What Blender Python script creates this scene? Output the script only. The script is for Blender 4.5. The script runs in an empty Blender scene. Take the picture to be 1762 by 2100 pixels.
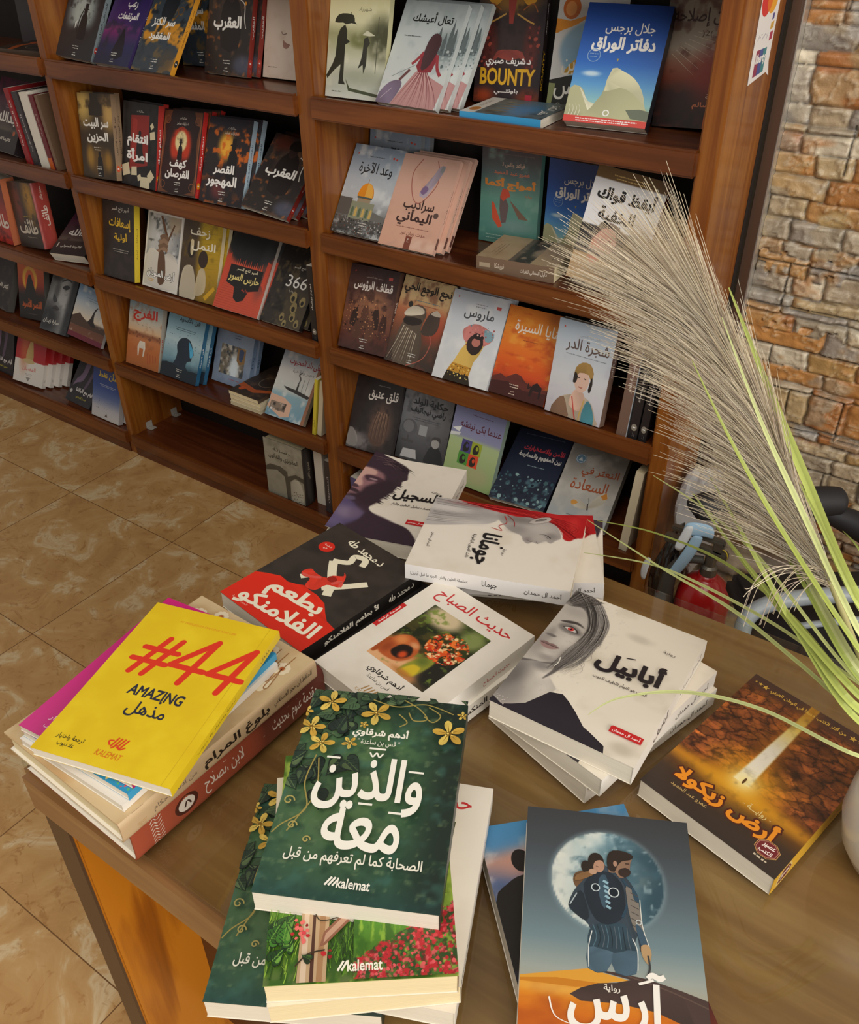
import bpy, bmesh, math, random
import numpy as np
from mathutils import Matrix, Vector
from mathutils.geometry import delaunay_2d_cdt
from math import sin, cos, pi, radians as RD

SC = bpy.context.scene
COL = SC.collection
# ------------------------------------------------------------------ camera
cd = bpy.data.cameras.new('camera'); cam = bpy.data.objects.new('camera', cd); COL.objects.link(cam)
cd.sensor_fit = 'HORIZONTAL'; cd.sensor_width = 36.0; cd.lens = 36.0 * 1834.93 / 1762.0
cd.clip_start = 0.02; cd.clip_end = 60
_p, _y, _r = 0.616706, -0.612649, -0.00905045          # pitch down, yaw, roll
_f = Vector((sin(_y) * cos(_p), cos(_y) * cos(_p), -sin(_p))); _rt = Vector((cos(_y), -sin(_y), 0)); _up = _rt.cross(_f)
_R = cos(_r) * _rt + sin(_r) * _up; _U = -sin(_r) * _rt + cos(_r) * _up
cam.matrix_world = Matrix(((_R.x, _U.x, -_f.x, 0.705715), (_R.y, _U.y, -_f.y, -1.491477), (_R.z, _U.z, -_f.z, 1.517749), (0, 0, 0, 1)))
SC.camera = cam
# ------------------------------------------------------------------ light and exposure
SC.view_settings.view_transform = 'Standard'; SC.view_settings.look = 'None'; SC.view_settings.gamma = 1.0
SC.view_settings.use_curve_mapping = False
SC.view_settings.exposure = 0.0
W = bpy.data.worlds.new('room_light'); SC.world = W; W.use_nodes = True
W.node_tree.nodes['Background'].inputs[0].default_value = (0.80, 0.76, 0.70, 1); W.node_tree.nodes['Background'].inputs[1].default_value = 0.34


def area(name, loc, target, sx, sy, power, col):
    l = bpy.data.lights.new(name, 'AREA'); l.shape = 'RECTANGLE'; l.size = sx; l.size_y = sy; l.energy = power; l.color = col
    o = bpy.data.objects.new(name, l); COL.objects.link(o); o.location = loc
    o.rotation_euler = (Vector(target) - Vector(loc)).to_track_quat('-Z', 'Y').to_euler()
    return o


area('shop_window_daylight', (3.6, -2.2, 2.0), (0.2, -0.5, 0.7), 2.6, 2.2, 120, (1.0, 0.95, 0.88))
area('ceiling_daylight', (0.9, -2.2, 3.0), (0.2, -0.8, 0.6), 2.0, 1.4, 38, (1.0, 0.93, 0.84))


# ------------------------------------------------------------------ colours and materials
def hexc(h):
    h = h.lstrip('#'); return np.array([int(h[i:i + 2], 16) / 255 for i in (0, 2, 4)])


def lin(c):
    c = np.asarray(c, float); return np.where(c <= 0.04045, c / 12.92, ((np.maximum(c, 0) + 0.055) / 1.055) ** 2.4)


def L4(h): return (*[float(x) for x in lin(hexc(h))], 1.0)


MATS = {}


def newmat(name):
    m = bpy.data.materials.new(name); m.use_nodes = True; nt = m.node_tree
    return m, nt, nt.nodes['Principled BSDF']


def nd(nt, typ, **kw):
    n = nt.nodes.new(typ)
    for k, v in kw.items():
        if k.startswith('i_'):
            n.inputs[k[2:].replace('_', ' ')].default_value = v
        else: setattr(n, k, v)
    return n


def ramp(nt, stops, fac):
    r = nt.nodes.new('ShaderNodeValToRGB'); e = r.color_ramp.elements
    while len(e) < len(stops): e.new(0.5)
    for k, (p, c) in zip(e, stops): k.position = p; k.color = L4(c)
    nt.links.new(fac, r.inputs[0]); return r.outputs[0]


def plain(name, c, rough=0.5, metal=0.0, coat=0.0, spec=0.5):
    if name in MATS: return MATS[name]
    m, nt, b = newmat(name); b.inputs['Base Color'].default_value = L4(c); b.inputs['Roughness'].default_value = rough
    b.inputs['Metallic'].default_value = metal; b.inputs['Coat Weight'].default_value = coat; b.inputs['Specular IOR Level'].default_value = spec
    n = nd(nt, 'ShaderNodeTexNoise', i_Scale=60.0, i_Detail=4.0); mp = nt.nodes.new('ShaderNodeMapRange')
    mp.inputs['To Min'].default_value = max(0, rough - 0.06); mp.inputs['To Max'].default_value = min(1, rough + 0.06)
    nt.links.new(n.outputs['Fac'], mp.inputs[0]); nt.links.new(mp.outputs[0], b.inputs['Roughness'])
    MATS[name] = m; return m


def wood(name, axis, dark, mid, light, rough=0.32, coat=0.25, ring=0.0, fine=1.0):
    if name in MATS: return MATS[name]
    m, nt, b = newmat(name); ln = nt.links.new
    tc = nt.nodes.new('ShaderNodeTexCoord'); mp = nt.nodes.new('ShaderNodeMapping')
    s = [26.0, 26.0, 26.0]; s['xyz'.index(axis)] = 1.6; mp.inputs['Scale'].default_value = s; ln(tc.outputs['Object'], mp.inputs[0])
    n1 = nd(nt, 'ShaderNodeTexNoise', i_Scale=1.0 * fine, i_Detail=7.0, i_Distortion=0.8, i_Roughness=0.6); ln(mp.outputs[0], n1.inputs['Vector'])
    n2 = nd(nt, 'ShaderNodeTexNoise', i_Scale=2.2, i_Detail=3.0); ln(tc.outputs['Object'], n2.inputs['Vector'])
    n3 = nd(nt, 'ShaderNodeTexNoise', i_Scale=5.0 * fine, i_Detail=4.0); ln(mp.outputs[0], n3.inputs['Vector'])
    a = nd(nt, 'ShaderNodeMath', operation='MULTIPLY_ADD'); a.inputs[1].default_value = 0.45; ln(n2.outputs['Fac'], a.inputs[0]); ln(n1.outputs['Fac'], a.inputs[2])
    a2 = nd(nt, 'ShaderNodeMath', operation='MULTIPLY_ADD'); a2.inputs[1].default_value = 0.22; ln(n3.outputs['Fac'], a2.inputs[0]); ln(a.outputs[0], a2.inputs[2])
    fac = a2.outputs[0]
    if ring:
        mp2 = nt.nodes.new('ShaderNodeMapping'); s2 = [9.0, 9.0, 9.0]; s2['xyz'.index(axis)] = 2.4; mp2.inputs['Scale'].default_value = s2
        mp2.inputs['Location'].default_value = (0.3, 1.1, 0.4); ln(tc.outputs['Object'], mp2.inputs[0])
        wv = nd(nt, 'ShaderNodeTexWave', wave_type='RINGS', i_Scale=1.5, i_Distortion=3.5, i_Detail=2.5); wv.rings_direction = 'SPHERICAL'
        ln(mp2.outputs[0], wv.inputs['Vector'])
        a3 = nd(nt, 'ShaderNodeMath', operation='MULTIPLY_ADD'); a3.inputs[1].default_value = ring; ln(wv.outputs['Fac'], a3.inputs[0]); ln(fac, a3.inputs[2]); fac = a3.outputs[0]
    o = ramp(nt, [(0.50, dark), (0.78, mid), (1.08 if not ring else 1.0, light)], fac); ln(o, b.inputs['Base Color'])
    b.inputs['Roughness'].default_value = rough; b.inputs['Coat Weight'].default_value = coat; b.inputs['Coat Roughness'].default_value = 0.15
    bp = nd(nt, 'ShaderNodeBump', i_Strength=0.08, i_Distance=0.002); ln(n1.outputs['Fac'], bp.inputs['Height']); ln(bp.outputs[0], b.inputs['Normal'])
    MATS[name] = m; return m


def colattr(name, rough, coat=0.0, bump=0.0, spec=0.5):
    """surface that takes its colours from the mesh's own colour attribute"""
    if name in MATS: return MATS[name]
    m, nt, b = newmat(name); at = nt.nodes.new('ShaderNodeVertexColor'); at.layer_name = 'Col'
    nt.links.new(at.outputs[0], b.inputs['Base Color']); b.inputs['Roughness'].default_value = rough; b.inputs['Coat Weight'].default_value = coat
    b.inputs['Coat Roughness'].default_value = 0.2; b.inputs['Specular IOR Level'].default_value = spec
    if bump:
        n = nd(nt, 'ShaderNodeTexNoise', i_Scale=55.0, i_Detail=9.0, i_Roughness=0.65); tc = nt.nodes.new('ShaderNodeTexCoord'); nt.links.new(tc.outputs['Object'], n.inputs['Vector'])
        bp = nd(nt, 'ShaderNodeBump', i_Strength=bump, i_Distance=0.006); nt.links.new(n.outputs['Fac'], bp.inputs['Height']); nt.links.new(bp.outputs[0], b.inputs['Normal'])
    MATS[name] = m; return m


def paper(name, c1, c2):
    m, nt, b = newmat(name); tc = nt.nodes.new('ShaderNodeTexCoord'); mp = nt.nodes.new('ShaderNodeMapping'); mp.inputs['Scale'].default_value = (3, 2200, 3)
    nt.links.new(tc.outputs['Object'], mp.inputs[0]); n = nd(nt, 'ShaderNodeTexNoise', i_Scale=1.0, i_Detail=2.0); nt.links.new(mp.outputs[0], n.inputs['Vector'])
    nt.links.new(ramp(nt, [(0.3, c1), (0.7, c2)], n.outputs['Fac']), b.inputs['Base Color']); b.inputs['Roughness'].default_value = 0.85; b.inputs['Specular IOR Level'].default_value = 0.2
    return m


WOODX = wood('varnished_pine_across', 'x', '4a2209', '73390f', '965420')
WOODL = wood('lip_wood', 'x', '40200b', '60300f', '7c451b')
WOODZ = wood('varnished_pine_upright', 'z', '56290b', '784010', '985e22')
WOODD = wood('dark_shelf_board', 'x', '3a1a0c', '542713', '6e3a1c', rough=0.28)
WOODT = wood('table_wood', 'x', '74512f', '8a633c', 'a07a4c', rough=0.30, coat=0.3, fine=0.8)
WOODO = wood('orange_veneer', 'z', '6b3806', '9a560a', 'bd7414', rough=0.28, coat=0.4, ring=0.35)
WOODR = plain('dark_red_panel', '3d1c0e', 0.4)
PRINT = colattr('printed_cover', 0.42, 0.12)
PAGES = paper('page_edges_white', 'cfc6b4', 'e6dfcf')
PAGEC = paper('page_edges_cream', 'd2c197', 'ebdcb4')


# ------------------------------------------------------------------ objects
def link(name, mesh, parent=None, mat=None):
    o = bpy.data.objects.new(name, mesh); COL.objects.link(o)
    if mat is not None and not mesh.materials: mesh.materials.append(mat)
    if parent is not None: o.parent = parent
    return o


def tag(o, label, cat, group=None):
    o['label'] = label; o['category'] = cat
    if group: o['group'] = group
    return o


def thing(name, label, cat, loc=(0, 0, 0), group=None):
    o = bpy.data.objects.new(name, None); COL.objects.link(o); o.location = loc; o.empty_display_size = 0.05
    return tag(o, label, cat, group)


def bm_mesh(bm, name, smooth=False):
    me = bpy.data.meshes.new(name); bm.normal_update(); bm.to_mesh(me); bm.free()
    if smooth:
        for p in me.polygons: p.use_smooth = True
    return me


def box(bm, x0, x1, y0, y1, z0, z1, bev=0.0, seg=2):
    r = bmesh.ops.create_cube(bm, size=1.0); vs = r['verts']
    for v in vs: v.co = ((x0 + x1) / 2 + v.co.x * (x1 - x0), (y0 + y1) / 2 + v.co.y * (y1 - y0), (z0 + z1) / 2 + v.co.z * (z1 - z0))
    if bev:
        es = list({e for v in vs for e in v.link_edges}); bmesh.ops.bevel(bm, geom=es, offset=bev, segments=seg, affect='EDGES', clamp_overlap=True)


def boxobj(name, dims, mat, parent=None, bev=0.003, org=None):
    bm = bmesh.new(); o3 = org or ((parent.location if parent is not None else (0, 0, 0)))
    x0, x1, y0, y1, z0, z1 = dims; box(bm, x0 - o3[0], x1 - o3[0], y0 - o3[1], y1 - o3[1], z0 - o3[2], z1 - o3[2], bev)
    return link(name, bm_mesh(bm, name), parent, mat)


def smoothpts(pts, n=8, closed=False):
    P = [Vector(p) for p in pts]; m = len(P); out = []
    rng = range(m) if closed else range(m - 1)
    for i in rng:
        if closed: a, b, c, d = P[(i - 1) % m], P[i], P[(i + 1) % m], P[(i + 2) % m]
        else: a, b, c, d = P[max(i - 1, 0)], P[i], P[i + 1], P[min(i + 2, m - 1)]
        for k in range(n):
            t = k / n; out.append(0.5 * ((2 * b) + (-a + c) * t + (2 * a - 5 * b + 4 * c - d) * t * t + (-a + 3 * b - 3 * c + d) * t ** 3))
    if not closed: out.append(P[-1])
    return out


def tube(bm, pts, rad, sides=8, sm=6, cap=True):
    """tube along pts; rad is a number or a list with one radius per given point"""
    n0 = len(pts); rr = rad if isinstance(rad, (list, tuple)) else [rad] * n0
    P = smoothpts(pts, sm) if sm else [Vector(p) for p in pts]; N = len(P); rings = []; up = None
    for i, p in enumerate(P):
        t = (P[min(i + 1, N - 1)] - P[max(i - 1, 0)]).normalized()
        if up is None: up = t.orthogonal().normalized()
        up = (up - t * up.dot(t)).normalized(); sd = t.cross(up); f = i / max(N - 1, 1) * (n0 - 1); k = min(int(f), n0 - 2); r = rr[k] + (rr[k + 1] - rr[k]) * (f - k)
        rings.append([bm.verts.new(p + (up * cos(2 * pi * j / sides) + sd * sin(2 * pi * j / sides)) * r) for j in range(sides)])
    for a, b in zip(rings, rings[1:]):
        for j in range(sides): bm.faces.new((a[j], a[(j + 1) % sides], b[(j + 1) % sides], b[j]))
    if cap:
        bm.faces.new(rings[0][::-1]); bm.faces.new(rings[-1])


def lathe(bm, prof, seg=32, org=(0, 0, 0)):
    rings = []
    for r, z in prof: rings.append([bm.verts.new((org[0] + r * cos(2 * pi * j / seg), org[1] + r * sin(2 * pi * j / seg), org[2] + z)) for j in range(seg)])
    for a, b in zip(rings, rings[1:]):
        for j in range(seg): bm.faces.new((a[j], a[(j + 1) % seg], b[(j + 1) % seg], b[j]))
    return rings


# ------------------------------------------------------------------ lettering
_iso = 'ءآأؤإئابةتثجحخدذرزسشصضطظعغ'
FORM = {}
_c = 0xFE80
for _ch in _iso:
    n_ = 1 if _ch == 'ء' else (2 if _ch in 'آأؤإاةدذرز' else 4); FORM[_ch] = (_c, n_); _c += n_
for _ch in 'فقكلمنهوىي':
    n_ = 2 if _ch in 'وى' else 4; FORM[_ch] = (_c, n_); _c += n_
LAM = {'آ': 0xFEF5, 'أ': 0xFEF7, 'إ': 0xFEF9, 'ا': 0xFEFB}


def shape(s):
    if not any(ch in FORM for ch in s): return s
    out = []; i = 0; prev = False
    while i < len(s):
        ch = s[i]
        if ch == 'ـ': out.append(ch); prev = True; i += 1; continue
        if ch not in FORM: out.append(ch); prev = False; i += 1; continue
        if ch == 'ل' and i + 1 < len(s) and s[i + 1] in LAM:
            out.append(chr(LAM[s[i + 1]] + (1 if prev else 0))); prev = False; i += 2; continue
        c0, n = FORM[ch]; nxt = i + 1 < len(s) and (s[i + 1] in FORM or s[i + 1] == 'ـ') and s[i + 1] != 'ء' and n == 4
        k = (3 if nxt else 1) if prev and n > 1 else (2 if nxt else 0); out.append(chr(c0 + k)); prev = bool(nxt); i += 1
    r = ''.join(out)[::-1]; res = ''; run = ''
    for ch in r:
        if ch.isdigit() or ('a' <= ch.lower() <= 'z'): run = ch + run
        else: res += run + ch; run = ''
    return res + run


_LP = {}; _TX = {}


def outlines(s):
    """a line of lettering as closed loops, unit size"""
    if s in _LP: return _LP[s]
    cu = bpy.data.curves.new('t', 'FONT'); cu.body = shape(s); cu.size = 1.0; cu.resolution_u = 3; cu.fill_mode = 'NONE'
    ob = bpy.data.objects.new('t', cu); COL.objects.link(ob); bpy.context.view_layer.update()
    me = bpy.data.meshes.new_from_object(ob.evaluated_get(bpy.context.evaluated_depsgraph_get()))
    n = len(me.vertices); co = np.zeros(n * 3); me.vertices.foreach_get('co', co); co = co.reshape(-1, 3)[:, :2]
    adj = {}
    for e in me.edges:
        a, b = e.vertices; adj.setdefault(a, []).append(b); adj.setdefault(b, []).append(a)
    seen = set(); loops = []
    for v0 in range(n):
        if v0 in seen or v0 not in adj: continue
        lp = [v0]; seen.add(v0); cur = v0
        while True:
            nx = sorted((q for q in adj[cur] if q not in seen), key=lambda q: abs(q - cur - 1))
            if not nx: break
            cur = nx[0]; seen.add(cur); lp.append(cur)
        if len(lp) > 2:
            q = co[lp]; k = np.linalg.norm(q - np.roll(q, 1, 0), axis=1) > 1e-4; q = q[k]
            if len(q) > 2: loops.append(q)
    bpy.data.objects.remove(ob); bpy.data.curves.remove(cu); bpy.data.meshes.remove(me)
    _LP[s] = loops; return loops


def area2(l): r = np.roll(l, -1, 0); return float((l[:, 0] * r[:, 1] - r[:, 0] * l[:, 1]).sum())


def glyphs(s, b=0.0):
    """filled triangles of a line of lettering, made heavier by b of its height; also its plain box"""
    key = (s, round(b, 3))
    if key in _TX: return _TX[key]
    loops = outlines(s)
    if not loops: return np.zeros((0, 2)), np.zeros((0, 3), int), np.zeros(2), np.ones(2)
    allp = np.vstack(loops); lo, hi = allp.min(0), allp.max(0)
    if b:
        r = b * (hi[1] - lo[1]) / 2; sg = -1 if area2(max(loops, key=lambda l: abs(area2(l)))) > 0 else 1; L2 = []
        for q in loops:
            t = np.roll(q, -1, 0) - q; t /= np.linalg.norm(t, axis=1, keepdims=True) + 1e-12; nr = np.stack([-t[:, 1], t[:, 0]], 1); m = nr + np.roll(nr, 1, 0); d = (m * m).sum(1, keepdims=True); m = m / np.maximum(d, 0.55) * 2
            L2.append(q + m * r * sg)
        loops = L2
    boxes = [(l.min(0), l.max(0)) for l in loops]; grp = list(range(len(loops)))
    def find(i):
        while grp[i] != i: i = grp[i]
        return i
    for i in range(len(loops)):
        for j in range(i):
            if (boxes[i][0] <= boxes[j][1]).all() and (boxes[j][0] <= boxes[i][1]).all(): grp[find(i)] = find(j)
    V = []; T = []
    for g in {find(i) for i in range(len(loops))}:
        ls = [loops[i] for i in range(len(loops)) if find(i) == g]; pts = []; ed = []
        for l in ls:
            k = len(pts); pts += [Vector(p) for p in l]; ed += [(k + q, k + (q + 1) % len(l)) for q in range(len(l))]
        vv, _, ff, *_r = delaunay_2d_cdt(pts, ed, [], 0, 1e-5)
        vv = np.array([list(q) for q in vv]); ff = np.array([list(f) for f in ff if len(f) == 3])
        if not len(ff): continue
        c = vv[ff].mean(1); wn = np.zeros(len(c))
        for l in ls:
            a = l; e = np.roll(l, -1, 0)
            up = (a[None, :, 1] <= c[:, None, 1]) & (e[None, :, 1] > c[:, None, 1]); dn = (a[None, :, 1] > c[:, None, 1]) & (e[None, :, 1] <= c[:, None, 1])
            cr = (e[None, :, 0] - a[None, :, 0]) * (c[:, None, 1] - a[None, :, 1]) - (c[:, None, 0] - a[None, :, 0]) * (e[None, :, 1] - a[None, :, 1])
            wn += (up & (cr > 0)).sum(1); wn -= (dn & (cr < 0)).sum(1)
        ff = ff[wn != 0]; T.append(ff + sum(len(q) for q in V)); V.append(vv)
    V = np.vstack(V) if V else np.zeros((0, 2)); T = np.vstack(T) if T else np.zeros((0, 3), int)
    _TX[key] = (V, T, lo, hi); return _TX[key]


# ------------------------------------------------------------------ painting helpers
def sst(a, b, x): t = np.clip((x - a) / (b - a + 1e-9), 0, 1); return t * t * (3 - 2 * t)


def vnoise(x, y, seed):
    xi = np.floor(x).astype(int); yi = np.floor(y).astype(int); fx = x - xi; fy = y - yi; fx = fx * fx * (3 - 2 * fx); fy = fy * fy * (3 - 2 * fy)
    def h(a, b):
        k = (a * 374761393 + b * 668265263 + seed * 144665) & 0x7fffffff; k = ((k ^ (k >> 13)) * 1274126177) & 0x7fffffff; return ((k ^ (k >> 16)) & 0xffff) / 65535.0
    return (h(xi, yi) * (1 - fx) + h(xi + 1, yi) * fx) * (1 - fy) + (h(xi, yi + 1) * (1 - fx) + h(xi + 1, yi + 1) * fx) * fy


def fbm(x, y, seed=0, o=4):
    r = 0; a = 0.5
    for i in range(o): r = r + a * vnoise(x * 2 ** i, y * 2 ** i, seed + i); a *= 0.5
    return r / (1 - 0.5 ** o)


class Paint:
    """soft colour field over a cover, u 0..100 across, v 0..145 up"""
    def __init__(s, u, v, c): s.u, s.v = u, v; s.c = np.tile(hexc(c), (len(u), 1))
    def mix(s, c, k): k = np.clip(k, 0, 1)[:, None]; s.c = s.c * (1 - k) + hexc(c) * k; return s
    def grad(s, *st):
        vs = [p for p, _ in st]; cs = np.array([hexc(c) for _, c in st])
        s.c = np.stack([np.interp(s.v, vs, cs[:, k]) for k in range(3)], 1); return s
    def ell(s, cx, cy, rx, ry, c, soft=0.25, k=1.0):
        d = np.hypot((s.u - cx) / rx, (s.v - cy) / ry); return s.mix(c, k * (1 - sst(1 - soft, 1 + soft, d)))
    def glow(s, cx, cy, r, c, k=1.0): return s.mix(c, k * np.exp(-((s.u - cx) ** 2 + (s.v - cy) ** 2) / (r * r)))
    def noise(s, c, sc, lo, hi, seed=0, k=1.0, st=1.0): return s.mix(c, k * sst(lo, hi, fbm(s.u * sc, s.v * sc * st, seed)))
    def band(s, v0, v1, c, soft=3, k=1.0): return s.mix(c, k * sst(v0 - soft, v0 + soft, s.v) * (1 - sst(v1 - soft, v1 + soft, s.v)))
    def side(s, u0, u1, c, soft=3, k=1.0): return s.mix(c, k * sst(u0 - soft, u0 + soft, s.u) * (1 - sst(u1 - soft, u1 + soft, s.u)))
    def ridge(s, pts, c, soft=1.0, seed=0, rough=0):
        x = [p[0] for p in pts]; y = [p[1] for p in pts]; h = np.interp(s.u, x, y) + rough * (fbm(s.u * .25, s.u * 0, seed) - .5); return s.mix(c, sst(-soft, soft, h - s.v))
    def poly(s, pts, c, k=1.0, soft=0.0, sm=5):
        if sm: pts = [(q.x, q.y) for q in smoothpts([(*p, 0) for p in pts], sm, True)]
        a = np.array(pts, float); b = np.roll(a, -1, 0); ins = np.zeros(len(s.u), bool); dm = np.full(len(s.u), 1e9)
        for (x0, y0), (x1, y1) in zip(a, b):
            cnd = (y0 > s.v) != (y1 > s.v)
            if y1 != y0: ins ^= cnd & (s.u < (x1 - x0) * (s.v - y0) / (y1 - y0) + x0)
            if soft:
                dx, dy = x1 - x0, y1 - y0; t = np.clip(((s.u - x0) * dx + (s.v - y0) * dy) / (dx * dx + dy * dy + 1e-12), 0, 1); dm = np.minimum(dm, np.hypot(s.u - x0 - t * dx, s.v - y0 - t * dy))
        return s.mix(c, (sst(-soft, soft, np.where(ins, dm, -dm)) if soft else ins) * k)
    def cells(s, c, sx, sy, wd, seed=0, k=1.0, tone=0.0):
        x = s.u * sx + 1.1 * fbm(s.u * sx * 1.3, s.v * sy * 1.3, seed + 3); y = s.v * sy + 1.1 * fbm(s.u * sx * 1.3, s.v * sy * 1.3, seed + 7); f1 = np.full(len(x), 9.0); f2 = f1.copy(); idv = np.zeros(len(x)); xi = np.floor(x); yi = np.floor(y)
        for a in (-1, 0, 1):
            for b in (-1, 0, 1):
                cx, cy = xi + a, yi + b; h1 = np.modf(np.abs(np.sin(cx * 127.1 + cy * 311.7 + seed) * 43758.5))[0]; h2 = np.modf(np.abs(np.sin(cx * 269.5 + cy * 183.3 + seed) * 43758.5))[0]; d = np.hypot(cx + h1 - x, cy + h2 - y)
                n = d < f1; f2 = np.where(n, f1, np.minimum(f2, d)); idv = np.where(n, h1, idv); f1 = np.where(n, d, f1)
        if tone: s.c = np.clip(s.c * (1 + tone * (idv - .5) + tone * .8 * (.5 - f1))[:, None], 0, 1)
        return s.mix(c, k * (1 - sst(0, wd, f2 - f1)))
    def crack(s, c, sc, wd, seed=0, k=1.0):
        n = np.abs(fbm(s.u * sc + 3 * fbm(s.u * sc * .6, s.v * sc * .6, seed + 9), s.v * sc, seed) - .5); return s.mix(c, k * (1 - sst(0, wd, n)))


class Art:
    """everything printed on one flat face; layers sit a hair above each other"""
    STEP = 0.000012
    def __init__(s, sx, sz, fine): s.sx, s.sz = sx, sz; s.V = []; s.F = []; s.C = []; s.n = 0; s.lay = 1; s.fine = fine; s.last = None
    def add(s, uv, faces, cols, same=False):
        uv = np.asarray(uv, float).reshape(-1, 2)
        uv = np.stack([np.clip(uv[:, 0], 0, 100), np.clip(uv[:, 1], 0, 145)], 1)
        d = s.lay * s.STEP; s.V.append(np.stack([uv[:, 0], uv[:, 1], np.full(len(uv), d)], 1)); s.F += [tuple(int(i) + s.n for i in f) for f in faces]
        cols = np.asarray(cols, float)
        s.C.append(np.tile(cols, (len(uv), 1)) if cols.ndim == 1 else cols); s.n += len(uv)
        s.lay += 0.35 if same else 1
    def bg(s, c, fn=None, rect=(0, 100, 0, 145), fine=None):
        u0, u1, v0, v1 = rect; fq = fine or s.fine; nx = max(3, int(fq * (u1 - u0) / 100)); ny = max(3, int(fq * (v1 - v0) / 100))
        U, V = np.meshgrid(np.linspace(u0, u1, nx), np.linspace(v0, v1, ny)); p = Paint(U.ravel(), V.ravel(), c)
        if fn: fn(p)
        idx = np.arange(nx * ny).reshape(ny, nx); f = np.stack([idx[:-1, :-1], idx[:-1, 1:], idx[1:, 1:], idx[1:, :-1]], -1).reshape(-1, 4)
        s.add(np.stack([p.u, p.v], 1), f, np.clip(p.c, 0, 1))
    def P(s, pts, c, sm=0, same=False):
        if sm: pts = [(q.x, q.y) for q in smoothpts([(*p, 0) for p in pts], sm, True)]
        col = hexc(c)
        if len(pts) > 9: s.rg = getattr(s, 'rg', None) or random.Random(5); col = np.clip(np.array([col * s.rg.uniform(.90, 1.09) for _ in pts]), 0, 1)
        s.add(pts, [range(len(pts))], col, same)
    def R(s, u0, v0, u1, v1, c): s.P([(u0, v0), (u1, v0), (u1, v1), (u0, v1)], c)
    def E(s, cx, cy, rx, ry, c, n=28, same=False): s.add([(cx + rx * cos(2 * pi * i / n), cy + ry * sin(2 * pi * i / n)) for i in range(n)], [range(n)], hexc(c), same)
    def ring(s, cx, cy, r, wd, c, n=32):
        pts = [(cx + q * cos(2 * pi * i / n), cy + q * sin(2 * pi * i / n)) for q in (r, r - wd) for i in range(n)]
        s.add(pts, [(i, (i + 1) % n, n + (i + 1) % n, n + i) for i in range(n)], hexc(c))
    def S(s, pts, wd, c, sm=6, taper=False, same=False, caps=False):
        P = smoothpts([(*p, 0) for p in pts], sm) if sm else [Vector((*p, 0)) for p in pts]; N = len(P); vs = []
        for i, p in enumerate(P):
            t = (P[min(i + 1, N - 1)] - P[max(i - 1, 0)]); t = t.normalized() if t.length else Vector((1, 0, 0)); w = wd / 2 * ((1 - i / (N - 1)) * 0.85 + 0.15 if taper else 1)
            vs += [(p.x - t.y * w, p.y + t.x * w), (p.x + t.y * w, p.y - t.x * w)]
        s.add(vs, [(2 * i, 2 * i + 1, 2 * i + 3, 2 * i + 2) for i in range(N - 1)], hexc(c), same or caps)
        if caps: s.E(P[0].x, P[0].y, wd / 2, wd / 2, c, 14, True); s.E(P[-1].x, P[-1].y, wd / 2, wd / 2, c, 14, same)
    def T(s, txt, cx, cy, w, c, h=None, b=0.0, rot=0, sh=0.0, out=None):
        """lettering whose box is centred at cx, cy and w wide (h tall if given)"""
        b *= 0.5
        for bb, cc in (([(b + out[1], out[0])] if out else []) + [(b, c)]):
            V, T, lo, hi = glyphs(txt, bb)
            if not len(V): return
            k = w / (hi[0] - lo[0]); ky = (h / (hi[1] - lo[1])) if h else k
            q = (V - (lo + hi) / 2) * [k, ky]; q[:, 0] += sh * q[:, 1]; a = RD(rot)
            s.add(np.stack([cx + q[:, 0] * cos(a) - q[:, 1] * sin(a), cy + q[:, 0] * sin(a) + q[:, 1] * cos(a)], 1), T, hexc(cc))
    def D(s, n, box_, r, cols, seed=0, k=6, el=1.0, fn=None):
        rg = random.Random(seed); vs = []; fs = []; cs = []; m = 0; put = []; R2 = 1.1 * (el if el > 1 else 1); cell = {}; cz = 2.3 * r[1] * R2
        for i in range(n * 3):
            if len(put) >= n: break
            x = rg.uniform(box_[0], box_[1]); y = rg.uniform(box_[2], box_[3])
            if fn and not fn(x, y): continue
            q = rg.uniform(*r); kx, ky = int(x // cz), int(y // cz)
            if any((x - X) ** 2 + (y - Y) ** 2 < ((q + Q) * R2) ** 2 for ax in (-1, 0, 1) for ay in (-1, 0, 1) for X, Y, Q in cell.get((kx + ax, ky + ay), ())): continue
            cell.setdefault((kx, ky), []).append((x, y, q)); put.append(1)
            a0 = rg.uniform(0, 6.28); col = hexc(rg.choice(cols)); kk = k
            for j in range(kk): a = a0 + 2 * pi * j / kk; rr = q * rg.uniform(.6, 1.1); vs.append((x + rr * cos(a) * el, y + rr * sin(a))); cs.append(col)
            fs.append(range(m, m + kk)); m += kk
        if m: s.add(vs, fs, np.array(cs))
    def small(s, cx, cy, w, c, n=2, gap=3.2, seed=1):
        """tiny print too small to read in the photograph: broken dashes"""
        rg = random.Random(seed)
        for i in range(n):
            x = cx - w / 2 + (0 if i == 0 else rg.uniform(0, w * .15)); e = cx + w / 2 - (0 if i == 0 else rg.uniform(0, w * .15)); vs = []; fs = []; m = 0
            while x < e:
                l = min(rg.uniform(1.2, 4.0), e - x); y = cy - i * gap + rg.uniform(-.15, .15); t = rg.uniform(.35, .8)
                vs += [(x, y - t), (x + l, y - t), (x + l, y + t), (x, y + t)]; fs.append((m, m + 1, m + 2, m + 3)); m += 4; x += l + rg.uniform(.3, 1.0)
            if m: s.add(vs, fs, hexc(c), i < n - 1)
        return


# ------------------------------------------------------------------ books
DES = {}


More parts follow.
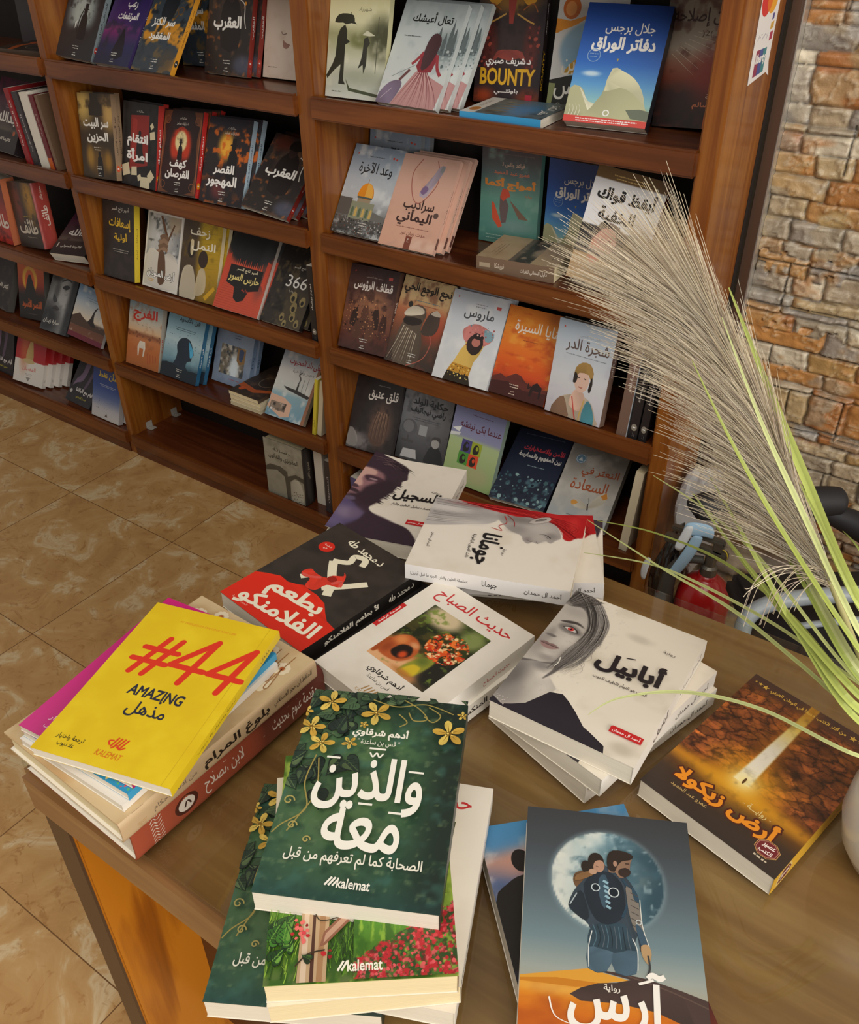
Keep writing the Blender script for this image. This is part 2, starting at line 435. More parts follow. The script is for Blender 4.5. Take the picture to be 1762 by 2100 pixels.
def design(key, base, spine=None, back=None, pages=None, hard=False, fine=58, bulge=0.0, sp=None, curl=0.0):
    def deco(fn):
        DES[key] = dict(base=base, spine=spine or base, back=back or base, pages=pages or PAGES, hard=hard, fine=fine, bulge=bulge, sp=sp, curl=curl, fn=fn); return fn
    return deco


_BM = {}


def book_meshes(key, w, h, t):
    ck = (key, round(w, 4), round(h, 4), round(t, 4))
    if ck in _BM: return _BM[ck]
    d = DES[key]; c = 0.0022 if d['hard'] else 0.0005; B = d['bulge']; cu = d['curl']
    def yo(u): k = max(0.0, (45 - u) / 45); return -cu * k * k
    V = []; F = []; C = []
    def quad(ps, col):
        n = len(V); V.extend(ps); F.append(tuple(range(n, n + len(ps)))); C.extend([lin(hexc(col))] * len(ps))
    us = list(range(0, 46, 3)) + [46, 100] if cu else [0, 100]
    xs = [(u / 100 - 0.5) * w for u in us]
    for (u0, x0), (u1, x1) in zip(zip(us, xs), list(zip(us, xs))[1:]):
        a, b = yo(u0), yo(u1)
        quad([(x0, a, 0), (x1, b, 0), (x1, b, h), (x0, a, h)], d['base'])
        quad([(x1, b + c, 0), (x0, a + c, 0), (x0, a + c, h), (x1, b + c, h)], 'e8e2d4')
        quad([(x0, a, 0), (x0, a + c, 0), (x1, b + c, 0), (x1, b, 0)], d['base']); quad([(x0, a, h), (x1, b, h), (x1, b + c, h), (x0, a + c, h)], d['base'])
    quad([(xs[0], yo(0), 0), (xs[0], yo(0), h), (xs[0], yo(0) + c, h), (xs[0], yo(0) + c, 0)], d['base'])
    L, R_ = -w / 2, w / 2
    quad([(R_, t, 0), (L, t, 0), (L, t, h), (R_, t, h)], d['back']); quad([(L, t - c, 0), (R_, t - c, 0), (R_, t - c, h), (L, t - c, h)], 'e8e2d4')
    quad([(L, t, 0), (L, t - c, 0), (L, t - c, h), (L, t, h)], d['back']); quad([(L, t, h), (L, t - c, h), (R_, t - c, h), (R_, t, h)], d['back']); quad([(L, t, 0), (R_, t, 0), (R_, t - c, 0), (L, t - c, 0)], d['back'])
    ns = 16 if B else 1
    def bx(v): return R_ + B * (1 - abs(2 * v - 1) ** 6)
    for i in range(ns):
        v0, v1 = i / ns, (i + 1) / ns
        quad([(bx(v0), v0 * t, 0), (bx(v1), v1 * t, 0), (bx(v1), v1 * t, h), (bx(v0), v0 * t, h)], d['spine'])
        quad([(bx(v1) - c, v1 * t, 0), (bx(v0) - c, v0 * t, 0), (bx(v0) - c, v0 * t, h), (bx(v1) - c, v1 * t, h)], 'd8d0c0')
        for zz in (0, h): quad([(bx(v0), v0 * t, zz), (bx(v0) - c, v0 * t, zz), (bx(v1) - c, v1 * t, zz), (bx(v1), v1 * t, zz)], d['spine'])
    a = Art(w, h, d['fine']); d['fn'](a); n = len(V)
    if a.n:
        U = np.vstack(a.V)
        for u, v, dd in U: V.append(((u / 100 - .5) * w, yo(u) - dd, v / 145 * h))
        F += [tuple(i + n for i in f) for f in a.F]; C += list(lin(np.vstack(a.C)))
    if d['sp']:
        a = Art(h, t, 24); d['sp'](a); n = len(V); U = np.vstack(a.V)
        for u, v, dd in U: V.append((bx(v / 145) + dd + (0.0002 if B else 0), (1 - v / 145) * t, u / 100 * h))
        F += [tuple(i + n for i in f) for f in a.F]; C += list(lin(np.vstack(a.C)))
    me = bpy.data.meshes.new('cover'); me.from_pydata([tuple(map(float, v)) for v in V], [], F); me.materials.append(PRINT)
    ca = me.color_attributes.new('Col', 'FLOAT_COLOR', 'POINT'); ca.data.foreach_set('color', np.hstack([np.array(C), np.ones((len(C), 1))]).astype(np.float32).ravel())
    ins = 0.003 if d['hard'] else 0.0007
    bm = bmesh.new(); box(bm, L + ins, R_ - c - 0.0002 + (B * .4 if B else 0), c + 0.0001, t - c - 0.0001, ins, h - ins)
    pm = bm_mesh(bm, 'page_block'); pm.materials.append(d['pages'])
    _BM[ck] = (me, pm); return me, pm


def make_book(key, label, w, h, t, M, group):
    nm = 'hardcover_book' if DES[key]['hard'] else 'paperback_book'
    r = thing(nm, label, 'book', group=group); r.matrix_world = M
    cm, pm = book_meshes(key, w, h, t); link('cover', cm, r); link('page_block', pm, r)
    return r


def copy_book(r, label, M):
    q = r.copy(); COL.objects.link(q); q['label'] = label; q.matrix_world = M
    for ch in list(r.children):
        k = ch.copy(); COL.objects.link(k); k.parent = q
    return q


SHZ = [1.436, 1.157, 0.878, 0.604, 0.329, 0.077]      # lip tops; the boards behind sit 8 mm lower


def pose(x, y, row, yaw, lean, roll, w, t):
    R = Matrix.Rotation(RD(yaw), 4, 'Z') @ Matrix.Rotation(-RD(lean), 4, 'X') @ Matrix.Rotation(RD(roll), 4, 'Y')
    lo = min((R @ Vector((sx * w / 2, yy, 0))).z for sx in (-1, 1) for yy in (0, t))
    fr = min((R @ Vector((sx * w / 2, 0, 0))).z for sx in (-1, 1))
    y = max(y, 0.0030); z = max(SHZ[row] - 0.0074 - lo, SHZ[row] - fr - 0.0070)
    return Matrix.Translation((x, y, z)) @ R


def stand(key, row, x, y, yaw, lean, roll, w, h, t, label, group, copies=()):
    """a book standing on a shelf, leaning back; copies = side shift of each further copy behind it"""
    r = make_book(key, label, w, h, t, pose(x, y, row, yaw, lean, roll, w, t), group)
    nth = ['second', 'third', 'fourth', 'fifth']
    for i, dx in enumerate(copies):
        yy = y + (i + 1) * (t + 0.0017) / cos(RD(lean)); ry = RD(yaw)
        copy_book(r, f'{nth[i]} copy behind the ' + label, pose(x + dx - sin(ry) * (yy - y), yy, row, yaw, lean, roll, w, t))
    return r


def lay(key, cx, cy, ztop, rot, w, h, t, label, group, tilt=(0, 0)):
    M = Matrix.Translation((cx, cy, ztop)) @ Matrix.Rotation(RD(rot), 4, 'Z') @ Matrix.Rotation(RD(tilt[0]), 4, 'X') @ Matrix.Rotation(RD(tilt[1]), 4, 'Y') @ Matrix.Rotation(-pi / 2, 4, 'X') @ Matrix.Translation((0, 0, -h / 2))
    return make_book(key, label, w, h, t, M, group)


def spine_out(key, row, x, y, tilt, w, h, t, label, group):
    """a book shelved spine outwards: spine faces the room, x is the spine's centre"""
    R = Matrix.Rotation(RD(tilt), 4, 'Y') @ Matrix.Rotation(-pi / 2, 4, 'Z')
    lo = min((R @ Vector((sx * w / 2, yy, 0))).z for sx in (-1, 1) for yy in (0, t))
    M = Matrix.Translation((x, y, SHZ[row] - 0.0078 - lo)) @ R @ Matrix.Translation((-w / 2, -t / 2, 0))
    return make_book(key, label, w, h, t, M, group)


# ---- titles on the table
def sp_kal(a): pass


def sp44(a):
    a.T('ترجمة واختيار علا ديوب', 38, 72, 34, '6b5a10', 60); a.T('مُذهل'.replace('\u064f', ''), 84, 72, 9, '4a3a10', 80)


@design('t44', 'dfbf12', 'e3c420', fine=60, sp=sp44)
def _(a):
    a.bg('ddbb10', lambda p: p.noise('e6c91e', .05, .3, .8, 3))
    a.R(93, 0, 93.5, 145, 'cfae10')
    a.T('44 THOUGHTS ON LOVE AND LIFE', 50, 131.5, 45, 'd8881a', b=.05, sh=.15)
    r = 'd9321a'
    for q in (((20, 77), (31, 113)), ((30, 77), (41, 113)), ((18, 101), (44, 101)), ((15, 89), (41, 89))): a.S(q, 4.6, r, 0, caps=True, same=True)
    for x in (0, 29): a.S([(58 + x, 77), (66 + x, 120)], 4.8, r, 0, caps=True); a.S([(66 + x, 120), (44 + x, 91)], 4.8, r, 0, caps=True, same=True); a.S([(44 + x, 91), (69 + x, 91)], 4.8, r, 0, caps=True)
    a.T('AMAZING', 50.5, 63, 40, '262838', 8.6, b=.16)
    a.T('مذهل', 52, 48, 28, '262838', 13, b=.06); a.E(57, 57.5, 1, 1, '262838')
    a.T('ترجمة واختيار', 19.5, 14, 20, '3a3418', 4.6, b=.04); a.T('علا ديوب', 19.5, 8.6, 12, '3a3418', 4.2, b=.04)
    for i in range(4): a.S([(47 + i * 2.2, 16), (49 + i * 2.4, 24)], 1.1, 'd8401a', 0)
    a.S([(46, 17), (44, 20), (47, 21)], 1.1, 'd8401a'); a.S([(48, 15), (51, 18), (54, 15.5), (57, 18)], 1, 'd8401a')
    a.T('KALEMAT', 50, 10, 18, 'd8701a', 4.6, sh=.1)


@design('pink', 'c8207a', 'b81c70')
def _(a):
    a.bg('c8207a', lambda p: p.grad((0, 'cc3a84'), (145, 'd01878')))
    a.T('واختيار', 22, 15, 17, 'f0d8e0', 5); a.T('علا ديوب', 22, 8, 14, 'f0d8e0', 4.5)


@design('azure', '2a92c4', '3aa0d0')
def _(a): a.bg('2a92c4'); a.D(40, (60, 100, 2, 14), (.6, 1.6), ['d84a50', 'e8d070', '58b070'], 2)


@design('white', 'e6e0d6', 'ece8e0')
def _(a): a.bg('e6e0d6')


def sp_bul(a):
    a.T('بلوغ المرام', 55, 72, 34, '2a2018', 86, b=.1); a.T('من أدلة الأحكام', 24, 72, 20, '7a6a58', 60); a.T('للحافظ ابن حجر العسقلاني', 86, 80, 22, '3a2a20', 60)
    a.R(6, 0, 11, 145, '6a3a18'); a.small(8.5, 60, 4, 'c89040', 8, 11)


@design('bulugh', 'cdb48a', 'c8ad88', 'd8c8a8', PAGEC, True, 50, 0.0025, sp_bul)
def _(a):
    a.bg('cfb78e', lambda p: p.noise('c09e70', .06, .4, .8, 2).ell(50, 72, 34, 44, 'dac7a2', .3))
    for x, y, r in ((86, 112, 9), (90, 128, 6), (84, 96, 6), (74, 134, 7), (12, 130, 8), (26, 138, 6)):
        for k in range(10): a.E(x + r * .6 * cos(k * .628), y + r * .6 * sin(k * .628), r * .28, r * .28, 'e4d6b8', 10, True)
        a.E(x, y, r * .25, r * .25, 'b0542a', 12)
    for k in range(6): a.S([(60 + k * 6, 140), (66 + k * 5, 128 - k * 3), (74 + k * 4, 132 - k * 4), (70 + k * 4, 138 - k * 2)], .6, '9a6a3a')


def sp_muq(a):
    a.bg('7a3a2c', lambda p: p.grad((0, '7a3a2c'), (145, '6a3026')).side(-10, 62, 'a85038', 4))
    a.T('مقدمة علوم الحديث', 82, 72, 26, 'e8ddd0', 78, b=.03); a.S([(58, 140), (64, 70), (58, 12), (80, 4)], 1.0, 'd8cbb8', 0)
    a.T('لابن الصلاح', 43, 72, 20, 'e8ddd0', 78, b=.03); a.E(24, 72, 5.5, 38, '4e241c'); a.E(24, 72, 3.8, 27, 'e8e0d4'); a.S([(23, 60), (24.5, 84), (26, 62)], .8, '3a2018')
    for k in range(9): a.S([(8, 14 + k * 14), (9.5, 24 + k * 14), (11, 12 + k * 14), (13, 22 + k * 14)], .5, 'e0d4c4')


@design('muqad', '7e3626', '963f2c', '7e3626', PAGES, True, 30, 0.005, sp_muq)
def _(a): a.bg('6a2c20', lambda p: p.noise('7e3626', .05, .3, .8))


def sp_flam(a):
    a.R(0, 0, 100, 145, '1c1816'); a.T('لأ بطعم الفلامنكو', 40, 78, 44, 'e6dfd0', 74, b=.12); a.T('د.محمد طه', 82, 78, 22, 'e6dfd0', 62, b=.08)


@design('flam', '37312d', '1c1816', '1c1816', fine=50, sp=sp_flam)
def _(a):
    a.bg('3a342f', lambda p: p.noise('2e2925', .08, .3, .8, 5))
    a.P([(0, 0), (0, 40), (9, 46), (20, 52), (30, 51), (37, 54), (43, 58), (51, 57), (60, 57), (72, 54), (81, 46), (89, 40), (100, 38), (100, 0)], 'd42a16')
    a.S([(32, 64), (38, 73), (46, 73)], 6, 'e6dfc4', 0)
    a.S([(37, 100), (46, 89), (58, 76), (66, 62)], 8, 'e6dfc4'); a.S([(56, 66), (70, 84), (80, 98)], 6.5, 'e6dfc4')
    a.S([(36, 100), (48, 108), (46, 118), (56, 121), (60, 112)], 6, 'e6dfc4')
    a.P([(28, 70), (31, 78), (37, 77), (45, 77), (50, 80), (51, 85), (58, 91), (55, 95), (60, 92), (66, 80), (64, 76), (56, 72), (54, 60), (44, 58), (40, 68), (33, 66)], 'd83a28', 3)
    a.E(54, 81, 4.5, 4, '9a2218'); a.S([(58, 76), (62, 84), (66, 78)], 3.2, 'd8554a'); a.S([(30, 68), (38, 70), (46, 76)], 3, 'd8554a')
    a.E(18, 110, 7.5, 7.5, 'd02a1c'); a.T('الطبعة', 18, 112, 8, 'f0e0d0', 2.6); a.T('47', 18, 107.5, 4, 'f0e0d0')
    a.T('بطعم', 50, 40, 54, 'ece4cc', 24, b=.14, rot=6); a.T('الفلامنكو', 53, 17, 80, 'ece4cc', 22, b=.14, rot=6)
    a.T('د.محمد طه', 49, 130, 44, 'ece4cc', 10, b=.10, rot=-5); a.T('الجهر والتورية', 20, 5, 18, 'f0b0a0', 3)


@design('black', '1e1a1a', '1a1718', fine=12)
def _(a): a.bg('211d1d')


def sp_had(a):
    a.T('حديث الصباح', 68, 60, 22, 'b8483c', 55, b=.04); a.T('أدهم شرقاوي', 22, 72, 22, '2a2622', 66, b=.08)


@design('hadith', 'e4ddd0', 'e9e4da', fine=60, sp=sp_had)
def _(a):
    a.bg('e3dccf', lambda p: p.noise('d8cfc0', .04, .4, .9))
    a.T('حديث الصباح', 50, 128, 76, 'c02a2e', 17, b=.05, rot=0)
    def pic(p):
        p.grad((36, 'c98a52'), (60, 'b87a44'), (66, '46381c'), (116, '3c4a20')).noise('1e2412', .12, .35, .6, 4, .9).ell(38, 108, 16, 12, 'cbb894', .4).ell(70, 104, 10, 12, '7f8a50', .5).ell(34, 42, 40, 12, 'dca878', .5).ell(76, 56, 14, 20, '20201a', .4).noise('6e8430', .2, .6, .8, 7, .8)
        p.poly([(20, 50), (24, 66), (31, 74), (42, 73), (49, 64), (49, 54), (44, 46), (34, 43), (25, 44)], 'b4582a', 1, 1).ell(30, 66, 5, 5, 'd8894a', .8, .9).ell(42, 68, 4, 3, 'd8a070', .8, .8).ell(27, 52, 4, 6, '8c3c1c', .8, .8).poly([(32, 52), (34, 62), (42, 65), (47, 58), (44, 50), (37, 48)], '1c120e', 1, 1).ell(42, 54, 3.2, 4, 'c8481e', .6).poly([(20, 58), (24, 60), (24, 42), (20, 42)], 'a04c22', 1, .8)
        p.poly([(50, 40), (53, 58), (60, 66), (66, 64), (64, 44), (58, 38)], '8c8c30', 1, 1.2).poly([(52, 40), (55, 52), (62, 53), (63, 42)], 'cdb12a', 1, 1.2).ell(58, 60, 5, 5, '5c6a28', .8, .9).ell(56, 40, 10, 3, 'b06c34', .8, .8)
        m = ((p.u - 62) / 17) ** 2 + ((p.v - 83) / 18) ** 2 < 1; q = p.c.copy(); p.noise('2e3a16', .25, .4, .6, 31, .8).noise('d2501e', .22, .53, .6, 21, 1).noise('b43018', .3, .58, .66, 5, 1).noise('ecc08c', .34, .62, .7, 12, 1).noise('e8742a', .28, .62, .7, 40, 1); p.c = np.where(m[:, None], p.c, q)
    a.bg('46381c', pic, (20, 80, 36.5, 115.5), 170)
    a.D(26, (48, 76, 68, 98), (1, 2.2), ['d84a1c', 'e2641e', 'c83018', 'ecc890'], 3, 7, fn=lambda x, y: ((x - 62) / 15) ** 2 + ((y - 83) / 16) ** 2 < 1)
    a.R(0, 62, 4.5, 98, 'c02426'); a.T('الطبعة الرابعة', 2.2, 80, 26, 'f2e4dc', 2.6, rot=90, b=.06)
    a.T('أدهم شرقاوي', 50, 27, 34, '2c2824', 9, b=.08); a.T('قس بن ساعدة', 50, 19.5, 22, '3a342e', 5)
    for i in range(4): a.S([(46 + i * 3, 6), (48 + i * 3, 13)], 1.2, 'b08a5a', 0)
    a.T('KALEMAT', 50, 4, 16, 'c0a070', 3)


def sp_munk(a): a.T('إلى المنكسرة قلوبهم', 40, 72, 52, '2a2622', 74, b=.1)


@design('munkasira', 'e2dccf', 'e9e4da', sp=sp_munk)
def _(a): a.bg('e2dccf')


def sp_sij(a): a.T('أحمد آل حمدان', 80, 70, 24, '2c2a2a', 56, b=.06); a.T('السجيل', 40, 70, 18, '1c1a1c', 96, b=.12)


@design('sijeel', 'e4dccf', 'ece7de', fine=60, sp=sp_sij, curl=0.008)
def _(a):
    def f(p):
        p.noise('dbd2c2', .05, .5, .9)
        p.poly([(-6, -6), (-6, 144), (12, 143), (25, 139), (36, 133), (43, 126), (45, 116), (47, 108), (43, 103), (44, 97), (40, 92), (40, 85), (37, 79), (35, 73), (32, 67), (31, 60), (28, 54), (27, 47), (34, 40), (53, 32), (66, 29), (75, 24), (82, 16), (87, 8), (90, -6)], '392b35', 1, .5, 3)
        p.poly([(-4, 90), (-2, 108), (5, 114), (14, 113), (22, 108), (25, 98), (22, 86), (18, 76), (8, 66), (-4, 58)], '8a6468', 1, 3).poly([(-4, 94), (-2, 110), (6, 113), (13, 111), (14, 104), (6, 100), (4, 92), (8, 82), (4, 76), (-4, 76)], 'c29a90', 1, 1.5)
        p.poly([(5, 97), (10, 101), (20, 101), (27, 97), (24, 90), (16, 92), (10, 90)], '46303a', 1, 1.5).poly([(10, 95), (14, 97), (19, 96), (15, 94)], '9a8086', 1, .6).ell(15, 86, 6, 6, '8f686e', .8, .8)
        p.poly([(-4, 77), (3, 79), (6, 75), (2, 73), (-4, 73)], '4a343c', 1, .8).poly([(-4, 70), (5, 71), (10, 67), (4, 65), (-4, 66)], '3a2a32', 1, 1).poly([(-4, 65), (5, 65), (9, 63), (4, 61), (-4, 61)], '7c5c62', 1, 1)
        p.poly([(12, 80), (24, 96), (34, 100), (40, 88), (32, 62), (24, 50), (8, 58), (2, 60), (10, 66)], '35272f', 1, 3, 3).poly([(-4, 52), (6, 58), (10, 54), (4, 49), (-4, 46)], '5c5064', 1, 1.5)
        p.poly([(-6, -4), (-6, 46), (8, 50), (18, 42), (26, 36), (22, 22), (12, 8), (2, -4)], '54486a', 1, 3).ell(8, 30, 9, 10, '7d6f86', .8, .9).ell(18, 34, 6, 8, '6b5b72', .8, .8).ell(4, 10, 8, 9, '665c80', .8, .9).poly([(26, 36), (34, 40), (60, 30), (80, 14), (88, -4), (30, -4)], '382a36', 1, 2, 2)
    a.bg('e3dbcd', f, (0, 100, 0, 145), 110)
    rg = random.Random(6)
    for k in range(40): x = rg.uniform(2, 36); y = 140 - x * .25 - rg.uniform(0, 10); a.S([(x, y), (x + 8, y + 1.5), (x + 14 + rg.uniform(0, 5), y - 5)], .5, ['5c4a50', '83686a', '2a2028', '48363e'][k % 4], 4, True)
    for k in range(34): t = rg.random(); a.S([(29 + 12 * t, 58 + 40 * t), (34 + 12 * t + rg.uniform(0, 3), 57 + 40 * t - rg.uniform(0, 3))], 1.1, '392b35', 0, True)
    for k in range(12): x = 20 + k * 1.9; a.S([(x, 133 - k * .9), (x + 5, 136 - k), (x + 8, 134 - k)], .8, '392b35', 4, True)
    a.T('السجيل', 66, 79, 46, '1a181a', 20, b=.14); a.T('رواية', 82, 92, 9, '2a2626', 3.4); a.T('عاصف سليل الطين والنار', 66, 62, 42, '3a3434', 4.6, b=.05)
    a.R(69, 32, 91, 39.5, 'c42426'); a.T('أحمد آل حمدان', 80, 35.7, 18, 'f4e4e0', 3.4, b=.06)


def sp_jom(a): a.T('جومانا', 52, 72, 9, '2c2a2a', 70, b=.06); a.T('أحمد آل حمدان', 84, 70, 22, '2c2a2a', 60, b=.06); a.T('(سلسلة الطين والنار : الجزء ما قبل أبابيل)', 21, 70, 36, '3a3838', 46, b=.05)


@design('joman', 'e5ddd0', 'dfdcda', fine=60, sp=sp_jom)
def _(a):
    def f(p):
        p.noise('dad0c0', .04, .5, .9)
        p.poly([(-4, -4), (-4, 44), (3, 60), (12, 67), (22, 65), (29, 57), (33, 42), (38, 26), (43, 2), (40, -4)], 'b4aeaa', 1, .6).noise('b4aeaa', .1, 2, 3)
        m = Paint(p.u, p.v, '8e8884'); k = (p.u < 44) & (p.v < 68); q = p.c.copy(); p.ell(6, 30, 5, 26, '8f8a88', .8, .7).ell(16, 52, 5, 16, '9a9492', .8, .7).ell(24, 20, 4, 26, '95908e', .8, .6).ell(14, 14, 4, 18, 'cfc9c4', .8, .8).ell(30, 34, 4, 18, 'cac4be', .8, .8); p.c = np.where(k[:, None], p.c, q)
        p.poly([(10, 64), (6, 84), (8, 104), (16, 118), (32, 126), (38, 122), (43, 118), (41, 113), (46, 107), (45, 102), (48, 98), (44, 93), (38, 90), (34, 80), (26, 71), (20, 66)], 'a39c97', 1, .6)
        p.ell(24, 106, 9, 12, 'b9b2ac', .8, .9).ell(16, 84, 5, 14, '7a7470', .8, .9).ell(30, 84, 5, 8, '8a8480', .8, .7).ell(38, 108, 5, 6, 'b4ada6', .8, .8).ell(33, 117, 4, 5, '827b78', .8, .8).ell(42, 97, 3, 3, '8a807e', .8, .8)
        p.poly([(-4, 24), (-4, 148), (25, 148), (31, 139), (36, 134), (34, 128), (26, 126), (17, 119), (11, 111), (8, 102), (10, 92), (12, 82), (10, 68), (6, 46)], 'b21a1e', 1, .5).ell(4, 70, 3, 40, '7e0e14', .8, .7).ell(14, 134, 12, 5, 'cc3430', .8, .8).ell(6, 112, 5, 14, 'c62a2a', .8, .7)
    a.bg('e4dccf', f, (0, 60, 0, 145), 120); a.bg('e4dccf', lambda p: p.noise('dad0c0', .04, .5, .9), (60, 100, 0, 145))
    a.S([(36, 117), (32.4, 112), (33, 106)], 1.1, '2a2624', 5, True); a.S([(37, 115), (34, 111)], .5, '4a4442', 0, True); a.S([(43, 102.6), (44.4, 99.6), (42, 96)], .9, '5a4644', 5, True); a.S([(46, 107), (43.5, 105)], .6, '6a625e')
    rg = random.Random(4)
    for k in range(46): x = rg.uniform(0, 9); a.S([(x * .4, 30 + rg.uniform(0, 20)), (3 + x * .6, 74), (5 + x * 1.1, 106 + x), (12 + x * 2, 130 + rg.uniform(-4, 8)), (24 + x, 134 + rg.uniform(-4, 6))], .45, ['7c0e12', 'd23a38', '9a1418', 'c42c2a', '8a1014'][k % 5], 6, True)
    for k in range(16): x = rg.uniform(2, 38); a.S([(x, rg.uniform(0, 8)), (x * .9 + 2, 24), (x * .6 + 5, 48)], .4, ['8e8884', 'd4cec6', '7c7674'][k % 3], 5, True)
    a.P([(7, 111), (11, 113), (17, 106), (20, 94), (14, 97), (9, 104)], 'b0a8a2', 2); a.P([(10, 109), (13, 107), (16, 99), (12, 102)], '5e5854', 2); a.S([(11, 107), (15, 101)], .6, '8a827e')
    a.S([(14, 70), (24, 74), (30, 68), (36, 72), (34, 62)], .7, 'b21a1e'); a.S([(12, 72), (20, 80), (28, 82)], .6, '9a1418')
    a.T('جومانا', 64, 63, 42, '1e1c1e', 21, b=.13, sh=.1); a.E(60, 77, 1.3, 1.3, '1e1c1e'); a.T('رواية', 65, 80, 9, '3a3434', 3.6); a.T('ذات العيون الياقوتية', 63, 49.5, 33, '3a3434', 4, b=.04); a.T('أحمد آل حمدان', 63, 12.5, 20, '3a3434', 3.8, b=.04)


def sp_aba(a): a.T('أحمد آل حمدان', 78, 70, 30, '2c2a2a', 66, b=.06); a.T('أبابيل', 36, 70, 18, '1c1a1c', 90, b=.1)


@design('ababil', 'e4dbcb', 'e8e3da', fine=64, sp=sp_aba)
def _(a):
    def f(p):
        p.noise('d2c8b6', .05, .5, .85, 6).ell(60, 118, 8, 4, 'c9c0b0', .6).ell(88, 10, 7, 5, 'c2b8a6', .7)
        p.poly([(-6, 4), (-6, 62), (8, 55), (20, 60), (22, 47), (28, 40), (32, 34), (24, 18), (10, -6), (-6, -6)], 'b9b2a8', 1, .6).ell(2, 30, 8, 22, '66615e', .8, .95).ell(10, 14, 7, 12, '8c8680', .8, .8).ell(20, 46, 5, 8, 'd4ccc0', .8, .9).ell(14, 52, 6, 5, '7e7874', .8, .9).ell(25, 30, 4, 8, 'cdc5ba', .8, .8)
        p.poly([(-6, 150), (10, 146), (18, 143), (27, 135), (34, 121), (38, 106), (39, 96), (36, 84), (32, 72), (28, 60), (24, 48), (20, 40), (22, 56), (10, 54), (-6, 56)], '625d5a', 1, .6)
        p.poly([(-6, 58), (-6, 124), (6, 127), (13, 127), (21, 119), (27, 109), (29.5, 98), (29, 84), (25, 66), (17, 58), (8, 54)], 'b5aea5', 1, .8)
        p.ell(2, 74, 5, 14, '8f8882', .8, .8).ell(24, 70, 4, 12, '86807a', .8, .9).ell(27, 92, 3, 14, '968f88', .8, .8).ell(18, 86, 6, 8, 'c9c2b8', .8, .9).ell(10, 120, 8, 5, 'a29b94', .8, .8).ell(14, 61, 7, 3.5, '948d87', .8, .9).ell(12, 66, 3, 2, 'c2bbb2', .8, .8)
        p.poly([(6, 101), (12, 105), (20, 103), (24, 97), (16, 94), (8, 96)], '7b7570', 1, 1.8).poly([(9, 99.6), (14, 102.4), (19, 101), (21.5, 97.4), (15, 97)], '4a4442', 1, .5).poly([(10.5, 99.4), (14, 101.4), (18, 100.4), (19.6, 98), (15, 97.7)], 'cfc8c0', 1, .3)
        p.poly([(5, 104.5), (10, 108), (17, 109.6), (23, 106), (17, 107), (10, 105)], '433d3b', 1, .7).ell(5, 88, 2.5, 7, '8d8680', .8, .7).poly([(2, 85), (6, 87), (10, 86), (8, 84)], '6b6561', 1, .7)
        p.poly([(2, 75), (6, 77.4), (9, 76.6), (12, 77.4), (17, 75), (10, 74)], '7d625f', 1, .5).poly([(3, 74.4), (10, 74), (16.5, 74.8), (12, 70.8), (6, 71)], '967672', 1, .6)
        p.noise('8d8680', .5, .62, .85, 8, .16)
    a.bg('e2d9c9', f, (0, 50, 0, 145), 190); a.bg('e2d9c9', lambda p: p.noise('d2c8b6', .05, .5, .85, 6).ell(60, 118, 8, 4, 'c9c0b0', .6).ell(88, 10, 7, 5, 'c2b8a6', .7), (50, 100, 0, 145))
    a.P([(0, 0), (0, 6), (8, 2), (14, 6), (21, 12), (30, 31), (38, 34), (44, 30), (51, 24), (56, 19), (61, 14), (66, 12), (70, 10), (74, 8), (78, 6), (80, 0)], '26222a')
    a.E(15.2, 99.6, 2.3, 1.9, 'c0302c'); a.E(15.2, 99.6, .9, .9, '2a1010'); a.E(14.4, 100.3, .35, .35, 'e8dcd8'); a.S([(9, 99.6), (14, 102.6), (19, 101), (21.6, 97.4)], .5, '2c2624'); a.S([(3, 74.7), (9, 74.6), (16.8, 74.9)], .45, '3a2a2a')
    rg = random.Random(9)
    for k in range(110):
        f_ = rg.random(); g = rg.uniform(-.6, .6); a.S([(3 + 20 * f_, 143 - 4 * f_), (16 + 20 * f_ + g, 128 - 8 * f_), (25.5 + 13 * f_ + g, 104 - 6 * f_), (22.5 + 14 * f_ - g, 76 - 6 * f_), (18 + 12 * f_ + g * 2, 50 + 14 * f_ * rg.random())], .34, ['3a3634', '8b8682', '4c4846', 'b8b2aa', '2e2a28', '9a948e'][k % 6], 5, True)
    for k in range(40): x = rg.uniform(0, 24); a.S([(x, 143.5 - x * .1), (x * .62 - 1, 133 - x * .2), (x * .25 - 1, 124)], .36, ['3a3634', '8a847e', '55504c'][k % 3], 4, True)
    for k in range(9): a.S([(34 - k * .4, 112 - k * 5), (38 + rg.uniform(-1, 2.5), 102 - k * 5), (35 + rg.uniform(-2, 2), 92 - k * 5)], .3, '6a6460', 5, True)
    a.D(60, (3, 22, 84, 98), (.12, .24), ['8a827c'], 4, 5); a.S([(22, 66), (23, 60), (22, 55)], .7, 'ded8cc'); a.D(14, (2, 10, 1, 8), (.3, .7), ['c8c0b8'], 2)
    a.T('أبابيل', 66, 83, 44, '221e22', 25, b=.15, rot=2); a.S([(60, 92), (66, 94)], 1, '221e22', 0); a.T('الحب هو التوأم اللطيف للموت', 66, 63, 37, '3a3434', 5, b=.04, rot=2); a.T('رواية', 83, 113.5, 8.5, '2a2626', 3.8)
    a.P([(75.8, 19), (97, 19), (97, 25.5), (76.6, 25.5), (75.6, 24.5)], 'c22426'); a.T('أحمد آل حمدان', 86.4, 22.2, 18, 'f6e8e4', 3.8, b=.08)


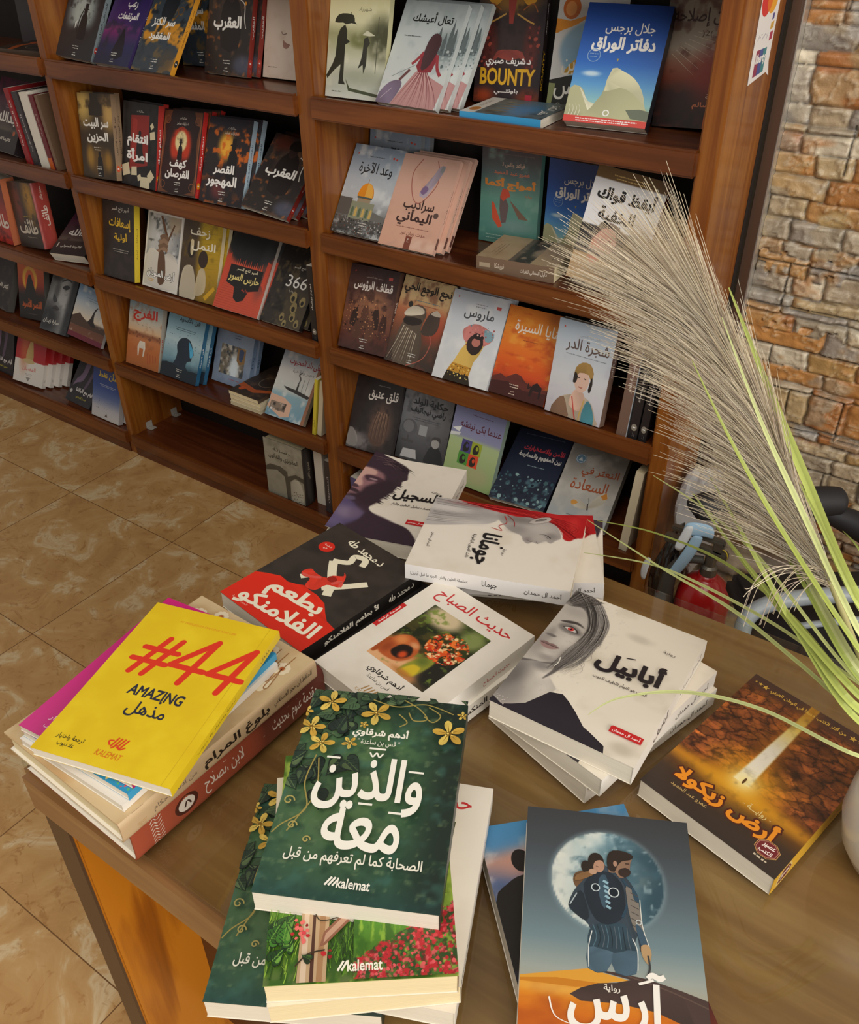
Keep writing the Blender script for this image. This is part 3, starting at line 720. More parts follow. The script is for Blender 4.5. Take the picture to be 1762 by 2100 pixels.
def gleaf(a, x, y, r, rot, c, vein):
    pts = [(0, -.55), (.25, -.8), (.62, -.78), (.85, -.42), (.74, .02), (.42, .5), (.12, .9), (0, 1.15), (-.12, .9), (-.42, .5), (-.74, .02), (-.85, -.42), (-.62, -.78), (-.25, -.8)]
    def m(p): return (x + r * (p[0] * cos(rot) - p[1] * sin(rot)), y + r * (p[0] * sin(rot) + p[1] * cos(rot)))
    a.P([m((p[0] * 1.08, p[1] * 1.08)) for p in pts], '141c16', 3); a.P([m(p) for p in pts], c, 3); a.P([m((p[0] * .5 + .3, p[1] * .6)) for p in pts[:8]], vein, 2)
    a.S([m((0, -.6)), m((0, 1.0))], .45, vein, 0)
    for q in (.3, -.1, -.4): a.S([m((0, q - .2)), m((.55, q + .12))], .3, vein, 0, True); a.S([m((0, q - .2)), m((-.55, q + .12))], .3, '16201a', 0)


def gflower(a, x, y, r, rot, c1, c2):
    for k in range(5):
        t = rot + k * 2 * pi / 5
        a.P([(x + r * q * cos(t + s_), y + r * q * sin(t + s_)) for q, s_ in ((.1, -.3), (.6, -.42), (.95, -.22), (1.1, 0), (.95, .22), (.6, .42), (.1, .3))], c1 if k % 2 else c2, 3)
        a.S([(x, y), (x + r * .7 * cos(t), y + r * .7 * sin(t))], .9, '8a6a20', 0, True)
    a.E(x, y, r * .16, r * .16, '7a5a18'); a.D(6, (x - r * .25, x + r * .25, y - r * .25, y + r * .25), (.4, .8), ['e8d070'], int(x))


@design('green', '24402f', '1c2a22', 'dcd6c6', PAGES, fine=84)
def _(a):
    a.bg('2c4a36', lambda p: p.grad((0, '2a4a3c'), (60, '38593c'), (110, '3a5c3e'), (145, '1c2c22')).side(82, 120, '17231e', 14, .85).ell(34, 70, 30, 46, '5f7a4e', .8, .75).ell(40, 104, 26, 18, '4f7248', .8, .6).noise('1f3a2c', .14, .42, .72, 3, .55).noise('7d8f62', .3, .62, .85, 9, .45).noise('3e6a60', .1, .55, .8, 13, .5).band(-8, 6, '1e4040', 8, .5))
    rg = random.Random(5); dk = ['25352a', '2e4230', '3a5238', '22302a', '445f40']
    for k in range(36):
        x = rg.uniform(-2, 34) * (1 if k % 2 else .8); y = rg.uniform(66, 145) if x < 18 else rg.uniform(112, 146); gleaf(a, x, y, rg.uniform(4, 8.5), rg.uniform(0, 6.3), dk[k % 5], ['4c6044', '3c5038', '5a6e4a'][k % 3])
    for k in range(10): gleaf(a, rg.uniform(34, 100), rg.uniform(132, 146), rg.uniform(2.5, 5), rg.uniform(0, 6.3), dk[k % 5], ['4c6044', '3c5038', '5a6e4a'][k % 3])
    gleaf(a, 28, 84, 8, 2.6, '1e2c20', '4a5c3a'); gleaf(a, 36, 86, 7, 4, '26362a', '4a5c3a'); gleaf(a, 22, 60, 7, 3.4, '1a261e', '44563a'); gleaf(a, 10, 74, 6, 3, '22322a', '44563a')
    for q in (((14, 90), (12, 70), (17, 52), (6, 40), (2, 34)), ((16, 88), (20, 64), (14, 46), (10, 36)), ((60, 140), (70, 134), (76, 126), (68, 124), (64, 130)), ((58, 128), (64, 122), (60, 118)), ((76, 136), (84, 130), (80, 124), (74, 128)), ((40, 138), (56, 134), (74, 138), (92, 132))): a.S(q, .8, '9a8a48', 8)
    for cx, cy, r in ((12, 40, 3), (6, 56, 3.5), (22, 32, 2.4)): a.S([(cx + r * (1 - t / 9) * cos(t), cy + r * (1 - t / 9) * sin(t)) for t in [i * .7 for i in range(12)]], .8, 'a89a58', 3)
    for x, y, r, t in ((14, 133, 8.5, .3), (44, 127, 9, .9), (6, 111, 8, .1), (15, 99, 7.5, 1.4), (91, 116, 9.5, .5), (0, 123, 4, 0), (32, 101, 4.5, 1), (98, 131, 3.4, .4), (38, 116, 2.6, 0)): gflower(a, x, y, r, t, 'd2b658', 'c29a3c')
    a.T('أدهم شرقاوي', 49.5, 110, 34, 'f0ebdc', 9, b=.1); a.T('" قس بن ساعدة "', 49.5, 102.5, 26, 'e6e2d2', 5, b=.03)
    a.T('والذين', 49.5, 72, 62, 'f2eee2', 38, b=.10); a.S([(46, 95), (48, 92), (50, 95), (52, 92), (54, 95)], 1, 'f2eee2'); a.R(45, 97.5, 55, 98.8, 'f2eee2'); a.R(21, 88, 29, 89.4, 'f2eee2'); a.R(71, 83, 80, 84.4, 'f2eee2')
    a.T('معه', 51, 41, 43, 'f2eee2', 25, b=.12); a.R(46, 57.5, 54, 58.9, 'f2eee2'); a.R(64, 53.5, 72, 54.9, 'f2eee2')
    a.T('الصحابة كما لم تعرفهم من قبل', 50, 21.5, 75, 'e8e4d4', 9.6, b=.05)
    a.S([(38.5, 6), (41.5, 11)], 1.1, 'f2eee2', 0); a.S([(40.5, 6), (43.5, 11)], 1.1, 'f2eee2', 0); a.S([(42.6, 6), (45, 10)], 1.0, 'f2eee2', 0); a.T('kalemat', 53.5, 8, 17.5, 'f2eee2', 5.6, b=.1)


@design('garden', '5f8a2c', '6a4a34', 'dcd6c6', PAGEC, fine=84)
def _(a):
    a.bg('4f7c24', lambda p: p.grad((0, '5a6a3a'), (14, '46701c'), (34, '4f8a22'), (48, '8aa83a'), (145, 'a8c050')).noise('2f5a14', .22, .4, .62, 3, .8, .5).noise('9ab83c', .5, .55, .8, 8, .7, .3).side(88, 120, 'a8b848', 5, .6).ell(36, 24, 6, 22, '33511a', .4, .8))
    rg = random.Random(3)
    for k in range(110):
        x = rg.uniform(32, 60); y = rg.uniform(2, 30); a.S([(x, y), (x + rg.uniform(-2, 2), y + 5), (x + rg.uniform(-3, 5), y + 10)], .55, ['2a4a12', '4c7a1e', '6a9a2c', '1e3a10'][k % 4], 2, True)
    for k in range(70): x = rg.uniform(0, 18); y = rg.uniform(0, 34); a.S([(x, y), (x + 1, y + 5), (x + rg.uniform(-2, 4), y + 9)], .6, ['33581a', '6a962c', '8ab03a', '24440f'][k % 4], 2, True)
    a.P([(17, 0), (18, 44), (33, 44), (32, 0)], 'b89a76'); a.P([(23.5, 0), (24, 44), (25.5, 44), (25.5, 0)], '4e2e20'); a.P([(18.6, 0), (19.4, 44), (22, 44), (21.6, 0)], 'd2baa0'); a.P([(27, 0), (28, 44), (31, 44), (30, 0)], 'a27a54')
    a.P([(28, 18), (30, 26), (44, 40), (50, 44), (44, 32), (31, 19)], '8a5a44'); a.P([(30, 20), (31, 25), (46, 40), (46, 36)], 'b89078')
    for k in range(9): gleaf(a, rg.uniform(-1, 13), rg.uniform(10, 34), rg.uniform(3, 5.5), rg.uniform(-.8, .8), ['2c5a1c', '3c7424', '1e4414'][k % 3], '6a9a3c')
    a.S([(16, 8), (22, 14), (31, 16)], .8, '3a2c18'); gleaf(a, 22, 12, 3, 1, '22341a', '3a5a24'); a.S([(24, 40), (28, 32), (40, 34)], .6, '3a2c18')
    for cx, cy in ((18, 31), (16, 27.5), (20, 26), (17, 23), (31, 13.5)):
        a.D(14, (cx - 3, cx + 3, cy - 2.6, cy + 2.6), (1, 2), ['b82028', 'd04048', '8a1418', 'e06a64'], int(cx * 7))
    def roses(p):
        m = p.v < 10 + (p.u - 46) * .55 + 5 * (fbm(p.u * .2, p.v * .2, 2) - .5); q = p.c.copy(); p.noise('27421a', .3, .3, .55, 3, .95).noise('4c7024', .4, .52, .7, 14, .9).noise('b2222a', .34, .55, .61, 11, 1).noise('d4545a', .5, .6, .68, 25, .9).noise('7c141a', .6, .62, .7, 36, .7); p.c = np.where(m[:, None], p.c, q)
    a.bg('4f7c24', lambda p: (p.grad((0, '5a6a3a'), (14, '46701c'), (34, '4f8a22'), (48, '8aa83a')).noise('2f5a14', .22, .4, .62, 3, .8, .5).noise('9ab83c', .5, .55, .8, 8, .7, .3).side(88, 120, 'a8b848', 5, .6), roses(p)), (46, 100, 0, 44), 210)
    a.D(70, (52, 100, 1, 30), (.7, 1.4), ['b02028', 'c83a40', 'd8585a'], 12, 7, fn=lambda x, y: y < 6 + (x - 48) * .55)
    a.S([(38, 4.5), (41, 9.5)], 1.1, 'f0ecdc', 0); a.S([(40, 4.5), (43, 9.5)], 1.1, 'f0ecdc', 0); a.T('kalemat', 52, 6.8, 18, 'f0ecdc', 5.6, b=.1)


@design('cream', 'e8dfc8', 'e4dcc6', 'e8dfc8', PAGEC)
def _(a): a.bg('e6dcc4')


@design('zikola', '3a2c24', 'c89a2c', '3a2c24', fine=90, sp=lambda a: (a.P([(4, 20), (7, 10), (14, 10), (17, 72), (14, 135), (7, 135), (4, 72)], 'c8b070'), a.P([(5, 30), (8, 20), (13, 20), (16, 72), (13, 125), (8, 125)], '5e1c20'), a.T('عصير', 10.5, 72, 7, 'eee0d0', 50, b=.1), a.T('أرض زيكولا', 62, 72, 26, 'a07818', 60, b=.06)))
def _(a):
    def f(p):
        p.grad((0, '332a26'), (22, '3a2a20'), (32, '5e3a14'), (40, 'a86a18'), (48, '8a4a14'), (60, '6e3a18'), (120, '5e2e16'), (145, '46302a'))
        wall = [(0, 38), (30, 45), (48, 49), (70, 50), (100, 46), (100, 132), (0, 132)]
        m = (p.v > 40 + 10 * np.abs(np.sin(p.u * .03)) * 0) & (p.v < 134); q = Paint(p.u, p.v, '7a4220'); q.noise('94531f', .06, .4, .7, 5, .8).noise('5c2c16', .05, .5, .75, 15, .7).cells('32170c', .075, .13, .16, 3, .95, .55).cells('3a1a0c', .16, .2, .10, 8, .55, .3).noise('b0702c', .3, .6, .85, 22, .35)
        e = (sst(38, 50, p.v - 6 * np.sin(np.clip(p.u, 0, 100) * .0314)) * (1 - sst(126, 136, p.v)))[:, None]; p.c = p.c * (1 - e) + q.c * e
        p.band(131, 150, '4c3228', 4, .9).glow(49, 52, 20, 'f0b020', .95).glow(48, 70, 13, 'e8a01c', .6).ell(50, 40, 60, 9, 'd89018', .8, .55).glow(48, 48, 8, 'fff0b0', .9).grad if 0 else None
        p.ell(49, 52, 22, 20, 'eca818', .9, .8).ell(48, 90, 9, 44, 'c87818', .9, .55).ell(54, 40, 50, 6, 'd89a1c', .9, .6)
        k = np.clip((p.v - 48) / 90, 0, 1); c = 48.5 - 1.5 * (1 - k); hw = 3.2 + 2.6 * (1 - k); b = 1 - sst(.75, 1.15, np.abs(p.u - c) / hw); b *= (p.v > 48); p.mix('e8c860', b * (p.v < 150)); p.mix('f6efdc', b * sst(118, 74, p.v) if 0 else b * (1 - sst(84, 122, p.v))); p.mix('b07a20', b * sst(112, 140, p.v))
        p.glow(48, 50, 9, 'fbe9a0', .95).noise('2a1e18', .2, .5, .9, 8, .25)
    a.bg('3a2c24', f, fine=150)
    a.P([(47.4, 48), (48.6, 48), (48.8, 52), (48, 53.6), (47.2, 52)], '5a3a14', 3)
    a.T('أرض زيكولا', 48.5, 26, 72, 'e08a20', 17, b=.15, out=('4a1a10', .12)); a.T('عمرو عبد الحميد', 29, 14, 27, 'b89a60', 4.4, b=.03); a.T('- روايـــة -', 67, 35, 20, 'd8c080', 6, b=.04)
    a.T('من أكثر الكتب مبيعًا في الوطن العربي'.replace('\u064b', ''), 46, 138, 58, 'd8ac48', 6, b=.06)
    def star(x, y, r): a.P([(x + (r if i % 2 == 0 else r * .42) * sin(i * pi / 5), y + (r if i % 2 == 0 else r * .42) * cos(i * pi / 5)) for i in range(10)], 'd8ac48')
    star(12.5, 137.5, 2.8); star(8, 138, 1.8); star(4.5, 138, 1.1); star(80, 138.5, 2.8); star(85, 139, 1.8); star(88.5, 139.2, 1.1)
    oc = lambda r: [(86 + r * 1.15 * cos(t), 15 + r * sin(t)) for t in [pi / 8 + i * pi / 4 for i in range(8)]]
    a.P(oc(7.2), 'c89a5a'); a.P(oc(6.8), '5c1c22'); a.P(oc(6.3), 'b8806a'); a.P(oc(5.9), '6e2026'); a.T('عصير', 86, 17, 8, 'f0e0d8', 3.6, b=.12); a.T('الكتب', 86, 12.5, 8.4, 'f0e0d8', 3.6, b=.12); a.small(86, 6.4, 9, 'c8b8a0', 1)


def sp_ares(a): a.T('آرس', 30, 72, 12, 'd8d4cc', 60, b=.1)


@design('ares', '3c3f42', '2c2a2c', fine=90, sp=sp_ares)
def _(a):
    def f(p):
        p.grad((30, 'a8a08a'), (42, '98a09a'), (60, '6f858c'), (90, '56646c'), (120, '42484e'), (145, '3a3c40'))
        p.ell(49, 98.5, 34.5, 34, '86a0a8', .06, .5)
        d = np.hypot((p.u - 49) / 33, (p.v - 98.5) / 32.5); m = 1 - sst(.985, 1.01, d); q = Paint(p.u, p.v, '8fb0bc'); q.c = np.tile(hexc('88a8b4'), (len(p.u), 1))
        q.noise('4e7482', .06, .35, .65, 2, .9).noise('d6dcd4', .07, .5, .8, 5, .85).side(-20, 40, 'd4d8ce', 18, .75).side(62, 120, '27424e', 16, .85).noise('3a5c6a', .18, .5, .75, 9, .6).noise('b8ccd0', .35, .65, .8, 14, .5).side(-5, 26, 'dcdcd2', 6, .6)
        p.c = p.c * (1 - m[:, None]) + q.c * m[:, None]
    a.bg('4a5158', f)
    # dune
    a.bg('d07818', lambda p: p.grad((0, 'b04e0c'), (18, 'cc6c12'), (30, 'd8881e'), (45, 'e2a840')).noise('a84c10', .06, .4, .8, 2, .6, 2.2).ell(20, 31, 22, 3, 'e8b858', .8, .6), (0, 100, 0, 34))
    a.P([(0, 33), (0, 36), (18, 40), (37, 44), (59, 40), (50, 38), (42, 36), (30, 33)], 'd89a34'); a.P([(0, 33), (0, 34.6), (20, 37), (44, 36.6), (42, 35), (30, 33)], 'c47c1c')
    a.P([(37, 44), (53, 43.5), (69, 42), (86, 38), (100, 34), (100, 0), (92, 18), (72, 25), (52, 27), (33, 26), (27, 29), (33, 33), (42, 36.5), (52, 38), (60, 40.5)], '443430'); a.S([(58, 42.5), (80, 37), (100, 30)], .8, '5c4840')
    # child on the back, man, bag
    a.P([(30, 101), (29, 95), (33, 91), (42, 99), (48, 106), (46, 110), (36, 104)], '6e5138', 3)
    a.P([(41, 104), (48, 108), (54, 106), (60, 102), (64, 96), (66, 90), (67, 82), (67, 74), (69, 66), (71, 60), (66, 57), (65, 66), (63, 60), (64, 58), (63, 44), (52, 43), (50, 53), (47, 43), (37, 44), (37, 56), (39, 66), (35, 72), (29, 76), (26, 80), (29, 89), (34, 96)], '36434e', 2)
    a.P([(38, 56), (38, 66), (44, 71), (58, 72), (62, 62), (63, 57), (50, 55)], '2f4450', 3)
    for k in range(9): a.S([(40 + k * 2.4, 70), (42 + k * 2.2, 63), (40 + k * 2.6, 57)], .5, ['4c6a78', '1f2c34', '54606a'][k % 3])
    a.P([(37, 44), (37, 56), (44, 56), (50, 55), (51, 53), (47, 43.6)], '4a6272', 2); a.P([(50, 53), (52, 43.4), (63, 44), (64, 57), (54, 55)], '435a6a', 2); a.S([(37.4, 45), (37.4, 56), (39.5, 66)], .5, 'd8dcd8'); a.S([(64, 46), (64.4, 57), (62, 64)], .5, 'd8dcd8')
    a.P([(35, 94), (42, 102), (50, 104), (57, 98), (59, 88), (57, 76), (50, 71), (43, 72), (38, 80)], '232c36', 3); a.P([(44, 99), (48, 102), (50, 92), (47, 80), (44, 88)], '3a5060', 2)
    for k in range(6): a.S([(46.5 + .3 * k, 98 - k * 3.2), (49.5 + .2 * k, 96.5 - k * 3.2)], 1.5, '8fb4c4', 0)
    a.ring(42, 93, 2.6, .6, 'c0ccd0'); a.ring(52.5, 91, 3.2, .6, 'ccd6d8'); a.E(52.5, 91, 2.5, 2.6, '16202a'); a.E(42, 93, 1.9, 2, '16202a')
    a.S([(58, 100), (61, 94), (60, 84), (57, 76)], 1.5, '2b4456'); a.P([(60, 96), (66, 90), (67, 80), (68, 70), (64, 68), (61, 78), (60, 88)], '767068', 3); a.P([(63, 96), (66, 92), (67, 86), (64, 88)], '2f4a5c', 2)
    for k in range(6): a.S([(62, 92 - k * 4), (66.5, 90 - k * 4)], .5, '4e4a46', 0)
    a.ring(66, 74, 1.7, .5, 'c8d0d0'); a.S([(67.4, 88), (68, 72), (71, 60)], .5, 'dcdcd4'); a.P([(64, 72), (67, 71), (70.5, 61), (67, 59)], '3c5466', 2); a.P([(66.5, 60), (70.5, 61), (72, 56), (70, 50), (67, 54)], 'b09068', 3); a.S([(70, 55), (70.5, 48), (68.6, 42)], 1.1, '3a3a3c')
    a.P([(26.5, 80), (33, 90), (36, 84), (38, 74), (34, 72)], '26303a', 2); a.S([(27, 80.5), (31, 88)], .7, 'a8b4b8')
    a.P([(50, 104), (50, 114), (53, 117.5), (58, 118), (64, 115.5), (63, 111), (62.5, 107), (60, 102), (56, 101), (54, 104)], '8a6c58', 2); a.P([(49.5, 106), (49.5, 115), (53, 119), (60, 119), (65, 116.5), (63, 113.5), (58, 112), (55, 108), (53.5, 104.5)], '2e2420', 2); a.P([(56, 106), (60, 108), (63, 106), (62, 103), (59, 101.5), (56, 103)], '342824', 2); a.E(54, 110, 1.2, 1.9, 'a88470'); a.S([(60, 110.6), (62.4, 110.8)], .6, '241c18', 0)
    a.E(42.5, 110, 4.8, 6, '2c221e'); a.E(36.5, 106, 3, 4, '2c221e'); a.P([(41, 105), (42, 110), (46, 111), (47.6, 107), (45, 103)], 'b48c74', 3); a.S([(42.5, 107), (44, 106.5)], .4, '3a2a24', 0)
    a.P([(30, 96), (31, 100), (38, 103), (42, 102), (36, 98)], '82603e', 2); a.E(40.5, 103, 2.4, 1.8, 'b8947a')
    a.T('آرس', 52, 28, 50, 'f2ede4', 34, b=.08, sh=.06); a.S([(64, 38.5), (68, 40), (72, 41.6)], 1.4, 'f2ede4'); a.T('رواية', 49.5, 34.2, 8.6, 'eee6da', 4.4, b=.06); a.S([(16, 26), (20, 16), (34, 12)], 1, 'f2ede4', 6, True)


@design('cloud', '3a5e8a', 'd8d4cc', fine=70)
def _(a):
    a.bg('3e6c9a', lambda p: p.grad((0, '6a2a1c'), (40, '241c24'), (80, '2c3a54'), (105, '5a6a90'), (118, 'b08a80'), (130, '5a86b0'), (145, '3f86b8')).noise('d8c8c0', .07, .5, .72, 4, .85).ell(26, 116, 18, 12, 'd09a86', .6, .7).band(126, 150, '4a8cbc', 6, .6))
    a.P([(0, 92), (10, 103), (20, 107), (26, 104), (30, 84), (28, 60), (0, 50)], '1c1816', 3); a.E(22, 117, 6, 8, '1c1614'); a.E(26, 114, 2, 2, 'c04028'); a.P([(16, 88), (22, 92), (24, 76), (16, 74)], 'd07820', 3); a.P([(0, 20), (30, 24), (60, 18), (60, 0), (0, 0)], '7a2c18', 3)


# ---- titles on the shelves
def spt(txt, c, bgc=None, cx=55, w=52, h=66, dot=None):
    def f(a):
        if bgc: a.R(0, 0, 100, 145, bgc)
        a.T(txt, cx, 72, w, c, h, b=.06)
        if dot: a.E(14, 72, 4, 48, dot); a.R(13.4, 50, 14.6, 95, 'f0f0f0')
        a.small(6, 80, 5, c, 2, 30)
    return f


def foot(a, c='d8d4cc', x=50): a.small(x, 21, 16, c, 2, 4, 3); a.T('عصير', x, 9.5, 7, c, 3); a.small(x, 5.5, 10, c, 1)


def figure(a, x, y, s, c, hat=True):
    """a standing figure in a long coat, as a silhouette"""
    a.P([(x - 8 * s, y), (x - 9 * s, y + 14 * s), (x - 7 * s, y + 30 * s), (x - 5 * s, y + 36 * s), (x, y + 38 * s), (x + 5 * s, y + 36 * s), (x + 8 * s, y + 28 * s), (x + 9 * s, y + 12 * s), (x + 8 * s, y)], c, 2)
    a.E(x, y + 41 * s, 4 * s, 5 * s, c)
    if hat: a.R(x - 3.6 * s, y + 43 * s, x + 3.8 * s, y + 53 * s, c); a.P([(x - 7 * s, y + 43 * s), (x + 7 * s, y + 44 * s), (x + 6 * s, y + 45.6 * s), (x - 6 * s, y + 44.8 * s)], c)


@design('clock', '2a2628', '76828a', sp=spt('الشرطي القاتل', '2a3036', '7a868c', 50, 40, 60, 'c83a2a'))
def _(a):
    a.bg('2b2729', lambda p: p.ell(46, 82, 36, 44, '8c9694', .35).ell(46, 82, 22, 30, 'b6bdb8', .4, .8).ell(50, 30, 50, 26, '2b2729', .4).noise('2b2729', .09, .5, .8, 3, .8))
    for k in range(12): t = k * pi / 6; a.S([(46 + 27 * cos(t), 84 + 33 * sin(t)), (46 + 32 * cos(t), 84 + 39 * sin(t))], 1.2, '3c3c3e', 0, True)
    figure(a, 56, 34, 1.15, '1c191b'); a.S([(42, 44), (44, 70), (50, 84)], 2, '1c191b'); a.P([(36, 50), (40, 66), (34, 60)], 'd8dcd4')
    a.T('البرقية الغامضة', 50, 132, 62, 'e8e6e0', 13, b=.14); foot(a)


@design('rub', '3a2354', '3a2a5c', sp=spt('رعب المرتفعات', 'e0dce8', '372a58'))
def _(a):
    a.bg('3b2458', lambda p: p.grad((0, '222238'), (34, '2a2a52'), (58, '7a2a6a'), (66, 'a03a7c'), (74, '4a2a66'), (145, '3a2060')).noise('28283c', .06, .5, .75, 4, .8).side(60, 120, '2c2c60', 20, .5))
    figure(a, 56, 18, 1.0, '1b1624', False); a.P([(40, 14), (54, 60), (60, 60), (74, 16)], '1b1624', 2)
    a.T('رعب', 56, 106, 26, 'eae6e4', 13, b=.16); a.T('المرتفعات', 54, 86, 54, 'eae6e4', 15, b=.16); a.small(56, 128, 24, 'b84a90', 1); foot(a)


@design('kanz', '38444c', 'd8942a', sp=spt('سر الكنز المفقود', '7a5010', 'd8962c', 55, 46, 60, '2a2a2c'))
def _(a):
    a.bg('39444e', lambda p: p.noise('d89228', .055, .48, .6, 6, .95).noise('20262c', .08, .55, .75, 2, .9).ell(40, 20, 60, 30, '3a4048', .4, .7).ell(80, 20, 18, 20, '5a4a38', .5, .6))
    a.P([(30, 100), (36, 140), (58, 145), (66, 120), (60, 92), (44, 88)], '23282e', 3); a.P([(22, 124), (70, 132), (68, 138), (26, 131)], '1c2024', 2)
    a.ring(76, 106, 7, 1.4, '6e4a18'); a.S([(72, 100), (66, 90)], 2, '6e4a18')
    a.T('سر الكنز', 44, 84, 54, 'eeeae2', 17, b=.14); a.T('المفقود', 44, 60, 50, 'eeeae2', 16, b=.14); foot(a)


@design('aqrab', '2c2624', '8a2a20', sp=spt('العقرب', 'e8e0dc', '8e2c22', 50, 22, 74, 'c23a2c'))
def _(a):
    a.bg('2e2725', lambda p: p.ell(52, 96, 24, 36, '4c3c34', .5).noise('6a4a34', .08, .55, .75, 3, .7).ell(88, 16, 22, 14, '5a5e74', .5, .7).noise('c06a2c', .11, .68, .82, 9, .6).ell(24, 130, 20, 14, '5a2c20', .6))
    a.P([(34, 40), (30, 90), (40, 112), (52, 118), (66, 112), (76, 88), (74, 40)], '241c1a', 2); a.E(52, 118, 9, 12, '352622'); a.P([(40, 122), (44, 138), (60, 139), (66, 122)], '1c1614', 2)
    a.S([(70, 112), (82, 104), (84, 84), (88, 70)], 1.6, 'd8d2c8'); a.S([(66, 126), (74, 138)], 1.4, 'd8d2c8'); a.E(84, 106, 2, 3, 'e0902c')
    a.T('العقرب', 46, 76, 62, 'f0ece6', 21, b=.17); foot(a)


@design('face', 'd8c4b2', 'cbb6a2')
def _(a):
    a.bg('dac7b6', lambda p: p.noise('cbb4a0', .05, .4, .9, 3))
    a.E(72, 112, 11, 12, '8a7a6e'); a.E(72, 112, 6, 7, '4c403a'); a.S([(58, 122), (72, 128), (86, 120)], 2, '9a8778'); a.P([(40, 56), (48, 52), (56, 50), (50, 44), (42, 46)], '9a6f62', 3); a.S([(36, 68), (40, 64), (48, 66)], 1.5, '7a6458'); a.P([(78, 24), (84, 28), (84, 18), (78, 16)], '8a8078'); a.small(20, 16, 20, '7a6a5c', 1)


@design('bayt', '3c2e20', '8d7258', sp=spt('سر البيت الحزين', '3c2c20', '937a60', 52, 44, 60, 'c4502c'))
def _(a):
    a.bg('3d2f20', lambda p: p.ell(14, 126, 26, 30, 'd8b868', .8, .9).ell(92, 112, 22, 26, 'd0a860', .8, .9).noise('3a2c1c', .07, .45, .7, 4, .75).ell(50, 30, 30, 22, '6a4c20', .7).ell(26, 38, 10, 18, 'b08430', .7, .8).ell(80, 32, 10, 16, 'a87a2c', .7, .8))
    a.P([(38, 145), (38, 130), (32, 124), (32, 108), (70, 108), (70, 126), (62, 132), (62, 145)], '2c2318'); figure(a, 54, 4, .95, '1e1512', False)
    a.T('سر البيت', 50, 95, 74, 'ece8e0', 19, b=.15); a.T('الحزين', 52, 71, 62, 'ece8e0', 18, b=.15); a.small(50, 54, 22, 'c8c0b0', 2, 4); foot(a)


@design('intiqam', '242021', 'a82c24', sp=spt('انتقام امرأة', 'f0e4e0', 'b2302a', 52, 40, 64, 'd89020'))
def _(a):
    a.bg('272324', lambda p: p.noise('1a1718', .09, .4, .7))
    a.P([(22, 28), (24, 122), (76, 126), (74, 40)], '8c2620'); a.P([(26, 40), (30, 118), (42, 116), (40, 44)], 'a03028'); figure(a, 50, 52, 1.0, '241e1e', False); a.P([(38, 40), (46, 66), (58, 66), (66, 42)], '241e1e')
    for x, y, r, t in ((86, 92, 8, .3), (84, 108, 5, .8), (12, 26, 12, .4), (36, 26, 9, .2), (84, 22, 9, .9), (52, 16, 6, .5), (68, 6, 15, .15)): a.P([(x + r * q * cos(t) - r * w * sin(t), y + r * q * sin(t) + r * w * cos(t)) for q, w in ((-1, -.7), (.8, -.9), (1, .8), (-.7, .9))], 'd8cba8')
    a.T('انتقام', 44, 80, 58, 'f2eeea', 22, b=.16); a.T('امرأة', 44, 54, 58, 'f2eeea', 22, b=.16); a.T('مذكرات', 50, 130, 20, 'd0c8c0', 5)


@design('kahf', '3a1f18', 'c02c28', sp=spt('انتقام امرأة', 'f0dcd8', 'bc2e2a', 52, 40, 64, 'd89020'))
def _(a):
    a.bg('2c1a18', lambda p: p.ell(50, 84, 26, 34, 'c23a1e', .2).ell(50, 92, 15, 18, 'ecd9a0', .15).ell(50, 46, 40, 16, '3a1814', .5).noise('1c1012', .1, .6, .8, 3, .5))
    for s_ in (1, -1):
        q = [(50 + s_ * 48, 2), (50 + s_ * 48, 143), (50 + s_ * 28, 143), (50 + s_ * 34, 126), (50 + s_ * 44, 118), (50 + s_ * 40, 96), (50 + s_ * 44, 40), (50 + s_ * 38, 8), (50 + s_ * 20, 2)]
        a.P(q if s_ > 0 else q[::-1], '6e4028', 1); a.S([(50 + s_ * 46, 6), (50 + s_ * 46, 138)], 1, 'a86a48', 0)
        for v in (16, 128): a.ring(50 + s_ * 38, v, 7, 1.2, '8a5436')
    a.P([(22, 142), (30, 112), (50, 118), (70, 112), (78, 142)], '2a1c1c', 3); a.T('مذكرات', 50, 131, 18, 'd8ccc0', 5); a.T('شارلوك هولمز', 50, 122, 30, 'd8ccc0', 6); figure(a, 50, 60, .68, '1a1012')
    a.T('كهف', 48, 53, 42, 'f2eee8', 16, b=.16); a.T('القرصان', 48, 35, 60, 'f2eee8', 17, b=.16); foot(a)


@design('qasr', '282224', 'a6bccb', sp=spt('القصر المهجور', '44566a', 'a9bfce', 50, 46, 60))
def _(a):
    a.bg('2b2426', lambda p: p.ell(46, 98, 16, 22, 'f0b038', .5).noise('d86a1c', .1, .55, .68, 4, .9).ell(50, 30, 60, 30, '282126', .5, .85).ell(50, 140, 60, 14, '2a2630', .4).ell(40, 22, 14, 12, '8a3c3a', .7, .6))
    figure(a, 64, 46, 1.25, '1d1718'); a.P([(60, 90), (54, 88), (58, 84)], '1d1718')
    a.T('القصر', 48, 58, 46, 'f0ece8', 18, b=.16); a.T('المهجور', 46, 38, 68, 'f0ece8', 20, b=.16); a.T('مذكرات', 54, 128, 18, 'd0c8c0', 5); a.T('شارلوك هولمز', 54, 120, 32, 'd0c8c0', 6); foot(a)


@design('isaf', '2a2220', 'd8bc2c', sp=spt('إسعافات أولية', '8a7410', 'd9bf30', 50, 40, 44))
def _(a):
    a.bg('2b2320', lambda p: p.noise('382c28', .07, .4, .8))
    a.T('أمير تاج السر', 56, 132, 56, 'd8d0c4', 12, b=.04); a.T('إسعافات', 54, 104, 68, 'e0b428', 22, b=.08); a.T('أولية', 56, 80, 40, 'e0b428', 18, b=.08); a.small(56, 56, 50, 'a8a098', 2, 4)


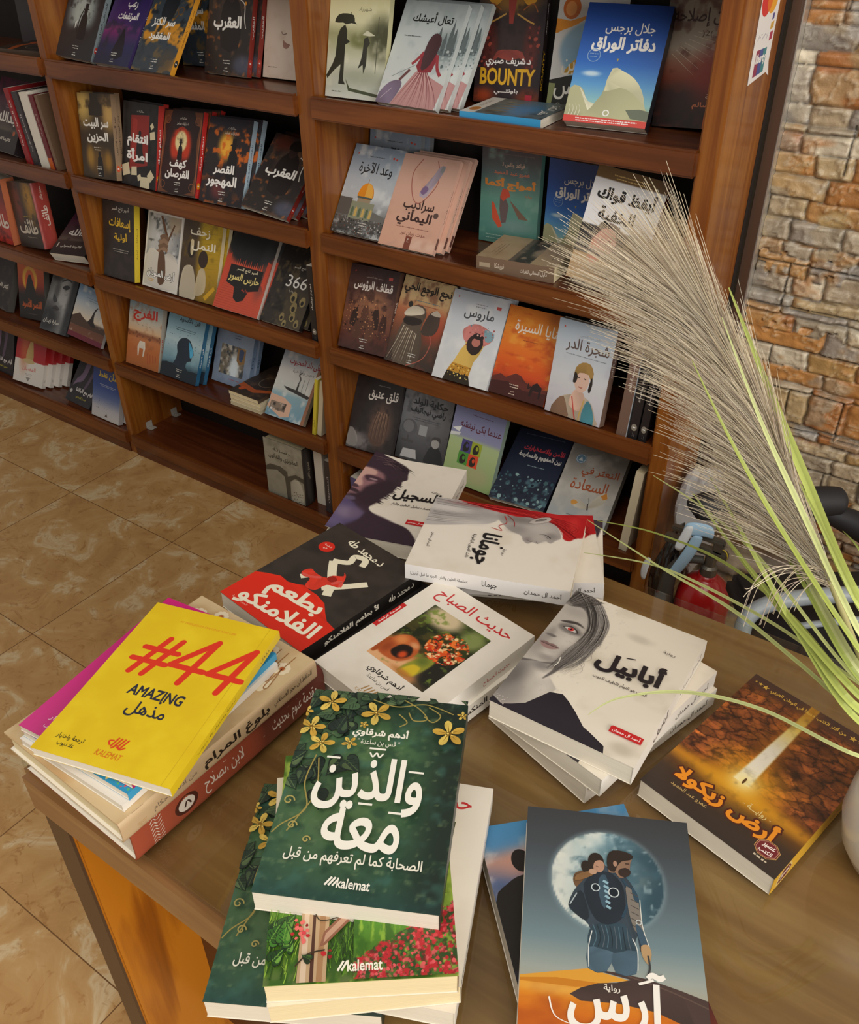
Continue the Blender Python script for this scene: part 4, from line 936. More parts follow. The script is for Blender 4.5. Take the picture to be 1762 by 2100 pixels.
@design('sudan', 'e4e0d8', 'd8d4cc')
def _(a):
    a.bg('e6e2da'); a.bg('8a8c8e', lambda p: p.ell(40, 100, 40, 50, 'c4c4c2', .5).noise('dcdcdc', .06, .5, .75, 3, .8).noise('3c3e40', .1, .6, .8, 8, .8).ell(50, 30, 60, 26, '7a6a50', .6).ell(80, 130, 20, 20, 'b8a890', .5), (4, 96, 5, 140))
    a.S([(40, 138), (64, 94)], 6, '6a4424', 0); a.S([(78, 126), (62, 92)], 4, '6a4424', 0)
    for k in range(4): a.S([(36 + k * 1.5, 70 + k * 9), (52, 78 + k * 8), (64, 76 + k * 7)], 8, ['9a7a60', '7c5e48'][k % 2], 4)
    a.P([(4, 60), (24, 76), (50, 64), (70, 74), (96, 56), (96, 5), (4, 5)], 'cfcac0', 2); a.P([(40, 68), (56, 70), (64, 20), (44, 12)], '6a4c38', 3)
    a.T('أرض السودان', 50, 30, 78, 'f6f4f0', 19, b=.12, out=('3a3a38', .1)); a.small(24, 16, 20, 'd09a2c', 2)


@design('zahf', '6a5640', 'd8cba8')
def _(a):
    a.bg('b09022', lambda p: p.grad((0, '8a6a1c'), (60, 'b28e20'), (145, 'c8a81c')).side(-10, 44, '4c3c2c', 10).noise('7a6018', .1, .5, .8, 3, .5).ell(20, 20, 30, 30, '40332a', .5))
    for k in range(8): a.S([(44, 60 + k * 9), (100, 66 + k * 9)], .8, '8a7018', 0, True)
    a.E(26, 92, 10, 16, '2c221c'); a.P([(22, 108), (30, 108), (30, 84), (24, 84)], 'd8c8a0', 3); a.P([(6, 0), (8, 50), (22, 62), (36, 56), (46, 20), (44, 0)], 'c8bca4', 3); a.E(58, 78, 12, 16, '3a2a20'); a.P([(44, 10), (50, 56), (66, 58), (70, 20)], 'b8a888', 3); a.P([(68, 10), (92, 34), (96, 28), (74, 4)], 'd0a020')
    a.T('زحف', 44, 124, 50, 'f0e8d0', 18, b=.1); a.T('النمل', 56, 100, 60, 'f0e8d0', 18, b=.1)


@design('haris', '2a2a2c', 'd8d4cc')
def _(a):
    a.bg('c4503a', lambda p: p.ell(50, 140, 60, 56, '26282a', .12).ell(86, 90, 12, 50, '3a3c3e', .5, .6))
    for k in range(17): a.S([(0, 2 + k * 4.4), (100, 2 + k * 4.4)], .8, 'a83c28', 0, True)
    a.P([(20, 84), (78, 84), (76, 78), (50, 80), (22, 78)], 'd2563c'); a.P([(2, 20), (0, 96), (10, 104), (12, 60)], 'c84c36'); a.P([(88, 60), (90, 104), (98, 100), (96, 50)], 'c84c36')
    for k in range(15): a.P([(20 + k * 4.2, 82), (22 + k * 4.2, 92 + (k % 3) * 3), (24 + k * 4.2, 82)], 'd2563c', same=k < 14)
    a.P([(14, 84), (86, 84), (86, 48), (66, 42), (60, 24), (48, 18), (38, 24), (34, 44), (14, 50)], '221f1f', 1)
    a.T('أمير تاج السر', 52, 78, 46, 'e8dcb8', 9, b=.06); a.T('حارس السور', 50, 62, 66, 'dcc87c', 16, b=.12); a.T('رواية', 60, 42, 18, 'c8483a', 6)


@design('n366', '332d28', '1c1a1a')
def _(a):
    a.bg('352f2a', lambda p: p.ell(40, 130, 50, 30, '231f1e', .5).noise('6a5c40', .1, .52, .7, 3, .7).ell(80, 30, 40, 40, '4a4030', .6).noise('1c1a1a', .07, .55, .75, 7, .8))
    for x, y, r in ((62, 52, 8), (70, 34, 8), (74, 18, 7), (86, 48, 7), (50, 14, 6), (88, 8, 6), (60, 4, 5)): a.P([(x - r, y), (x - r * .5, y + r * 1.5), (x + r * .6, y + r * 1.4), (x + r, y - r * .3), (x, y - r)], '8a7a50', 2); a.E(x, y, r * .5, r * .6, '241e1a')
    a.T('أمير تاج السر', 62, 108, 46, 'd8d2c8', 8, b=.05); a.T('366', 58, 82, 50, 'f0eee8', 22); a.T('رواية', 52, 64, 14, 'b8b0a4', 5)


@design('faraj', 'c07a48', 'b8b4a8', sp=spt('الفرج', 'b8483a', 'b9b6ac', 40, 20, 70))
def _(a):
    a.bg('c87a40', lambda p: p.grad((0, 'a8602c'), (40, 'b86a34'), (62, 'c07a4a'), (72, '8a5436'), (80, 'd8b48c'), (100, 'c8c0b0'), (145, '8fb0c0')).noise('9a5a34', .08, .5, .8, 3, .5))
    a.D(40, (0, 100, 66, 76), (2, 5), ['6a3e2a', '8a5034', '7a4a30'], 2); a.P([(34, 24), (32, 44), (38, 58), (54, 58), (56, 44), (52, 24), (49, 24), (50, 42), (38, 42), (37, 24)], 'd2c8b8', 1)
    for k in range(4): a.S([(66 + k * 8, 10 + k * 3), (64 + k * 8, 34)], 2, 'a84a28', 0)
    a.T('الفرج', 50, 116, 70, 'c03428', 30, b=.12)
    for k in range(4): a.S([(28 + k * 12, 94), (33 + k * 12, 92)], 1.2, '8a8478', 0)


@design('head', '5f8499', '2f6a90', sp=spt('فن الحياة', 'e8f0f4', '2c688e', 40, 28, 66))
def _(a):
    a.bg('6f98ac', lambda p: p.grad((0, '1f3040'), (26, '34505f'), (40, '6f96a6'), (80, 'b0c8cf'), (145, '5c90ac')).noise('8fb4c0', .06, .4, .8, 3, .5))
    a.P([(30, 20), (36, 40), (38, 56), (34, 70), (40, 84), (54, 90), (68, 86), (76, 74), (82, 60), (78, 54), (78, 46), (68, 42), (66, 30), (76, 20)], '1e2c3a', 2); a.P([(64, 84), (76, 72), (80, 58), (74, 52), (70, 64)], '4aa0c8', 3)
    a.P([(0, 0), (0, 26), (30, 30), (60, 22), (100, 26), (100, 0)], '18242e', 2); a.D(26, (10, 96, 66, 104), (.8, 2), ['1e2c3a', '2c4050'], 4, 3)
    a.T('فن الأسود', 58, 126, 56, '1c2830', 14, b=.08); a.small(50, 106, 56, '304450', 2, 4); foot(a)


@design('yafa', '8492a6', '6f86a6', sp=spt('يافا', '30405c', '7a90ac', 40, 16, 70))
def _(a):
    a.bg('8695aa', lambda p: p.noise('7686a0', .05, .4, .8)); a.bg('7a7060', lambda p: p.noise('c8c4b8', .12, .45, .7, 3).noise('3a4048', .15, .5, .7, 7).ell(56, 36, 12, 30, 'd8e4ec', .5).ell(74, 68, 10, 16, 'a87a40', .4), (16, 82, 20, 82))
    a.P([(60, 80), (60, 54), (68, 46), (82, 52), (82, 80)], '8a6a40'); a.P([(66, 78), (66, 58), (74, 54), (78, 76)], '3a4a6a', 2)
    a.T('يافا', 52, 126, 42, '1c2028', 20, b=.14); a.small(58, 104, 20, '384458', 2, 5); a.small(60, 12, 30, 'a05050', 1)


@design('ship', 'a8b8c4', '8c8070')
def _(a):
    a.bg('b4c2ca', lambda p: p.grad((0, '6f96aa'), (50, '8fb0bc'), (60, 'c8ccc8'), (100, 'd6d4d0'), (145, '9aa8bc')).noise('e4e2dc', .06, .5, .75, 3, .7))
    a.P([(24, 68), (34, 62), (90, 54), (96, 60), (60, 66)], '3a3634'); a.P([(56, 66), (57, 78), (61, 78), (61, 65)], '3a3634'); a.S([(58, 78), (60, 90), (54, 98), (60, 104)], 3, '5a5654'); a.S([(80, 58), (80, 96)], .8, '3a3634', 0); a.S([(70, 62), (70, 92)], .8, '3a3634', 0)
    a.P([(2, 30), (0, 46), (36, 44), (58, 34), (60, 8), (40, 2), (0, 18)], 'd8b098', 1); a.bg('8a7868', lambda p: p.noise('3a302c', .12, .45, .65, 3).noise('c8b8a8', .2, .6, .8, 5), (6, 46, 14, 32)); a.S([(8, 16), (16, 16)], 2, 'e8e4e0', 0); a.S([(12, 12), (12, 20)], 2, 'e8e4e0', 0)
    a.P([(92, 0), (100, 0), (100, 120), (94, 120)], '9a6a50'); a.T('على بلد المحبوب', 60, 122, 78, '9a2c34', 16, b=.08); a.T('مصر والآخرة', 62, 104, 54, '7a7a80', 10)


@design('old', '8a8676', '2c2826', '2c2826', PAGEC, True, 40, .004, spt('المقريزي والقانون', 'a89c88', '2c2826', 60, 30, 40))
def _(a):
    a.bg('9a9686', lambda p: p.noise('807c6c', .06, .35, .8, 3).band(-5, 70, '8c8878', 6, .6))
    a.P([(0, 70), (12, 80), (40, 82), (58, 74), (58, 62), (80, 74), (100, 70), (100, 58), (78, 64), (64, 50), (62, 0), (52, 0), (50, 58), (30, 70), (0, 60)], '4a473e', 1); a.P([(66, 0), (66, 48), (78, 60), (94, 52), (96, 0)], 'b0ac9c', 2); a.D(30, (66, 96, 2, 30), (1, 3.5), ['6a665a', '8a8676'], 3)
    a.T('رسالة', 46, 122, 44, '2e2c28', 12, b=.05); a.T('المقريزي والقانون', 50, 102, 78, '2e2c28', 18, b=.06)


@design('jad', '3c302e', '241c1e')
def _(a):
    a.bg('40342f', lambda p: p.grad((0, '2c2624'), (40, '3a322e'), (44, '5c5048'), (60, '4c3c3c'), (145, '5a2440')).noise('302628', .07, .45, .75, 3, .6))
    a.T('جدالله', 52, 66, 66, 'd8d0c6', 24, b=.14); a.T('كاترينا المنولي', 48, 24, 58, 'c8beb0', 9, b=.1); a.small(58, 92, 40, '8a7a78', 2, 5); a.E(84, 40, 4, 5, 'a85838'); a.R(8, 20, 11, 34, 'c8beb0')


@design('taif', '33261e', 'b24a3c', bulge=0.003, sp=lambda a: (a.bg('b04a3c', lambda p: p.grad((0, 'b04a3c'), (145, '9a3a38')).noise('c8604c', .06, .5, .8, 3, .6)), a.T('طائف', 50, 68, 30, 'e4d6c8', 60, b=.12), a.T('محمد مالك', 84, 72, 20, 'e0d0c4', 24, b=.1)))
def _(a):
    a.bg('34271f', lambda p: p.ell(80, 110, 22, 50, 'b8862c', .8, .9).ell(30, 100, 14, 50, '7a3422', .7, .8).noise('2a1e1a', .06, .5, .75, 3, .7))
    a.T('طائف', 52, 48, 74, 'c8bcac', 32, b=.12); a.small(60, 70, 36, 'b09a2c', 1); a.small(60, 24, 40, '9a8c7c', 1)


@design('taifred', '8c3428', 'c0704c')
def _(a):
    a.bg('a03a2c', lambda p: p.grad((0, 'b8382c'), (60, 'a83a30'), (145, '4a2a2c')).noise('6a2420', .06, .5, .8)); a.T('طائف', 60, 52, 74, 'd8c8bc', 32, b=.12)


@design('orange', '2c1c14', '4a4844')
def _(a):
    a.bg('c24a18', lambda p: p.grad((0, '1a1412'), (60, '1c1412'), (90, '8a2c14'), (145, 'd2641c')).ell(46, 104, 28, 34, 'd09a2c', .1).ell(46, 98, 18, 30, 'c2521c', .1))
    a.P([(20, 0), (26, 70), (34, 96), (42, 116), (50, 116), (58, 96), (70, 60), (80, 0)], '1a1210', 1); a.T('القصر الأسود', 50, 40, 74, 'b8521c', 28, b=.1); a.small(50, 14, 40, '5a4a40', 1)


@design('dusk', '28201e', '55524e')
def _(a): a.bg('2a2220', lambda p: p.noise('4a4038', .07, .5, .75, 3).ell(60, 60, 30, 8, '3c3632', .5)); a.T('أكثر الطرق', 60, 58, 56, 'c8c0b4', 14, b=.1)


@design('bwface', '6a6a6a', '3a3a3c')
def _(a):
    a.bg('7c7c7c', lambda p: p.ell(54, 90, 34, 60, 'a8a8a6', .5).side(78, 120, '2c2c2e', 10).ell(20, 30, 40, 36, '2a2a2c', .6).ell(30, 100, 10, 26, '5a5a5a', .7).ell(24, 138, 20, 14, '4a4a4c', .5).noise('4a4a4c', .06, .55, .8, 4, .5))
    a.P([(22, 92), (34, 84), (40, 76), (30, 72), (22, 78)], '3a3a3c', 3); a.P([(28, 60), (40, 66), (54, 58), (44, 52), (30, 52)], '3c3a3c', 3); a.S([(28, 56), (40, 58), (52, 56)], 1.4, '222224'); a.P([(46, 112), (60, 120), (74, 116), (62, 108)], '2e2e30', 3); a.S([(40, 126), (58, 134), (76, 130)], 4, '3a3a3c')
    a.T('سارة زيدان', 36, 24, 60, 'c8c4bc', 12, b=.1)


@design('sky', '8a98a8', '6a2430', sp=lambda a: a.R(0, 0, 100, 145, 'd4d0cc'))
def _(a):
    a.bg('8a9cb0', lambda p: p.grad((0, '7a4a34'), (36, '6a4434'), (50, '4a3a34'), (58, 'd8c8b0'), (100, 'aeb8c0'), (145, '6a8cb0')).noise('e0dcd4', .06, .55, .75, 3, .6))
    a.P([(44, 46), (52, 66), (58, 92), (66, 100), (60, 84), (62, 60), (70, 46)], '2c2422', 2); a.P([(0, 56), (20, 70), (26, 64), (60, 44), (100, 50), (100, 36), (0, 34)], '4c382e', 1); a.small(60, 116, 60, '5a6470', 2, 6); a.R(0, 0, 100, 14, '6a2434')


@design('redwhite', 'd8d2ca', 'd8d2ca', pages=PAGES, hard=False, sp=lambda a: (a.R(46, 0, 100, 145, 'b02a2c'), a.T('ج', 14, 72, 6, '5a5854', 50)))
def _(a):
    a.bg('d8d2ca', lambda p: p.band(66, 200, 'a82428', .5).ell(30, 110, 14, 60, 'c06a3c', .8, .8)); a.P([(36, 70), (42, 110), (50, 130), (56, 112), (60, 70)], 'b89a60', 3); a.E(46, 64, 20, 7, 'c0a878'); a.T('الغضبان', 50, 42, 44, 'c87a74', 14, b=.1); a.P([(42, 18), (58, 18), (50, 6)], '8a8680', 0); a.small(50, 28, 24, '8a8680', 2, 4)


@design('legs', '241c24', '1c181c')
def _(a):
    a.bg('261e26', lambda p: p.noise('1a161a', .08, .4, .7)); a.P([(30, 145), (44, 145), (46, 100), (40, 60), (20, 50), (8, 40), (14, 60), (28, 80)], '6f5a72', 2); a.P([(62, 145), (76, 145), (72, 90), (60, 44), (52, 44), (62, 90)], '5c4a60', 2)
    a.T('أيام مع الباشا', 60, 34, 66, 'c8c2c0', 16, b=.14); a.T('حسن الجندي', 56, 16, 40, 'a89a2c', 8, b=.1); a.E(10, 26, 5, 5, 'b8b4b0')


@design('blue5', '3a5890', 'b8b4b4')
def _(a):
    a.bg('34508c', lambda p: p.grad((0, 'c8c4c0'), (30, 'b0b0b8'), (60, '5a6c9a'), (90, '2c4686'), (145, '22387a'))); a.T('شأن نفط', 56, 122, 70, 'd0b030', 22, b=.12); a.small(54, 94, 58, 'b8bcc8', 2, 4); a.D(26, (4, 80, 26, 52), (.8, 2), ['2a3a5c', '4a5878'], 3, 3); a.P([(48, 8), (54, 18), (58, 8)], '5a4a44')


@design('rain', 'c8c6a0', 'bcb88e')
def _(a):
    a.bg('d0cea8', lambda p: p.grad((0, 'd2d4cc'), (14, 'b8bcae'), (50, 'c6c8b2'), (72, 'a8aa86'), (84, '9a9c74'), (100, 'd2d0aa'), (145, 'cfc998')).ell(92, 80, 26, 26, '4a4c34', .6).ell(54, 76, 16, 9, '75784e', .5).noise('e0dfc6', .06, .5, .8, 3, .5).ell(60, 30, 40, 10, '8c907a', .7, .5))
    a.P([(10, 98), (16, 108), (30, 110), (42, 108), (44, 100), (48, 97), (38, 98), (30, 96), (24, 98)], '2c2d22', 2); a.S([(36, 106), (37, 112)], 1, '2c2d22', 0)
    a.P([(14, 54), (16, 80), (20, 90), (28, 96), (32, 88), (32, 78), (38, 74), (30, 70), (30, 54), (30, 24), (34, 18), (22, 18), (24, 44), (14, 36), (2, 24), (0, 28), (10, 44)], '2c2d22', 1)
    a.P([(58, 84), (66, 90), (80, 84), (70, 83)], 'c8c8ae', 1); a.P([(60, 58), (62, 80), (68, 82), (72, 74), (68, 68), (68, 46), (64, 34), (62, 46), (54, 40), (58, 50)], '33342a', 1); a.S([(84, 108), (84, 36)], 1, '4a4b3a', 0)
    a.P([(34, 26), (42, 14), (100, 8), (100, 4), (40, 10)], '4a4f38', 1); a.T('الذين أحببناهم .. ولا', 58, 134, 74, '3c3b2c', 12, b=.03); a.T('شهرزاد', 60, 116, 22, '6a6850', 6); a.small(20, 8, 18, '6a6a5c', 1)


@design('dress', 'bcc4c4', 'c2c8c6', sp=lambda a: a.small(50, 70, 60, '6a7470', 3, 20))
def _(a):
    a.bg('c4cbca', lambda p: p.grad((0, 'cfd2d0'), (60, 'c6cccb'), (145, 'aeb9bc')).ell(84, 84, 22, 20, '7c8a8c', .6).noise('9aa8aa', .07, .5, .75, 3, .5))
    for x, h in ((70, 30), (80, 22), (88, 40), (94, 30)): a.P([(x - 3, 74), (x - 3, 80 + h * .6), (x, 84 + h), (x + 3, 80 + h * .6), (x + 3, 74)], '5c6668', 0)
    a.D(60, (62, 100, 56, 84), (1, 3), ['5c6a6c', '8a9698', 'aab4b4', '4c585a'], 4)
    a.P([(24, 0), (36, 24), (50, 48), (58, 52), (66, 48), (78, 42), (100, 34), (96, 0)], 'b88a88', 1)
    for k in range(15): a.S([(56 + k * .8, 50), (40 + k * 3.4, 24), (26 + k * 5.2, 0)], 1.2, ['8c4a50', 'd0a8a2', '7a3a44'][k % 3], 4, True)
    a.P([(48, 56), (54, 78), (60, 84), (72, 82), (78, 70), (74, 50), (62, 48), (54, 48)], '8a3038', 1); a.S([(54, 76), (46, 64), (40, 58)], 4, '9a3a40'); a.S([(76, 74), (82, 56), (90, 46)], 4.5, '9a3a40'); a.P([(56, 54), (54, 80), (58, 98), (66, 103), (74, 98), (76, 86), (70, 62), (62, 52)], '4a3034', 2)
    a.P([(0, 0), (2, 14), (14, 30), (30, 34), (34, 24), (26, 4), (20, 0)], '7a6a80', 2); a.S([(28, 34), (40, 50)], 4, '6a4444'); a.S([(6, 6), (20, 22)], 1, 'b0a4b0'); a.S([(14, 38), (48, 58)], .8, '8a9090', 0)
    a.T('تعال أعيشك', 52, 122, 64, '1e2022', 17, b=.07); a.small(28, 96, 28, '5a6060', 1)


@design('bounty', '2e2424', '2a2020', sp=lambda a: (a.T('BOUNTY', 30, 72, 34, 'd8a82a', 66, b=.12), a.T('د. شريف صبري', 76, 72, 30, 'd8d0cc', 40, b=.08)))
def _(a):
    a.bg('30262a', lambda p: p.ell(50, 78, 26, 34, '3c2e2c', .5).ell(50, 128, 36, 14, 'b8822c', .7, .7).ell(20, 70, 10, 34, '5c2c28', .6).ell(82, 70, 10, 34, '5c2c28', .6).ell(14, 8, 16, 10, 'b0441e', .8, .8).ell(84, 8, 16, 10, 'b0441e', .8, .7).noise('241c1e', .1, .5, .8, 3, .6))
    for s_ in (1, -1):
        a.P([(50 + s_ * 14, 132), (50 + s_ * 22, 140), (50 + s_ * 36, 130), (50 + s_ * 24, 122)][::s_], 'd89a2c', 3); a.S([(50 + s_ * 8, 112), (50 + s_ * 24, 104), (50 + s_ * 34, 100)], 2, 'c89a4c'); a.S([(50 + s_ * 16, 116), (50 + s_ * 30, 124), (50 + s_ * 38, 114)], 1.5, '9a5a30')
        a.D(40, (50 + s_ * 36 - 8, 50 + s_ * 36 + 8, 46, 96), (2, 4), ['8a3a34', '6a2a28', 'a04a3c', '4a2424'], 3)
    a.P([(44, 130), (47, 100), (53, 100), (56, 130), (60, 133), (40, 133)], '9a3a30', 1); a.E(50, 141, 4, 5, '6a6462'); a.P([(26, 52), (32, 66), (48, 68), (54, 68), (70, 66), (76, 52), (66, 58), (50, 54), (34, 58)], '8a4038', 2)
    a.T('د.شريف صبري', 50, 52, 68, 'f0ece8', 12, b=.1); a.T('BOUNTY', 50, 34, 82, 'e0ac2c', 20, b=.16); a.T('باونتـــي', 50, 15, 36, 'e8e0dc', 8, b=.06); a.R(80, 0, 90, 12, 'b02a3c')


@design('omar', 'cdcac6', '3a3428')
def _(a):
    a.bg('d4d2ce', lambda p: p.ell(90, 80, 80, 46, '8fb0c4', .06).ell(110, 66, 70, 40, '4a7a9a', .5, .7)); a.P([(0, 100), (0, 118), (20, 116), (50, 126), (30, 112), (10, 104)], 'd88a20', 2); a.E(20, 132, 13, 14, 'c8681c'); a.E(19, 131, 8, 9, 'e0944c')
    a.P([(0, 0), (0, 40), (30, 48), (100, 52), (100, 0)], '26241e', 1); a.P([(20, 50), (34, 68), (54, 76), (60, 60), (40, 52)], 'c8982c', 3); a.P([(0, 0), (0, 36), (10, 36), (6, 0)], '8a9060'); a.T('عمر بن', 44, 58, 56, 'e4dccc', 20, b=.06); a.T('عدوس', 44, 28, 70, 'e8e4d8', 24, b=.06); a.T('Omar', 26, 8, 24, 'a8a49c', 7)
    a.T('أدهم', 76, 128, 26, '3c3c3a', 8)


@design('dafatir', '2c5ea8', '1a1e28', fine=56)
def _(a):
    a.bg('2a5eb0', lambda p: p.grad((0, '3a4a3c'), (10, '9aa878'), (26, '8fc0c4'), (48, '5a9ad0'), (75, '2a66bc'), (110, '2450a0'), (145, '1e3c80')).ell(22, 60, 10, 3, 'e0ecec', .6, .8).ell(60, 6, 70, 14, '9a9a70', .4))
    a.P([(0, 2), (0, 40), (10, 44), (18, 38), (24, 24), (28, 10)], 'a8a884', 2); a.P([(12, 42), (18, 36), (26, 26), (40, 22), (30, 12), (26, 18)], 'e2e0c4', 2)
    a.P([(18, 6), (30, 18), (40, 36), (46, 68), (58, 66), (74, 58), (86, 44), (94, 24), (100, 14), (100, 4), (60, 2)], 'b8b890', 1); a.P([(46, 68), (58, 66), (74, 58), (86, 44), (92, 28), (76, 40), (60, 46), (42, 40)], 'd4d2ae', 2); a.P([(72, 20), (80, 10), (100, 8), (100, 20), (88, 22)], '6a7260', 1)
    for k in range(4): a.S([(4 + k * 4, 4), (6 + k * 4, 16), (3 + k * 4, 22)], 1, 'e0dec8', 4, True)
    a.R(0, 0, 100, 8, 'd2453c'); a.small(52, 5.2, 74, 'f4e8e4', 2, 2.6); a.ring(50, 14, 4, 1.4, 'eeeeea')
    a.T('جلال برجس', 56, 116, 58, 'ece8e0', 15, b=.04); a.T('دفاتر الوراق', 52, 96, 74, 'f4f2ec', 18, b=.17); a.ring(20, 82, 8, .9, '86a8d0'); a.small(20, 84, 10, '86a8d0', 2); a.P([(48, 80), (51, 80), (49.5, 76)], 'a89850')


@design('islah', 'b0a494', '241c1a')
def _(a):
    a.bg('b4a898', lambda p: p.grad((0, '2a211f'), (40, '3a2824'), (56, '7a3c2c'), (72, '9a6450'), (90, 'b8a896'), (145, 'a49a8a')).noise('5a2c24', .07, .5, .7, 3, .6).ell(70, 60, 26, 30, '8a2c24', .7, .7))
    for k in range(7): a.S([(12 + k * 5, 84 + k * 4), (44 + k * 6, 60 + k * 7)], .6, 'd8ccb8', 0, True)
    a.T('يمكن إصلاحه', 50, 124, 84, '4a3028', 20, b=.06); a.T('لقوارير (2)', 70, 106, 46, '5a4438', 8); a.T('رواية', 74, 36, 20, 'c8a890', 7); a.T('نيال سالم', 70, 26, 42, 'b86a48', 8, b=.1); a.R(66, 0, 78, 16, 'b8501c')


@design('lyingblue', '74818a', '3a94c8')
def _(a):
    a.bg('5f6e74', lambda p: p.noise('3a4448', .06, .4, .7, 3).ell(40, 90, 60, 30, '4c86b4', .6).side(-10, 30, '8a7a60', 20, .4)); a.bg('dcd8d0', None, (0, 100, 0, 26)); a.ell if 0 else None
    a.E(76, 14, 11, 9, 'c07a34'); a.small(40, 14, 40, '5a5854', 2, 4); a.T('مقر الكنز', 44, 128, 60, 'ece8e0', 18, b=.08)
    for k in range(5): a.S([(20 + k * 14, 44), (22 + k * 14, 80)], 5, '8a7858', 0, True)


@design('dome', 'a6aeb6', '8c8f94')
def _(a):
    a.bg('aab2ba', lambda p: p.grad((0, '3a3836'), (24, '55524e'), (40, '8a8c8e'), (60, 'b8bcc0'), (90, 'b0b8c0'), (145, '8496aa')).noise('d0d4d6', .06, .5, .75, 3, .8).ell(60, 70, 20, 10, 'd8dcdc', .6, .7))
    a.P([(0, 30), (0, 58), (26, 58), (26, 30)], '5a5550'); a.P([(26, 26), (26, 54), (72, 54), (72, 26)], '8a8c74'); a.P([(72, 28), (72, 42), (100, 36), (100, 26)], '6c6a66'); a.R(36, 54, 62, 64, '9a8a70')
    for k in range(6): a.P([(29 + k * 7.4, 30), (29 + k * 7.4, 42), (31.5 + k * 7.4, 46), (34 + k * 7.4, 42), (34 + k * 7.4, 30)], 'c8a860' if k % 2 else '5a6a50')
    a.P([(34, 62), (34, 70), (38, 80), (48, 86), (58, 82), (64, 72), (64, 62), (50, 59)], 'd8861c', 2); a.P([(48, 62), (48, 86), (56, 83), (63, 72), (63, 62)], 'e6ac48', 1); a.S([(48, 86), (48, 92)], .8, 'a8701c', 0); a.R(34, 60, 64, 63, '4a5a58')
    a.D(330, (0, 100, 0, 28), (.7, 2), ['2a2826', '403c38', '8a8682', 'b8b4b0', '56504a', '6a4a40'], 4); foot(a, 'd0ccc4', 60)
    a.T('وعد الآخرة', 54, 108, 66, '2c2e30', 22, b=.06); a.small(50, 128, 30, '5a5e60', 1); a.D(3, (80, 90, 128, 132), (2, 3), ['c8483c'], 3); a.P([(10, 128), (13, 130), (10, 132)], 'c8483c')


def sp_sar(a): a.T('سراديب اليماني', 52, 72, 36, '4a2c28', 62, b=.06); a.R(6, 24, 18, 120, '5a342c'); a.small(12, 80, 8, 'd0b0a0', 2, 30)


@design('saradib', 'd2a794', 'd4ac9a', sp=sp_sar)
def _(a):
    a.bg('d3a995', lambda p: p.grad((0, 'd2a088'), (145, 'd0aa9a')).ell(76, 10, 30, 10, 'dab4a0', .5).noise('c89c88', .05, .5, .9))
    a.S([(36, 140), (26, 120), (28, 100), (38, 78), (50, 72), (62, 84), (72, 104), (70, 122), (62, 140)], 1.4, 'a05c52'); a.P([(46, 88), (52, 82), (60, 84), (72, 112), (76, 122), (78, 132), (72, 134), (66, 128), (62, 118)], 'a89aa8', 2); a.P([(47, 90), (54, 86), (60, 96), (52, 100)], '7c6488', 2); a.P([(70, 124), (76, 122), (78, 132), (72, 134)], '8a8c8e', 0)
    a.T('سراديب', 52, 68, 54, '3c2420', 19, b=.12); a.T('اليماني', 50, 47, 60, '3c2420', 22, b=.12); a.small(52, 33, 60, '8a5a4c', 1); a.T('حدث زمان نور', 56, 24, 44, '7a4438', 7, b=.06); a.R(46, 0, 57, 20, '7c4030'); a.T('ع', 51.5, 14, 4, 'e8d8cc'); a.E(86, 58, 4.4, 4.4, '5a4640')


@design('akma', '5a8a80', '5c8a82')
def _(a):
    a.bg('5f8f84', lambda p: p.grad((0, '4c8078'), (70, '669a8c'), (110, '586a6c'), (145, '4a3c40')).noise('80a898', .06, .5, .8, 3, .6).ell(60, 30, 30, 10, '8a9a9c', .8, .5))
    a.P([(20, 64), (24, 62), (40, 28), (34, 24), (22, 38)], 'd0563a'); a.P([(34, 74), (40, 78), (50, 60), (46, 34), (38, 32), (34, 54)], '6a5a5a'); a.P([(34, 72), (38, 86), (48, 84), (52, 74), (46, 72), (40, 66)], 'c8503a', 1); a.P([(50, 70), (60, 62), (84, 42), (68, 42)], '7a6050')
    a.T('قواعد وناس 3', 54, 121, 38, 'c8ac98', 8, b=.06); a.T('عمرو عبد الحميد', 52, 109, 60, 'c87458', 8, b=.08); a.T('أمواج أكما', 50, 92, 84, 'd88a3c', 17, b=.16); a.T('روايه', 82, 78, 12, 'b8683c', 5); a.small(50, 12, 76, 'a0c0b4', 2, 5); a.small(50, 136, 76, '6a5a58', 1)


@design('ayqiz', '70502c', '6a2420', 'b0906a')
def _(a):
    a.bg('3c3836', lambda p: p.band(130, 160, '6e522c', .5).band(72, 130, 'e2e2e4', .4).band(-10, 36, 'b0926c', .5).ell(30, 46, 10, 20, 'c88a74', .2)); a.E(40, 56, 15, 18, 'c89484'); a.P([(24, 60), (26, 78), (54, 78), (56, 60), (48, 72), (32, 72)], '4a3c34', 2); a.P([(10, 36), (24, 44), (40, 38), (60, 44), (78, 36)], '4a4c52', 1); a.S([(34, 58), (37, 58)], 1.4, '3a2a26', 0); a.S([(44, 58), (48, 58)], 1.4, '3a2a26', 0)
    a.T('أيقظ قواك', 50, 114, 80, '161414', 22, b=.14); a.T('الخفية', 44, 88, 50, '161414', 20, b=.14); a.small(50, 137, 50, 'c8a868', 2, 3.5)


